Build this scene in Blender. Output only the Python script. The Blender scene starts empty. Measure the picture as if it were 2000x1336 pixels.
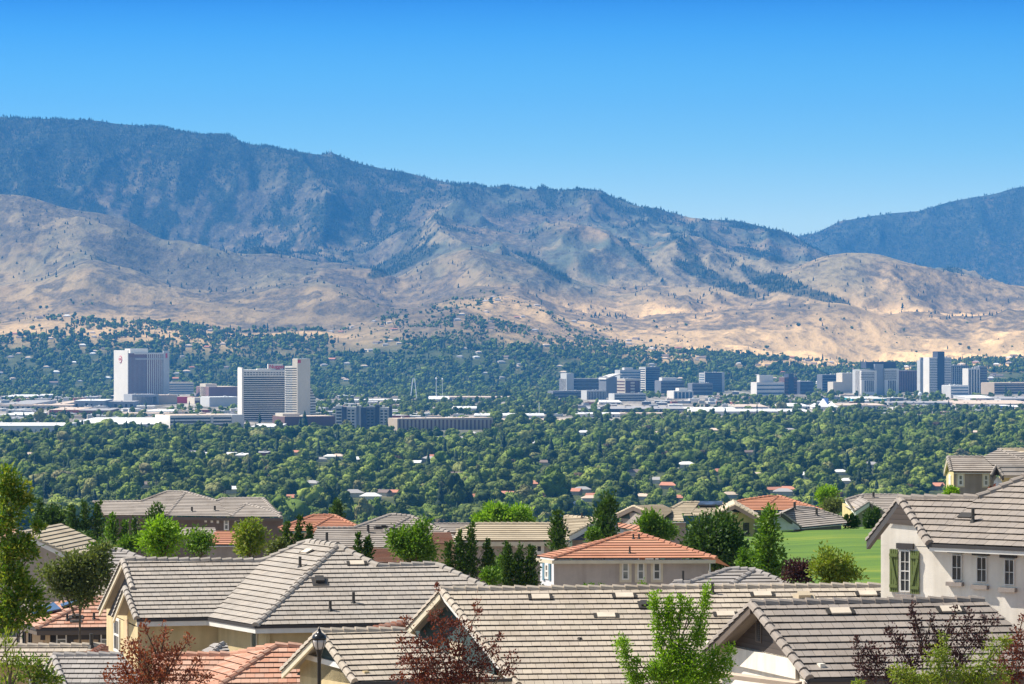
import bpy, math, random
import numpy as np
from mathutils import Vector
R = math.radians
SC = bpy.context.scene
COL = SC.collection
rng = random.Random(7)
# ------------------------------------------------------------------ camera, sky, sun
F = 6700.0            # focal length in photograph pixels (photo 2000 wide)
HC = 150.0            # eye height above the valley floor
YH = 640.0            # row of the eye-level horizon
cam_d = bpy.data.cameras.new('camera'); cam = bpy.data.objects.new('camera', cam_d); COL.objects.link(cam)
cam.location = (0, 0, HC); cam.rotation_euler = (R(90), 0, 0)
cam_d.sensor_width = 36.0; cam_d.lens = F / 2000 * 36.0
cam_d.shift_y = -(668 - YH) / 2000.0
cam_d.clip_start = 1.0; cam_d.clip_end = 60000
SC.camera = cam
SUN_EL, SUN_AZ = 51.0, -79.0     # azimuth clockwise from +Y (view direction); -90 is exactly left
w = bpy.data.worlds.new('World'); SC.world = w; w.use_nodes = True
nt = w.node_tree; bg = nt.nodes['Background']
sky = nt.nodes.new('ShaderNodeTexSky'); sky.sky_type = 'NISHITA'; sky.sun_disc = False
sky.sun_elevation = R(SUN_EL); sky.sun_rotation = R(SUN_AZ)
sky.altitude = 1400; sky.air_density = 1.0; sky.dust_density = 0.25; sky.ozone_density = 3.0
# deep polarised blue near the horizon band, sky above it warmed to neutralise the fill light (by world direction)
tc = nt.nodes.new('ShaderNodeTexCoord'); sz = nt.nodes.new('ShaderNodeSeparateXYZ'); nt.links.new(tc.outputs['Generated'], sz.inputs[0])
rp = nt.nodes.new('ShaderNodeValToRGB'); nt.links.new(sz.outputs[2], rp.inputs[0]); el = rp.color_ramp.elements
SKYR = [(0.0, (1.2, 1.2, 1.0)), (0.030, (1.15, 1.20, 0.97)), (0.052, (0.62, 0.93, 0.90)), (0.072, (0.30, 0.70, 0.88)), (0.086, (0.12, 0.49, 0.84)), (0.098, (0.0, 0.24, 0.70)), (0.16, (0.35, 0.6, 0.85)), (0.30, (1.55, 1.18, 0.80))]
while len(el) < len(SKYR): el.new(0.5)
for i_, (p_, c_) in enumerate(SKYR): el[i_].position = p_; el[i_].color = (*c_, 1)
mx = nt.nodes.new('ShaderNodeMix'); mx.data_type = 'RGBA'; mx.blend_type = 'MULTIPLY'; mx.inputs['Factor'].default_value = 1.0
nt.links.new(sky.outputs[0], mx.inputs['A']); nt.links.new(rp.outputs[0], mx.inputs['B']); nt.links.new(mx.outputs['Result'], bg.inputs['Color'])
bg.inputs['Strength'].default_value = 0.10
sd = bpy.data.lights.new('sun', 'SUN'); sd.energy = 5.0; sd.angle = R(0.5); sd.color = (1.0, 0.93, 0.82)
so = bpy.data.objects.new('sun', sd); COL.objects.link(so)
sdir = Vector((math.sin(R(SUN_AZ)) * math.cos(R(SUN_EL)), math.cos(R(SUN_AZ)) * math.cos(R(SUN_EL)), math.sin(R(SUN_EL))))
so.rotation_euler = sdir.to_track_quat('Z', 'Y').to_euler(); so.location = (0, 0, 400)
SC.view_settings.view_transform = 'Standard'; SC.view_settings.look = 'None'
SC.view_settings.exposure = 0.72; SC.view_settings.gamma = 1.0
SC.cycles.use_denoising = True
SC.cycles.max_bounces = 6; SC.cycles.volume_bounces = 1; SC.cycles.transparent_max_bounces = 8
SC.cycles.diffuse_bounces = 3; SC.cycles.glossy_bounces = 2
HAZE_D, HAZE_COL = 3.1e-5, (0.08, 0.40, 1.0)

# ------------------------------------------------------------------ projection helpers
def at(px, py, Y): return Vector(((px - 1000) * Y / F, Y, HC - (py - YH) * Y / F))
def onz(px, py, z): return at(px, py, (HC - z) * F / (py - YH))
def zof(py, Y): return HC - (py - YH) * Y / F
def vpx(px, Y): return (px - 1000) * Y / F
C0 = Vector((0, 0, HC))
def hitp(o, n, px, py):
    d = Vector(((px - 1000) / F, 1, (YH - py) / F)); t = (o - C0).dot(n) / d.dot(n); return C0 + d * t
def pl3(a, b, c):
    n = (b - a).cross(c - a).normalized()
    if n.z < 0: n = -n
    return (a, n)
def plep(a, b, pitch):          # plane through eave a-b with a pitch, falling to the viewer's side
    d = (b - a); d.z = 0; d.normalize(); h = Vector((d.y, -d.x, 0))
    if h.y > 0: h = -h
    return (a, (h * math.sin(R(pitch)) + Vector((0, 0, math.cos(R(pitch))))).normalized())
def hit(pl, px, py): return hitp(pl[0], pl[1], px, py)
def vplane(a, b):               # vertical plane through a and b
    d = b - a; n = Vector((d.y, -d.x, 0)).normalized(); return (a, n)

# ------------------------------------------------------------------ materials
MATS = {}
def mat(name, build):
    if name in MATS: return MATS[name]
    m = bpy.data.materials.new(name); m.use_nodes = True
    build(m, m.node_tree, m.node_tree.nodes['Principled BSDF']); MATS[name] = m; return m
def N(nt, t, **kw):
    n = nt.nodes.new(t)
    for k, v in kw.items():
        if hasattr(n, k): setattr(n, k, v)
        else: n.inputs[k].default_value = v
    return n
def L(nt, a, b): nt.links.new(a, b)
def ramp(nt, fac, stops, interp='LINEAR'):
    r = nt.nodes.new('ShaderNodeValToRGB'); r.color_ramp.interpolation = interp
    e = r.color_ramp.elements
    while len(e) < len(stops): e.new(0.5)
    for i, (p, c) in enumerate(stops):
        e[i].position = p; e[i].color = (*c, 1) if len(c) == 3 else c
    if fac is not None: L(nt, fac, r.inputs[0])
    return r
def mixc(nt, fac, a, b, blend='MIX'):
    m = nt.nodes.new('ShaderNodeMix'); m.data_type = 'RGBA'; m.blend_type = blend
    for s, v in ((m.inputs['Factor'], fac), (m.inputs['A'], a), (m.inputs['B'], b)):
        if hasattr(v, 'is_linked'): L(nt, v, s)
        elif isinstance(v, (int, float)): s.default_value = v
        else: s.default_value = (*v, 1) if len(v) == 3 else v
    return m.outputs['Result']
def objco(nt, scale=1.0, kind='Object'):
    t = nt.nodes.new('ShaderNodeTexCoord'); return t.outputs[kind]
def sc3(c, k): return tuple(min(1, x * k) for x in c)

def stucco(name, c, rough=0.9, var=0.12, scale=1.2):
    def b(m, nt, p):
        co = objco(nt)
        n = N(nt, 'ShaderNodeTexNoise', Scale=scale, Detail=6.0, Roughness=0.65); L(nt, co, n.inputs['Vector'])
        mp = N(nt, 'ShaderNodeMapping'); mp.inputs['Scale'].default_value = (3, 3, 0.25); L(nt, co, mp.inputs['Vector'])
        n2 = N(nt, 'ShaderNodeTexNoise', Scale=0.9, Detail=4.0); L(nt, mp.outputs[0], n2.inputs['Vector'])
        r = ramp(nt, n.outputs['Fac'], [(0.3, sc3(c, 1 - var)), (0.7, sc3(c, 1 + var * 0.6))])
        r2 = ramp(nt, n2.outputs['Fac'], [(0.35, (0.86, 0.85, 0.83)), (0.6, (1, 1, 1))])
        L(nt, mixc(nt, 1.0, r.outputs[0], r2.outputs[0], 'MULTIPLY'), p.inputs['Base Color'])
        p.inputs['Roughness'].default_value = rough
        fn = N(nt, 'ShaderNodeTexNoise', Scale=40.0, Detail=3.0); L(nt, co, fn.inputs['Vector'])
        bm = N(nt, 'ShaderNodeBump', Strength=0.25, Distance=0.02); L(nt, fn.outputs['Fac'], bm.inputs['Height']); L(nt, bm.outputs[0], p.inputs['Normal'])
    return mat(name, b)
def paint(name, c, rough=0.6, var=0.08, metal=0.0):
    def b(m, nt, p):
        n = N(nt, 'ShaderNodeTexNoise', Scale=2.5, Detail=5.0); L(nt, objco(nt), n.inputs['Vector'])
        r = ramp(nt, n.outputs['Fac'], [(0.3, sc3(c, 1 - var)), (0.7, sc3(c, 1 + var))])
        L(nt, r.outputs[0], p.inputs['Base Color']); p.inputs['Roughness'].default_value = rough; p.inputs['Metallic'].default_value = metal
    return mat(name, b)
def glassm(name, c=(0.03, 0.04, 0.05), rough=0.08):
    def b(m, nt, p):
        n = N(nt, 'ShaderNodeTexNoise', Scale=1.3, Detail=2.0); L(nt, objco(nt), n.inputs['Vector'])
        r = ramp(nt, n.outputs['Fac'], [(0.35, sc3(c, 0.6)), (0.65, sc3(c, 1.9))])
        L(nt, r.outputs[0], p.inputs['Base Color']); p.inputs['Roughness'].default_value = rough; p.inputs['IOR'].default_value = 1.5
    return mat(name, b)
def tilem(name, cols, rough=0.85, blot=0.2):
    """concrete roof tiles: each tile is its own mesh island and takes its own tone"""
    def b(m, nt, p):
        g = N(nt, 'ShaderNodeNewGeometry'); co = objco(nt)
        st = [(i / max(1, len(cols) - 1), c) for i, c in enumerate(cols)]
        r = ramp(nt, g.outputs['Random Per Island'], st)
        n = N(nt, 'ShaderNodeTexNoise', Scale=0.45, Detail=7.0, Roughness=0.7); L(nt, co, n.inputs['Vector'])
        r2 = ramp(nt, n.outputs['Fac'], [(0.3, (1 - blot * 1.4, 1 - blot * 1.5, 1 - blot * 1.6)), (0.5, (1 - blot * .3,) * 3), (0.7, (1.0,) * 3)])
        n3 = N(nt, 'ShaderNodeTexNoise', Scale=25.0, Detail=4.0, Roughness=0.7); L(nt, co, n3.inputs['Vector'])
        r3 = ramp(nt, n3.outputs['Fac'], [(0.3, (0.8,) * 3), (0.65, (1.0,) * 3)])
        c1 = mixc(nt, 1.0, r.outputs[0], r2.outputs[0], 'MULTIPLY'); c2 = mixc(nt, 1.0, c1, r3.outputs[0], 'MULTIPLY')
        L(nt, c2, p.inputs['Base Color']); p.inputs['Roughness'].default_value = rough
        bm = N(nt, 'ShaderNodeBump', Strength=0.3, Distance=0.02); L(nt, n3.outputs['Fac'], bm.inputs['Height']); L(nt, bm.outputs[0], p.inputs['Normal'])
    return mat(name, b)
def leafm(name, cols, rough=0.55, trans=0.3, blotch=None):
    def b(m, nt, p):
        g = N(nt, 'ShaderNodeNewGeometry'); oi = N(nt, 'ShaderNodeObjectInfo')
        st = [(i / max(1, len(cols) - 1), c) for i, c in enumerate(cols)]
        r = ramp(nt, g.outputs['Random Per Island'], st)
        L(nt, r.outputs[0], p.inputs['Base Color']); p.inputs['Roughness'].default_value = rough
        p.inputs['Specular IOR Level'].default_value = 0.35
        tr = N(nt, 'ShaderNodeBsdfTranslucent'); L(nt, mixc(nt, 1.0, r.outputs[0], (1.4, 1.5, 0.6), 'MULTIPLY'), tr.inputs['Color'])
        mx = N(nt, 'ShaderNodeMixShader'); mx.inputs[0].default_value = trans
        L(nt, p.outputs[0], mx.inputs[1]); L(nt, tr.outputs[0], mx.inputs[2])
        L(nt, mx.outputs[0], nt.nodes['Material Output'].inputs['Surface'])
    return mat(name, b)
def woodsm(name, stops, stuff=True):
    """far tree crowns: tone chosen per tree"""
    def b(m, nt, p):
        oi = N(nt, 'ShaderNodeObjectInfo'); co = objco(nt)
        n = N(nt, 'ShaderNodeTexNoise', Scale=0.5, Detail=4.0); L(nt, co, n.inputs['Vector'])
        r = ramp(nt, oi.outputs['Random'], stops)
        r2 = ramp(nt, n.outputs['Fac'], [(0.35, (0.7, 0.75, 0.7)), (0.65, (1.15, 1.1, 1.0))])
        L(nt, mixc(nt, 1.0, r.outputs[0], r2.outputs[0], 'MULTIPLY'), p.inputs['Base Color']); p.inputs['Roughness'].default_value = 0.8
        p.inputs['Specular IOR Level'].default_value = 0.2
    return mat(name, b)

# ------------------------------------------------------------------ mesh building
class MB:
    def __init__(s): s.v = []; s.f = []; s.m = []
    def face(s, pts, mi=0):
        i = len(s.v); s.v += [tuple(p) for p in pts]; s.f.append(tuple(range(i, i + len(pts)))); s.m.append(mi)
    def box8(s, P, mi=0):       # P: bottom 4 (ccw from above), top 4
        i = len(s.v); s.v += [tuple(p) for p in P]
        for q in ((3, 2, 1, 0), (4, 5, 6, 7), (0, 1, 5, 4), (1, 2, 6, 5), (2, 3, 7, 6), (3, 0, 4, 7)):
            s.f.append(tuple(i + k for k in q)); s.m.append(mi)
    def obox(s, o, u, v, w, a, b, c, mi=0):   # o + u*[a0,a1] + v*[b0,b1] + w*[c0,c1]
        P = [o + u * x + v * y + w * z for z in c for (x, y) in ((a[0], b[0]), (a[1], b[0]), (a[1], b[1]), (a[0], b[1]))]
        s.box8(P, mi)
    def box(s, x0, x1, y0, y1, z0, z1, mi=0):
        s.obox(Vector((0, 0, 0)), Vector((1, 0, 0)), Vector((0, 1, 0)), Vector((0, 0, 1)), (x0, x1), (y0, y1), (z0, z1), mi)
    def beam(s, a, b, wd, h0, h1, mi=0, up=Vector((0, 0, 1))):  # board from a to b, width wd, from h0 to h1 along up
        d = (b - a); ln = d.length
        if ln < 1e-6: return
        d = d / ln; sd_ = d.cross(up).normalized()
        s.obox(a, d, sd_, up, (0, ln), (-wd / 2, wd / 2), (h0, h1), mi)
    def tube(s, pts, rad, n=8, mi=0, cap=True):
        rings = []
        for i, p in enumerate(pts):
            p = Vector(p); q = Vector(pts[min(i + 1, len(pts) - 1)]) - Vector(pts[max(i - 1, 0)])
            q.normalize(); a = q.orthogonal().normalized(); b = q.cross(a)
            if abs(q.z) > 0.9: a = Vector((1, 0, 0)); a = (a - q * a.dot(q)).normalized(); b = q.cross(a)
            r = rad[i] if isinstance(rad, (list, tuple)) else rad
            rings.append([p + a * (r * math.cos(2 * math.pi * k / n)) + b * (r * math.sin(2 * math.pi * k / n)) for k in range(n)])
        i0 = len(s.v)
        for rg in rings: s.v += [tuple(p) for p in rg]
        for j in range(len(rings) - 1):
            for k in range(n):
                s.f.append((i0 + j * n + k, i0 + j * n + (k + 1) % n, i0 + (j + 1) * n + (k + 1) % n, i0 + (j + 1) * n + k)); s.m.append(mi)
        if cap:
            s.f.append(tuple(i0 + k for k in range(n))[::-1]); s.m.append(mi)
            s.f.append(tuple(i0 + (len(rings) - 1) * n + k for k in range(n))); s.m.append(mi)
    def lathe(s, o, prof, n=16, mi=0):      # prof: (radius, z)
        s.tube([Vector(o) + Vector((0, 0, z)) for r, z in prof], [max(r, 1e-4) for r, z in prof], n, mi)
    def arrays(s, V, Fq, mi=0):
        i = len(s.v); s.v += [tuple(x) for x in V.tolist()]; s.f += [tuple(i + k for k in q) for q in Fq.tolist()]; s.m += [mi] * len(Fq)
    def build(s, name, mats, parent=None, off=None, smooth=False):
        me = bpy.data.meshes.new(name)
        V = s.v
        if off is not None: V = [(a - off[0], b - off[1], c - off[2]) for a, b, c in V]
        me.from_pydata(V, [], s.f)
        if not isinstance(mats, (list, tuple)): mats = [mats]
        for m_ in mats: me.materials.append(m_)
        if len(mats) > 1: me.polygons.foreach_set('material_index', s.m)
        if smooth: me.polygons.foreach_set('use_smooth', [True] * len(s.f))
        me.update()
        o = bpy.data.objects.new(name, me); COL.objects.link(o)
        if parent is not None: o.parent = parent
        return o
def tag(o, label=None, cat=None, group=None, kind=None):
    if label: o['label'] = label
    if cat: o['category'] = cat
    if group: o['group'] = group
    if kind: o['kind'] = kind
    return o
def empty(name, loc, label=None, cat=None, group=None):
    o = bpy.data.objects.new(name, None); COL.objects.link(o); o.location = loc; o.empty_display_size = 0.5
    return tag(o, label, cat, group)
def npmesh(name, V, Fq, mats, mi=None, smooth=False, parent=None, link=True):
    """fast mesh from numpy: V (n,3), Fq (m,k) all faces with k corners"""
    me = bpy.data.meshes.new(name); m, k = Fq.shape
    me.vertices.add(len(V)); me.vertices.foreach_set('co', V.astype(np.float32).ravel())
    me.loops.add(m * k); me.loops.foreach_set('vertex_index', Fq.astype(np.int32).ravel())
    me.polygons.add(m); me.polygons.foreach_set('loop_start', np.arange(0, m * k, k, dtype=np.int32))
    if not isinstance(mats, (list, tuple)): mats = [mats]
    for x in mats: me.materials.append(x)
    if mi is not None: me.polygons.foreach_set('material_index', mi.astype(np.int32))
    if smooth: me.polygons.foreach_set('use_smooth', np.ones(m, dtype=bool))
    me.update(calc_edges=True); me.validate()
    o = bpy.data.objects.new(name, me)
    if link: COL.objects.link(o)
    if parent is not None: o.parent = parent
    return o

# ------------------------------------------------------------------ noise
def hash2(ix, iy, seed):
    h = (ix.astype(np.int64) * 374761393 + iy.astype(np.int64) * 668265263 + seed * 974634777) & 0xFFFFFFFF
    h = ((h ^ (h >> 13)) * 1274126177) & 0xFFFFFFFF
    h = h ^ (h >> 16)
    return (h & 0xFFFFFF) / float(0xFFFFFF)
def vnoise(x, y, seed=0):
    ix = np.floor(x); iy = np.floor(y); fx = x - ix; fy = y - iy
    fx = fx * fx * fx * (fx * (fx * 6 - 15) + 10); fy = fy * fy * fy * (fy * (fy * 6 - 15) + 10)
    a = hash2(ix, iy, seed); b = hash2(ix + 1, iy, seed); c = hash2(ix, iy + 1, seed); d = hash2(ix + 1, iy + 1, seed)
    return (a * (1 - fx) + b * fx) * (1 - fy) + (c * (1 - fx) + d * fx) * fy
def fbm(x, y, oct=5, seed=0, gain=0.5):
    s = 0; a = 1; t = 0
    for i in range(oct):
        ca, sa = math.cos(0.6 * i), math.sin(0.6 * i)
        s = s + a * vnoise((x * ca - y * sa) * 2 ** i + 13.1 * i, (x * sa + y * ca) * 2 ** i - 7.7 * i, seed + i); t += a; a *= gain
    return s / t
def ridged(x, y, oct=5, seed=0, gain=0.5):
    s = 0; a = 1; t = 0; wgt = 1
    for i in range(oct):
        ca, sa = math.cos(0.35 * i), math.sin(0.35 * i)
        n = 1 - np.abs(2 * vnoise((x * ca - y * sa) * 2 ** i + 5.3 * i, (x * sa + y * ca) * 2 ** i + 3.1 * i, seed + i) - 1)
        n = n * n * wgt; wgt = np.clip(n * 1.6, 0, 1); s = s + a * n; t += a; a *= gain
    return s / t
def sstep(a, b, x): t = np.clip((x - a) / (b - a), 0, 1); return t * t * (3 - 2 * t)
def poly(px, pts): xs, ys = zip(*pts); return np.interp(px, xs, ys)
# ------------------------------------------------------------------ terrain
BASE = [(-600, 600), (0, 622), (60, 615), (120, 622), (200, 626), (300, 634), (400, 640), (500, 640), (600, 643), (660, 648), (720, 632), (800, 622), (880, 606), (950, 616), (1055, 640), (1160, 662), (1230, 671), (1300, 675), (1405, 682), (1510, 693), (1615, 702), (1660, 716), (1760, 712), (1860, 706), (2000, 700), (2600, 690)]
RL1 = [(-600, 500), (0, 560), (100, 545), (180, 498), (240, 520), (330, 560), (450, 575), (520, 560), (620, 545), (690, 560), (740, 600), (840, 590), (900, 560), (960, 552), (1010, 560), (1060, 590), (1150, 612), (1240, 620), (1300, 612), (1400, 606), (1500, 600), (1560, 592), (1620, 588), (1680, 600), (1740, 612), (1820, 610), (1900, 618), (2000, 602), (2600, 580)]
RL2 = [(-600, 330), (0, 379), (50, 381), (100, 397), (140, 407), (200, 415), (260, 435), (300, 460), (320, 470), (350, 467), (415, 482), (475, 500), (500, 496), (550, 500), (625, 512), (665, 512), (725, 528), (775, 545), (800, 526), (850, 502), (900, 482), (925, 482), (960, 492), (1000, 500), (1060, 522), (1120, 548), (1200, 560), (1280, 556), (1340, 560), (1420, 560), (1500, 545), (1560, 520), (1600, 502), (1650, 492), (1710, 495), (1800, 520), (1900, 545), (2000, 562), (2600, 650)]
RL3 = [(-600, 330), (0, 400), (100, 430), (200, 470), (300, 500), (420, 520), (500, 490), (590, 462), (660, 490), (730, 500), (800, 440), (870, 410), (960, 425), (1010, 440), (1090, 432), (1150, 445), (1200, 470), (1280, 480), (1330, 470), (1420, 490), (1500, 500), (1600, 520), (2600, 640)]
RL4 = [(-600, 190), (0, 227), (50, 231), (105, 232), (200, 240), (300, 249), (350, 254), (420, 264), (442, 265), (470, 282), (500, 289), (600, 299), (630, 301), (648, 297), (665, 305), (700, 318), (740, 327), (800, 337), (850, 351), (900, 359), (950, 368), (1000, 369), (1050, 369), (1090, 376), (1150, 373), (1172, 374), (1200, 386), (1240, 401), (1300, 420), (1350, 428), (1420, 429), (1450, 432), (1500, 444), (1525, 453), (1560, 466), (1620, 500), (1800, 560), (2600, 640)]
RL5 = [(-600, 420), (1400, 520), (1540, 470), (1568, 457), (1590, 456), (1605, 450), (1640, 432), (1700, 421), (1750, 415), (1800, 412), (1850, 396), (1900, 386), (1950, 376), (1980, 366), (2000, 363), (2200, 330), (2600, 290)]
def near_z(x, Y):
    a = np.interp(Y, [-400, 0, 60, 90, 200, 300, 380, 600, 1500, 2300], [149, 148, 135.5, 132.5, 130, 128, 124, 100, 12, 0])
    side = sstep(8, 60, x) * sstep(120, 220, Y) * sstep(500, 330, Y) * 5
    return a + side
TAB = {}
def terr(x, Y, noise=True):
    x = np.asarray(x, float); Y = np.asarray(Y, float)
    px = 1000 + F * x / np.maximum(Y, 2500.0)
    wob = (fbm(x / 800, Y / 900, 4, 61) - 0.5)
    def zz(pts, D, sm=16, wv=0.0):
        k_ = id(pts)
        if k_ not in TAB:
            gx = np.arange(-900, 2900, 2.0); gy = np.interp(gx, *zip(*pts)); kr = np.exp(-0.5 * (np.arange(-40, 41) * 2.0 / sm) ** 2); kr /= kr.sum(); TAB[k_] = (gx, np.convolve(np.pad(gy, 40, 'edge'), kr, 'valid'))
        t_ = np.clip(np.abs(Y - D) / 900, 0, 1)
        return HC - (np.interp(px + 190 * wob * t_ + wv * 90 * wob, *TAB[k_]) - YH) * D / F
    z0 = np.zeros_like(px)
    zb = zz(BASE, 10500, 12); z1 = zz(RL1, 11800, 22, .3); z2 = zz(RL2, 13300, 12); z3 = zz(RL3, 15300, 24, .6); z4 = zz(RL4, 18000, 5); z5 = zz(RL5, 22500, 7)
    z1 = np.minimum(z1, z2 - 15); z3 = np.maximum(z3, z2 * 0.9)
    dip1 = np.minimum(z1, z2) - 12; dip2 = np.minimum(z2, z3) - 60; dip3 = np.minimum(z3, z4) - 60; dip4 = z4 - 420
    Ks = [(8300, z0), (10500, zb), (11800, z1), (12150, dip1), (13300, z2), (13800, dip2), (15300, z3), (15700, dip3), (18000, z4), (19500, dip4), (22500, z5), (30000, z5 - 900)]
    z = np.zeros_like(px)
    for (ya, za), (yb, zb_) in zip(Ks[:-1], Ks[1:]):
        t = np.clip((Y - ya) / (yb - ya), 0, 1); t = t * t * (3 - 2 * t) * 0.55 + t * 0.45
        z = np.where((Y >= ya) & (Y < yb), za + (zb_ - za) * t, z)
    z = np.where(Y >= 30000, z5 - 900, z)
    if noise:
        def win(a, b, p=0.8):
            t = np.clip((Y - a) / (b - a), 0, 1); return np.sin(np.pi * t) ** p
        wx = x + 260 * (fbm(x / 900, Y / 1400, 3, 5) - 0.5); wy = Y + 300 * (fbm(x / 800, Y / 900, 3, 9) - 0.5)
        n1 = ridged(wx / 420, wy / 900, 6, 21, 0.52) - 0.45
        n2 = ridged(wx / 620, wy / 1500, 6, 33, 0.52) - 0.45
        n3 = fbm(x / 150, Y / 260, 5, 41) - 0.5
        z = z + 60 * n1 * win(8900, 11800) * sstep(9900, 10900, Y) + 85 * n1 * win(11800, 13300) + 170 * n2 * win(13300, 18000, 0.35) + 190 * n2 * win(18600, 22500, 0.6)
        rl = ridged(wx / 130 + 3, wy / 420, 5, 55, 0.55) - 0.4
        z = z + (15 * rl) * (win(10300, 13300, .4) + 1.3 * win(13300, 18000, .4) + win(18600, 22500, .5))
        z = z + 5 * n3 * sstep(10300, 11500, Y)
        z = z + 60 * (fbm(x / 700, Y / 700, 3, 3) - 0.5) * win(8900, 10500) * 0.35
    nz = near_z(x, Y)
    return np.where(Y < 2300, nz, z)
def cover(x, Y, z):
    """land cover: forest, scrub/rock, dry grass lightness, town"""
    px = 1000 + F * x / np.maximum(Y, 100); py = YH - (z - HC) * F / np.maximum(Y, 100)
    n = fbm(x / 420, Y / 900, 5, 77); nf = fbm(x / 90, Y / 200, 5, 78); nl = fbm(x / 1100, Y / 1600, 4, 79)
    lim = poly(px, [(0, 560), (480, 560), (640, 545), (780, 510), (860, 440), (960, 415), (1100, 420), (1250, 440), (1400, 465), (1560, 500), (2000, 520)])
    far = sstep(13400, 13900, Y)
    den = sstep(50, -90, (py - lim) + 150 * (n - 0.5) + 170 * (nf - 0.5))
    clear = sstep(0.46, 0.60, 0.6 * fbm(x / 48, Y / 170, 5, 90) + 0.4 * fbm(x / 200, Y / 500, 3, 92)) * sstep(270, 400, py) * np.where(Y > 19000, 0.35, 1)
    forest = far * den * (1 - 0.8 * clear)
    forest = np.maximum(forest, sstep(19000, 20000, Y) * (0.9 - 0.5 * clear))
    # dark ravine woods on the middle hills
    def blob(cx, cy, rx, ry, ang=0):
        c, s_ = math.cos(R(ang)), math.sin(R(ang)); u = ((px - cx) * c + (py - cy) * s_) / rx; v = (-(px - cx) * s_ + (py - cy) * c) / ry
        return sstep(1.25, 0.75, u * u + v * v + 1.2 * (nf - 0.5))
    for b in ((790, 508, 70, 17, -25), (1060, 520, 60, 9, 28), (1400, 548, 95, 14, 22), (1530, 555, 60, 15, 20), (1600, 578, 60, 9, 15), (1250, 505, 60, 7, 45), (1350, 500, 70, 10, 50), (1480, 495, 60, 7, 15), (1480, 545, 40, 12, 35)):
        forest = np.maximum(forest, 0.85 * blob(*b) * sstep(11800, 12400, Y))
    low = sstep(poly(px, [(0, 600), (700, 600), (800, 560), (1000, 540), (1200, 575), (1500, 590), (1750, 585), (2000, 590)]), poly(px, [(0, 655), (700, 650), (800, 610), (1000, 585), (1200, 625), (1500, 640), (1750, 640), (2000, 640)]), py)
    scrub = (1 - 0.6 * low) * sstep(0.49, 0.58, fbm(x / 110, Y / 240, 6, 99)) * sstep(10300, 10900, Y) * (0.55 + 0.45 * sstep(900, 500, px)) + 0.25 * sstep(600, 520, py)
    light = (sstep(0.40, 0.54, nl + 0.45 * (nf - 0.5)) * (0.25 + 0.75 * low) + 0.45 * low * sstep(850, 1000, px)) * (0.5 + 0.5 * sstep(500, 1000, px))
    light = np.clip(light, 0, 1)
    wx = x + 260 * (fbm(x / 900, Y / 1400, 3, 5) - 0.5); wy = Y + 300 * (fbm(x / 800, Y / 900, 3, 9) - 0.5)
    gul = np.where(Y > 13300, ridged(wx / 620, wy / 1500, 5, 33, 0.52), ridged(wx / 420, wy / 900, 5, 21, 0.52))
    scrub = np.clip(scrub + 0.75 * sstep(0.34, 0.18, gul + 0.25 * (nf - 0.5)) * sstep(9800, 10500, Y), 0, 1)  # gully scrub that also puts ravine shade into the colour
    scrub = np.clip(scrub + 0.7 * blob(940, 640, 250, 34, 6) * sstep(11600, 11000, Y) + 0.6 * blob(520, 640, 200, 10, 0), 0, 1)
    global SAGE
    SAGE = sstep(605, 530, py) * (0.6 + 0.4 * sstep(600, 900, px)) * sstep(0.26, 0.48, fbm(x / 500, Y / 800, 4, 140)) * sstep(10500, 11500, Y)
    return np.clip(forest, 0, 1), np.clip(scrub, 0, 1), light, px, py
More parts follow.
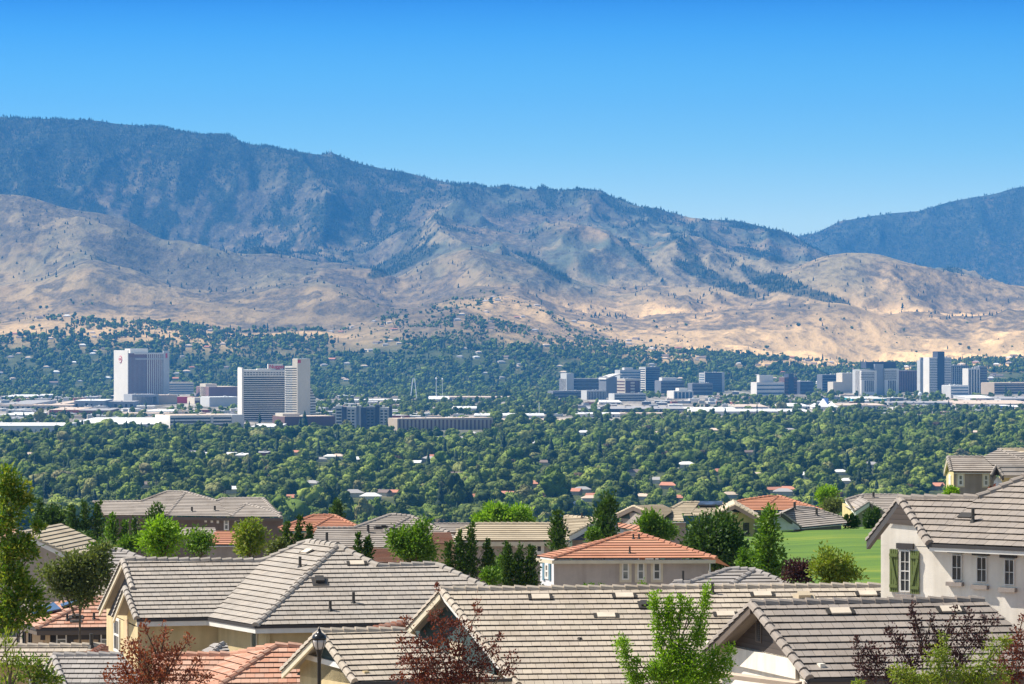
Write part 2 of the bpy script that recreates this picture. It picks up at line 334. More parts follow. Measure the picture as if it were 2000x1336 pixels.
def build_terrain():
    U = np.linspace(-0.23, 0.23, 860)
    Ys = np.concatenate([np.linspace(-300, 400, 50), np.linspace(430, 2300, 40), np.linspace(2400, 8200, 60), np.linspace(8300, 10500, 70), np.linspace(10520, 13800, 200), np.linspace(13820, 18200, 170), np.linspace(18300, 22800, 70), np.linspace(23200, 45000, 12)])
    UU, YY = np.meshgrid(U, Ys); XX = UU * (YY + 1500); ZZ = terr(XX, YY)
    nr, nc = UU.shape; V = np.stack([XX, YY, ZZ], -1).reshape(-1, 3)
    i = (np.arange(nr - 1)[:, None] * nc + np.arange(nc - 1)[None, :]).ravel()
    Fq = np.stack([i, i + 1, i + nc + 1, i + nc], -1)
    f, s, l, px, py = cover(XX, YY, ZZ)
    def b(m, nt, p):
        at_ = N(nt, 'ShaderNodeAttribute'); at_.attribute_name = 'landcover'
        sp = N(nt, 'ShaderNodeSeparateColor'); L(nt, at_.outputs['Color'], sp.inputs[0])
        g = N(nt, 'ShaderNodeNewGeometry')
        def noise(sx, sy, d=6.0, r=0.6):
            mp = N(nt, 'ShaderNodeMapping'); mp.inputs['Scale'].default_value = (sx, sy, sx); L(nt, g.outputs['Position'], mp.inputs['Vector'])
            q = N(nt, 'ShaderNodeTexNoise', Scale=1.0, Detail=d, Roughness=r); L(nt, mp.outputs[0], q.inputs['Vector']); return q.outputs['Fac']
        a = noise(0.004, 0.0022); c = noise(0.03, 0.012); d = noise(0.1, 0.03, 3.0)
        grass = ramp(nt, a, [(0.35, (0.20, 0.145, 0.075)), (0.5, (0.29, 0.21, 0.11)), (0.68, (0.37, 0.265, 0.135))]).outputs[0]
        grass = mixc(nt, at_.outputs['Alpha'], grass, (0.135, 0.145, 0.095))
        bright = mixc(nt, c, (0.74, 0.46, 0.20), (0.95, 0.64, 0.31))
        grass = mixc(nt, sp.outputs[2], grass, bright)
        mul = N(nt, 'ShaderNodeMath', operation='ADD'); L(nt, sp.outputs[1], mul.inputs[0])
        m2 = N(nt, 'ShaderNodeMath', operation='MULTIPLY_ADD'); L(nt, c, m2.inputs[0]); m2.inputs[1].default_value = 3.2; m2.inputs[2].default_value = -1.72
        L(nt, m2.outputs[0], mul.inputs[1]); mul.use_clamp = True
        m3 = N(nt, 'ShaderNodeMath', operation='MULTIPLY'); L(nt, mul.outputs[0], m3.inputs[0]); m3.inputs[1].default_value = 0.8
        rock = ramp(nt, d, [(0.3, (0.045, 0.042, 0.032)), (0.7, (0.14, 0.115, 0.085))]).outputs[0]
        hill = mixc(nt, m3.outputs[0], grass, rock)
        wood = ramp(nt, d, [(0.35, (0.012, 0.022, 0.014)), (0.7, (0.05, 0.06, 0.035))]).outputs[0]
        fm = N(nt, 'ShaderNodeMath', operation='MULTIPLY_ADD'); L(nt, c, fm.inputs[0]); fm.inputs[1].default_value = 1.2; fm.inputs[2].default_value = -0.6
        f2 = N(nt, 'ShaderNodeMath', operation='ADD'); L(nt, sp.outputs[0], f2.inputs[0]); L(nt, fm.outputs[0], f2.inputs[1]); f2.use_clamp = True
        hill = mixc(nt, f2.outputs[0], hill, wood)
        # valley floor
        sx = N(nt, 'ShaderNodeSeparateXYZ'); L(nt, g.outputs['Position'], sx.inputs[0])
        e = noise(0.02, 0.008, 5.0); h = noise(0.006, 0.003, 3.0)
        town = ramp(nt, e, [(0.3, (0.06, 0.07, 0.035)), (0.42, (0.17, 0.15, 0.12)), (0.52, (0.30, 0.27, 0.23)), (0.66, (0.55, 0.48, 0.40))]).outputs[0]
        green = ramp(nt, e, [(0.3, (0.04, 0.06, 0.02)), (0.6, (0.09, 0.10, 0.04)), (0.8, (0.22, 0.18, 0.11))]).outputs[0]
        t1 = N(nt, 'ShaderNodeMapRange'); L(nt, sx.outputs[1], t1.inputs[0]); t1.inputs[1].default_value = 4700; t1.inputs[2].default_value = 5300
        t2 = N(nt, 'ShaderNodeMapRange'); L(nt, sx.outputs[1], t2.inputs[0]); t2.inputs[1].default_value = 7700; t2.inputs[2].default_value = 8500; t2.inputs[3].default_value = 1; t2.inputs[4].default_value = 0
        tt = N(nt, 'ShaderNodeMath', operation='MULTIPLY'); L(nt, t1.outputs[0], tt.inputs[0]); L(nt, t2.outputs[0], tt.inputs[1])
        val = mixc(nt, tt.outputs[0], green, town)
        t0_ = N(nt, 'ShaderNodeMapRange'); L(nt, sx.outputs[1], t0_.inputs[0]); t0_.inputs[1].default_value = 450; t0_.inputs[2].default_value = 1200
        val = mixc(nt, t0_.outputs[0], ramp(nt, e, [(0.35, (0.22, 0.18, 0.14)), (0.6, (0.34, 0.29, 0.23))]).outputs[0], val)
        t3 = N(nt, 'ShaderNodeMapRange'); L(nt, sx.outputs[1], t3.inputs[0]); t3.inputs[1].default_value = 9300; t3.inputs[2].default_value = 9900
        fin = mixc(nt, t3.outputs[0], val, hill)
        L(nt, fin, p.inputs['Base Color']); p.inputs['Roughness'].default_value = 0.95; p.inputs['Specular IOR Level'].default_value = 0.1
        bm = N(nt, 'ShaderNodeBump', Strength=0.9, Distance=12.0); L(nt, c, bm.inputs['Height']); L(nt, bm.outputs[0], p.inputs['Normal'])
    M = mat('terrain', b)
    o = npmesh('terrain', V, Fq, M, smooth=True)
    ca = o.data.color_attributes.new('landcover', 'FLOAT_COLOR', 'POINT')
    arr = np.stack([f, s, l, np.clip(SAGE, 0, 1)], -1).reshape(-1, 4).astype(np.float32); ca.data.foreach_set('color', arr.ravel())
    tag(o, 'valley floor rising to dry tan foothills and a long forested mountain ridge', None, None, 'structure')
    return o
build_terrain()

# ------------------------------------------------------------------ far trees: prototypes
def ico(sub):
    import bmesh
    bm = bmesh.new(); bmesh.ops.create_icosphere(bm, subdivisions=sub, radius=1.0)
    V = np.array([v.co[:] for v in bm.verts]); Fq = np.array([[v.index for v in f.verts] for f in bm.faces]); bm.free(); return V, Fq
ICO2 = ico(2); ICO1 = ico(1)
def lump(V, seed, amp=0.25, fr=2.2):
    n = vnoise(V[:, 0] * fr + 7 + seed, V[:, 1] * fr + V[:, 2] * 1.7 * fr + 3, seed) + 0.5 * vnoise(V[:, 2] * fr * 2 + seed, V[:, 0] * fr * 2 - V[:, 1] * fr, seed + 9)
    return V * (1 + amp * (n - 0.75))[:, None] * 1.0
def tuft_tris(P, Nn, size, g):
    """small leaf-clump triangles at P facing roughly along Nn"""
    k = len(P); a = g.normal(size=(k, 3)); a -= (a * Nn).sum(1)[:, None] * Nn * 0.6; a /= np.linalg.norm(a, axis=1)[:, None]
    b = np.cross(Nn, a) + g.normal(size=(k, 3)) * 0.4; b /= np.linalg.norm(b, axis=1)[:, None]
    s_ = size * g.uniform(0.6, 1.3, k)[:, None]
    V = np.stack([P - a * s_ - b * s_ * 0.5, P + a * s_ - b * s_ * 0.5, P + b * s_], 1).reshape(-1, 3)
    return V, np.arange(3 * k).reshape(-1, 3)
def round_proto(name, seed, mats, h=11.0, wdt=11.0, nl=9, tall=1.0, tuft=0.62, ntuft=110):
    g = np.random.default_rng(seed); Vs = []; Fs = []; Ms = []; off = 0
    def add(V, Fq, m):
        nonlocal off
        Vs.append(V); Fs.append(Fq + off); Ms.append(np.full(len(Fq), m)); off += len(V)
    rr = wdt / 2
    for i in range(nl):
        t = i / nl; ang = i * 2.4 + g.uniform(0, 1); rad = rr * (0.55 if i else 0) * g.uniform(0.7, 1.15)
        cz = h * (0.42 + 0.36 * g.uniform(-0.6, 1)) * tall if i else h * 0.55 * tall
        r = rr * g.uniform(0.22, 0.52) * (1.45 if i == 0 else 1)
        c = np.array([math.cos(ang) * rad, math.sin(ang) * rad, min(cz, h - r * 0.8)])
        V = lump(ICO2[0], seed * 31 + i, 0.8, 2.8) * np.array([r, r, r * g.uniform(0.75, 1.0)]) + c
        add(V, ICO2[1], 0)
        d = g.normal(size=(ntuft, 3)); d /= np.linalg.norm(d, axis=1)[:, None]; d[:, 2] = np.abs(d[:, 2]) * 0.9 - 0.15 * g.random(ntuft)
        P = c + d * r * g.uniform(0.9, 1.22, ntuft)[:, None]
        V, Fq = tuft_tris(P, d, tuft, g); add(V, Fq, 0)
    a = np.linspace(0, 2 * np.pi, 7)[:-1]
    V = np.concatenate([np.stack([0.35 * np.cos(a), 0.35 * np.sin(a), 0 * a - 1.5], -1), np.stack([0.2 * np.cos(a), 0.2 * np.sin(a), 0 * a + h * 0.5], -1)])
    Fq = np.array([[k, (k + 1) % 6, 6 + (k + 1) % 6] for k in range(6)] + [[k, 6 + (k + 1) % 6, 6 + k] for k in range(6)]); add(V, Fq, 1)
    return npmesh(name, np.concatenate(Vs), np.concatenate(Fs), mats, np.concatenate(Ms), link=False)
def cone_proto(name, seed, mats, h=14.0, r0=3.0, tiers=6, k=9, low=0.08):
    g = np.random.default_rng(seed); V = []; Fq = []
    for t in range(tiers):
        z0 = h * (low + (1 - low) * t / tiers); z1 = min(h, z0 + h * (1.9 / tiers)); r = r0 * (1 - t / tiers) ** 0.85 * g.uniform(0.85, 1.1) + 0.15
        i = len(V)
        for q in range(k):
            a = 2 * math.pi * q / k + g.uniform(-0.2, 0.2); rr = r * g.uniform(0.65, 1.15); V.append((rr * math.cos(a), rr * math.sin(a), z0 + g.uniform(-0.3, 0.3)))
        V.append((0, 0, z1))
        for q in range(k): Fq.append((i + q, i + (q + 1) % k, i + k))
    i = len(V)
    for q in range(5):
        a = 2 * math.pi * q / 5; V.append((0.25 * math.cos(a), 0.25 * math.sin(a), -2))
    V.append((0, 0, h * 0.8))
    n0 = len(Fq)
    for q in range(5): Fq.append((i + q, i + (q + 1) % 5, i + 5))
    mi = np.zeros(len(Fq)); mi[n0:] = 1
    return npmesh(name, np.array(V, float), np.array(Fq), mats, mi, link=False)
bark = paint('bark', (0.12, 0.09, 0.06), 0.9, 0.3)
woods = woodsm('valley_foliage', [(0.0, (0.035, 0.060, 0.010)), (0.2, (0.07, 0.105, 0.016)), (0.4, (0.13, 0.165, 0.032)), (0.6, (0.12, 0.185, 0.02)), (0.8, (0.19, 0.25, 0.04)), (0.93, (0.25, 0.31, 0.05)), (1.0, (0.24, 0.22, 0.10))])
darkw = woodsm('conifer_foliage', [(0.0, (0.014, 0.03, 0.014)), (1.0, (0.03, 0.055, 0.024))])
brownw = woodsm('dry_foliage', [(0.0, (0.16, 0.10, 0.06)), (1.0, (0.10, 0.09, 0.05))])
mtn = woodsm('mountain_conifer', [(0.0, (0.008, 0.02, 0.012)), (1.0, (0.022, 0.042, 0.02))])
PROT = [round_proto('valley_tree_a', 1, [woods, bark]), round_proto('valley_tree_b', 2, [woods, bark], 10, 14, 12), round_proto('valley_tree_c', 3, [woods, bark], 14, 10, 9),
        round_proto('valley_tree_d', 4, [woods, bark], 9, 9, 7), round_proto('valley_tree_e', 5, [woods, bark], 12, 12, 14),
        cone_proto('valley_tree_f', 6, [darkw, bark], 15, 3.0), round_proto('valley_tree_g', 8, [woods, bark], 15, 5.0, 6), round_proto('valley_tree_h', 9, [brownw, bark], 9, 9, 7)]
PMT = [cone_proto('mountain_tree_a', 11, [mtn, bark], 16, 4.0, 3, 6), cone_proto('mountain_tree_b', 12, [mtn, bark], 19, 4.6, 4, 6), cone_proto('mountain_tree_c', 13, [mtn, bark], 12, 4.6, 3, 6)]
def scatter(name, P, scl, rot, kind, protos, label):
    me = bpy.data.meshes.new(name); me.vertices.add(len(P)); me.vertices.foreach_set('co', P.astype(np.float32).ravel())
    for an, ty, data, key in (('scl', 'FLOAT_VECTOR', scl, 'vector'), ('rot', 'FLOAT_VECTOR', rot, 'vector'), ('kind', 'INT', kind, 'value')):
        a = me.attributes.new(an, ty, 'POINT'); a.data.foreach_set(key, (data.astype(np.float32) if ty != 'INT' else data.astype(np.int32)).ravel())
    me.update(); o = bpy.data.objects.new(name, me); COL.objects.link(o)
    c = bpy.data.collections.new(name + '_kinds')
    for p in protos: c.objects.link(p)
    ng = bpy.data.node_groups.new(name + '_nodes', 'GeometryNodeTree')
    ng.interface.new_socket('Geometry', in_out='INPUT', socket_type='NodeSocketGeometry'); ng.interface.new_socket('Geometry', in_out='OUTPUT', socket_type='NodeSocketGeometry')
    gi = ng.nodes.new('NodeGroupInput'); go = ng.nodes.new('NodeGroupOutput'); ip = ng.nodes.new('GeometryNodeInstanceOnPoints'); ci = ng.nodes.new('GeometryNodeCollectionInfo')
    ci.inputs['Collection'].default_value = c; ci.inputs['Separate Children'].default_value = True; ci.inputs['Reset Children'].default_value = True
    ip.inputs['Pick Instance'].default_value = True
    def na(nm, ty):
        q = ng.nodes.new('GeometryNodeInputNamedAttribute'); q.data_type = ty; q.inputs['Name'].default_value = nm
        return [s for s in q.outputs if s.enabled and s.name == 'Attribute'][0]
    ng.links.new(gi.outputs[0], ip.inputs['Points']); ng.links.new(ci.outputs[0], ip.inputs['Instance'])
    ng.links.new(na('kind', 'INT'), ip.inputs['Instance Index']); ng.links.new(na('rot', 'FLOAT_VECTOR'), ip.inputs['Rotation']); ng.links.new(na('scl', 'FLOAT_VECTOR'), ip.inputs['Scale'])
    ng.links.new(ip.outputs[0], go.inputs[0])
    md = o.modifiers.new('spread', 'NODES'); md.node_group = ng
    return tag(o, label, None, None, 'stuff')
# ------------------------------------------------------------------ town buildings
CLEAR = []
UZ = Vector((0, 0, 1))
W_white = stucco('white_render', (0.74, 0.69, 0.62), var=0.06, scale=0.05)
W_cream = stucco('cream_render', (0.66, 0.58, 0.47), var=0.06, scale=0.05)
W_tan = stucco('tan_render', (0.46, 0.37, 0.28), var=0.08, scale=0.05)
W_grey = stucco('grey_concrete', (0.34, 0.35, 0.37), var=0.08, scale=0.05)
W_lgrey = stucco('pale_grey_concrete', (0.54, 0.53, 0.51), var=0.08, scale=0.05)
W_dark = stucco('dark_cladding', (0.06, 0.07, 0.10), var=0.1, scale=0.05)
W_slate = stucco('slate_cladding', (0.17, 0.18, 0.20), var=0.1, scale=0.05)
W_brown = stucco('brown_brick', (0.16, 0.09, 0.08), var=0.1, scale=0.05)
W_mauve = stucco('mauve_cladding', (0.25, 0.15, 0.14), var=0.1, scale=0.05)
W_brick = stucco('red_brick', (0.36, 0.10, 0.08), var=0.1, scale=0.05)
W_redp = paint('red_paint', (0.55, 0.03, 0.05))
W_teal = paint('teal_paint', (0.03, 0.30, 0.32))
W_blue = paint('blue_paint', (0.10, 0.20, 0.50))
R_white = paint('white_membrane', (0.78, 0.76, 0.72), 0.7, 0.06)
R_grey = paint('grey_gravel_roof', (0.36, 0.34, 0.33), 0.9, 0.1)
R_tan = paint('tan_gravel_roof', (0.60, 0.47, 0.36), 0.9, 0.1)
R_orange = paint('terracotta_roof', (0.50, 0.21, 0.13), 0.85, 0.15)
R_brown = paint('brown_shingle_roof', (0.20, 0.15, 0.13), 0.9, 0.15)
G_dark = glassm('tinted_window', (0.012, 0.016, 0.025), 0.15)
G_blue = glassm('blue_window', (0.05, 0.09, 0.14), 0.12)
class Fr: pass
def frame(px0, px1, ybase, left, right, depth, psi, Y=None):
    if Y is None: Y = min(HC * F / (ybase - YH), 8150)
    fr = Fr(); fr.Y = Y
    a = R(psi)
    if right: a = -a
    fr.u = Vector((math.cos(a), math.sin(a), 0)); fr.v = Vector((-math.sin(a), math.cos(a), 0))
    fr.o = Vector((vpx(px0 + left, Y), Y, 0))
    q = hitp(fr.o, fr.v, px1 - right, ybase); fr.W = (q - fr.o).dot(fr.u)
    if left:      # depth so that the left side spans `left` pixels
        k = (px0 - 1000) / F; den = fr.v.x - k * fr.v.y; fr.D = (k * fr.o.y - fr.o.x) / den
        if not 4 < fr.D < 400: fr.D = depth
    elif right:
        c = fr.o + fr.u * fr.W; k = (px1 - 1000) / F; den = fr.v.x - k * fr.v.y; fr.D = (k * c.y - c.x) / den
        if not 4 < fr.D < 400: fr.D = depth
    else: fr.D = depth
    return fr
def onf(fr, px, py, side=0):
    """side 0: the front wall, 1: the left wall, 2: the right wall"""
    if side == 0: p = hitp(fr.o, fr.v, px, py); return (p - fr.o).dot(fr.u), p.z
    o = fr.o if side == 1 else fr.o + fr.u * fr.W
    p = hitp(o, fr.u, px, py); return (p - o).dot(fr.v), p.z
def rect(mb, fr, x0, x1, y0, y1, proud=0.25, side=0, mi=0):
    a0, z1 = onf(fr, x0, y0, side); a1, _ = onf(fr, x1, y0, side); _, z0 = onf(fr, (x0 + x1) / 2, y1, side)
    a0, a1 = min(a0, a1), max(a0, a1)
    if side == 0: mb.obox(fr.o, fr.u, fr.v, UZ, (a0, a1), (-proud, 0.05), (z0, z1), mi)
    elif side == 1: mb.obox(fr.o, fr.u, fr.v, UZ, (-proud, 0.05), (a0, a1), (z0, z1), mi)
    else: mb.obox(fr.o + fr.u * fr.W, fr.u, fr.v, UZ, (-0.05, proud), (a0, a1), (z0, z1), mi)
def root_at(fr, name, label, cat, group=None):
    return empty(name, (fr.o.x, fr.o.y, 0), label, cat, group)
def body(fr, root, x0, x1, ytop, m, name='wall', d0=0.0, d1=1.0, zb=-3.0, roof=None, par=1.0):
    mb = MB(); a0, z = onf(fr, x0, ytop); a1, _ = onf(fr, x1, ytop)
    mb.obox(fr.o, fr.u, fr.v, UZ, (a0, a1), (fr.D * d0, fr.D * d1), (zb, z)); o = mb.build(name, m, root, root.location)
    if roof is not None:
        mb = MB(); mb.obox(fr.o, fr.u, fr.v, UZ, (a0 + par, a1 - par), (fr.D * d0 + par, fr.D * d1 - par), (z - 0.02, z + 0.45)); mb.build('roof', roof, root, root.location)
    return o
def bands(fr, root, x0, x1, y0, y1, n, frac, m, side=0, name='window_band', proud=0.25, vertical=False, skip=()):
    for i in range(n):
        if i in skip: continue
        mb = MB()
        if vertical:
            w_ = (x1 - x0) / n; a = x0 + w_ * (i + 0.5 - frac / 2); rect(mb, fr, a, a + w_ * frac, y0, y1, proud, side)
        else:
            h_ = (y1 - y0) / n; a = y0 + h_ * (i + 0.5 - frac / 2); rect(mb, fr, x0, x1, a, a + h_ * frac, proud, side)
        mb.build(name, m, root, root.location)
def text_obj(s, size, mtl, parent, loc, u, up, name='lettering', thick=0.15):
    cu = bpy.data.curves.new('t', 'FONT'); cu.body = s; cu.size = size; cu.extrude = thick; cu.align_x = 'CENTER'; cu.align_y = 'CENTER'; cu.offset = size * 0.02
    ob = bpy.data.objects.new('t', cu); me = bpy.data.meshes.new_from_object(ob); bpy.data.objects.remove(ob); bpy.data.curves.remove(cu)
    n = u.cross(up)
    for v in me.vertices:
        c = v.co.copy(); v.co = loc + u * c.x + up * c.y + n * c.z
    me.materials.clear(); me.materials.append(mtl)
    for p in me.polygons: p.material_index = 0
    o = bpy.data.objects.new(name, me); COL.objects.link(o); o.parent = parent
    for v in me.vertices: v.co -= parent.matrix_world.translation if False else Vector(parent_loc(parent))
    return o
def parent_loc(p):
    l = Vector((0, 0, 0))
    while p is not None: l += p.location; p = p.parent
    return l
def clear(x0, x1, Y, D, front=260): CLEAR.append((x0, x1, Y - front, Y + D))

# --- round-sign hotel
fr = frame(224, 329, 783, 26, 0, 50, 33)
rt = root_at(fr, 'hotel_tower', 'broad white and mauve hotel tower with a round sign high on its white end', 'hotel')
body(fr, rt, 250, 329, 690, W_mauve, roof=R_white)
mb = MB(); _, zt = onf(fr, 237, 684, 1); mb.obox(fr.o, fr.u, fr.v, UZ, (-1.2, 0.5), (-1.5, fr.D + 1.5), (-3, zt)); mb.build('end_wall', W_white, rt, rt.location)
mb = MB(); rect(mb, fr, 318, 329.5, 685, 783, 3.0); mb.build('end_wall', W_lgrey, rt, rt.location)
mb = MB(); rect(mb, fr, 262, 318, 689, 692, 1.0); mb.build('parapet', W_white, rt, rt.location)
mb = MB(); rect(mb, fr, 264, 318, 700, 702.4, 1.0); mb.build('string_course', W_lgrey, rt, rt.location)
bands(fr, rt, 286, 318, 691, 771, 8, 0.42, W_white, vertical=True, proud=0.9, name='pier')
bands(fr, rt, 251, 286, 698, 777, 14, 0.35, W_grey, vertical=True, proud=0.3, name='pier')
body(fr, rt, 262, 297, 681, W_white, name='roof_house', d0=0.3, d1=0.7, zb=60)
mb = MB(); a, z = onf(fr, 236.5, 702, 1); c = fr.o + fr.v * a + Vector((0, 0, z)) - fr.u * 1.2
mb.tube([c, c - fr.u * 0.9], 7.4, 28); sg = mb.build('round_sign', W_redp, rt, rt.location)
mb = MB(); mb.tube([c - fr.u * 0.85, c - fr.u * 1.2], 6.3, 28); mb.build('sign_face', W_white, sg, rt.location)
text_obj('GSR', 6.2, W_redp, sg, c - fr.u * 1.3, -fr.v, UZ)
mb = MB(); rect(mb, fr, 322, 325.5, 690, 699, 3.4); mb.build('wall_sign', W_redp, rt, rt.location)
clear(215, 335, fr.Y, 150, 420)
# --- twin banded hotel towers
fr = frame(466, 557, 824, 8, 0, 30, 14)
rt = root_at(fr, 'hotel_tower', 'lower white banded hotel tower with a red name sign boxed on top', 'hotel')
body(fr, rt, 474, 557, 723, W_white, roof=R_white)
mb = MB(); _, zt = onf(fr, 470, 719, 1); mb.obox(fr.o, fr.u, fr.v, UZ, (-1.5, 1.0), (-1.0, fr.D + 1), (-3, zt - 1)); mb.obox(fr.o, fr.u, fr.v, UZ, (-1.5, 1.0), (1.0, fr.D - 1), (zt - 1, zt + 1)); mb.build('end_wall', W_white, rt, rt.location)
bands(fr, rt, 476, 556.5, 735, 822, 21, 0.55, G_dark)
for k in range(14): bands(fr, rt, 477 + k * 5.7, 481 + k * 5.7, 726, 734, 2, 0.45, G_dark, name='window')
mb = MB(); rect(mb, fr, 536 - 13, 553, 711, 723, -2.0); 
a0, z1 = onf(fr, 524, 711); a1, _ = onf(fr, 553, 711); _, z0 = onf(fr, 540, 723)
mb = MB(); mb.obox(fr.o, fr.u, fr.v, UZ, (a0, a1), (3, 9), (z0 - 1, z1)); rb = mb.build('roof_house', W_white, rt, rt.location)
text_obj('Nugget', 8.2, W_redp, rb, fr.o + fr.u * ((a0 + a1) / 2 + 2.0) + fr.v * 2.7 + Vector((0, 0, (z0 + z1) / 2 + 0.5)), fr.u, UZ)
a0, z1 = onf(fr, 503, 720); a1, _ = onf(fr, 524, 720)
mb = MB(); mb.obox(fr.o, fr.u, fr.v, UZ, (a0, a1), (3, 12), (z0 - 1, z1)); mb.build('roof_house', W_white, rt, rt.location)
clear(455, 640, fr.Y, 120, 300)
fr = frame(556, 606, 824, 25, 0, 40, 48, Y=5380)
rt = root_at(fr, 'hotel_tower', 'taller white hotel tower with a blank cream wall and sloping banded wing', 'hotel')
body(fr, rt, 581, 606, 701, W_cream, d1=0.4, roof=R_white); 
mb = MB(); _, zt = onf(fr, 568, 715, 1); mb.obox(fr.o, fr.u, fr.v, UZ, (0.3, fr.W - 0.3), (1, fr.D), (-3, zt)); mb.build('wall', W_white, rt, rt.location)
bands(fr, rt, 557, 579.5, 717, 810, 21, 0.36, G_dark, side=1)
mb = MB(); rect(mb, fr, 581.5, 587, 703, 709, 0.8); mb.build('wall_sign', W_redp, rt, rt.location)
a0 = fr.W; q1, zt = onf(fr, 606, 744); q2, zs = onf(fr, 622, 778)
mb = MB(); P = [fr.o + fr.u * a + fr.v * b_ + Vector((0, 0, z)) for (a, z) in ((a0, -3), (q2, -3), (q2, zs), (a0 + 0.1, zt)) for b_ in (6,)]
Q = [p + fr.v * 20 for p in P]; mb.face(P); mb.face(Q[::-1])
for k in range(4): mb.face([P[k], Q[k], Q[(k + 1) % 4], P[(k + 1) % 4]])
wg = mb.build('sloping_wing', W_white, rt, rt.location)
for k in range(13):
    z = 3 + k * (zt - 6) / 14; xr = a0 + (q2 - a0) * (1 - max(0, (z - zs)) / (zt - zs)) if z > zs else q2
    mb = MB(); mb.obox(fr.o, fr.u, fr.v, UZ, (a0 + 0.3, xr - 0.4), (5.7, 6.1), (z, z + 1.7)); mb.build('window_band', G_dark, wg, rt.location)
# --- apartment block of stepped grey bays
fr = frame(655, 765, 838, 0, 0, 30, 0)
rt = root_at(fr, 'apartment_building', 'apartment block of alternating pale and dark grey bays with a jagged roofline', 'apartment building')
segs = [(655, 668, 793, W_lgrey, 0), (668, 677, 795, W_dark, 1), (677, 696, 795, W_lgrey, 0), (696, 701, 793, W_slate, 1), (701, 705, 793, W_lgrey, 0.3), (705, 715, 796, W_dark, 1), (715, 733, 795, W_slate, 0), (733, 741, 791, W_dark, 1), (741, 760, 796, W_lgrey, 0), (760, 765, 793, W_dark, 1)]
for (a, b_, t, m_, d) in segs:
    body(fr, rt, a, b_, t, m_, name='bay', d0=-0.06 * d, d1=1 - 0.02 * d, roof=None)
    if m_ is not W_dark:
        for k in range(2 if b_ - a > 12 else 1):
            xx = a + 2 + k * (b_ - a - 3) / 2; bands(fr, rt, xx, xx + min(5, b_ - a - 4), t + 4, 834, 6, 0.5, G_dark, name='window', proud=0.3)
for (a, b_, t) in ((657, 662, 790), (679, 684, 791), (722, 728, 792), (746, 751, 792)): body(fr, rt, a, b_, t, W_white, name='roof_house', d0=0.3, d1=0.6, zb=30)
clear(648, 772, fr.Y, 60, 260)
# --- generic mid-rise blocks
def block(name, label, x0, x1, yt, yb, m, left=0, right=0, depth=35, psi=22, roof=R_grey, Y=None, cat='building', fl=None, vs=None, side=None, house=None, subs=(), front=230):
    fr = frame(x0, x1, yb, left, right, depth, psi, Y); rt = root_at(fr, name, label, cat)
    xa, xb = x0 + left, x1 - right
    body(fr, rt, xa, xb, yt, m, roof=roof)
    if side is not None:
        mb = MB()
        if left: rect(mb, fr, x0 + 0.3, x0 + left, yt + 0.5, yb + 4, 0.3, 1)
        else: rect(mb, fr, x1 - right, x1 - 0.3, yt + 0.5, yb + 4, 0.3, 2)
        mb.build('end_wall', side, rt, rt.location)
    if fl: n, fc, gm = fl[:3]; e = fl[3] if len(fl) > 3 else 0.8; bands(fr, rt, xa + e, xb - e, yt + 2, yb - 1, n, fc, gm)
    if fl and left > 6: bands(fr, rt, x0 + 1, x0 + left - 1, yt + 2, yb - 1, fl[0], fl[1], fl[2], side=1, proud=0.5)
    if vs: n, fc, gm = vs[:3]; bands(fr, rt, xa + 0.8, xb - 0.8, yt + 2, yb, n, fc, gm, vertical=True, name='window_strip', proud=0.4)
    if house: body(fr, rt, house[0], house[1], house[2], house[3] if len(house) > 3 else W_lgrey, name='roof_house', d0=0.25, d1=0.7, zb=2)
    for (a, b_, t, mm, dd) in subs: body(fr, rt, a, b_, t, mm, name='core', d0=-dd, d1=0.8)
    gr = random.Random(int(x0 * 3 + yt))
    for q in range(3):
        a_ = gr.uniform(xa + 1, max(xa + 1.5, xb - 4)); mb = MB(); u0, zz_ = onf(fr, a_, yt); dd = gr.uniform(.25, .6) * fr.D; w_ = gr.uniform(2, 4.5); mb.obox(fr.o, fr.u, fr.v, UZ, (u0, u0 + w_), (dd, dd + w_), (zz_ - .5, zz_ + gr.uniform(1.2, 3))); mb.build('roof_unit', W_lgrey, rt, rt.location)
    clear(x0 - 3, x1 + 3, fr.Y, fr.D + 40, front)
    return fr, rt
block('office_block', 'long low blue grey block with a pale tower at one end', 1106, 1184, 740, 775, W_slate, depth=40, fl=(5, 0.5, G_dark), subs=[(1106, 1120, 729, W_lgrey, 0.05)])
fr, rt = block('curved_glass_tower', 'dark glass block with a rounded pale canopy beside the banded blue grey block', 1184, 1205, 736, 777, W_slate, depth=40, roof=None)
mb = MB(); pts = []
for k in range(9):
    t = k / 8; a, z = onf(fr, 1182 + 32 * t, 739 - 9 * math.sin(t * 1.5)); pts.append((a, z))
for (a0, z0), (a1, z1) in zip(pts[:-1], pts[1:]):
    mb.box8([fr.o + fr.u * a + fr.v * d + Vector((0, 0, z)) for z0_, z1_ in ((z0, z1),) for (a, d, z) in ((a0, -4, z0 - 2.5), (a1, -4, z1 - 2.5), (a1, 36, z1 - 2.5), (a0, 36, z0 - 2.5), (a0, -4, z0), (a1, -4, z1), (a1, 36, z1), (a0, 36, z0))])
mb.build('canopy', W_white, rt, rt.location)
block('office_block', 'grey office tower with a white roof box behind the cream and brown block', 1211, 1251, 723, 768, W_lgrey, depth=30, Y=8000, fl=(8, 0.45, G_blue), vs=None, house=(1222, 1239, 718, W_white))
block('office_block', 'tallest striped office tower, bright bands on its sunlit side', 1248, 1289, 717, 768, W_slate, left=13, depth=30, Y=8060, psi=30, side=W_white, fl=(11, 0.42, G_dark))
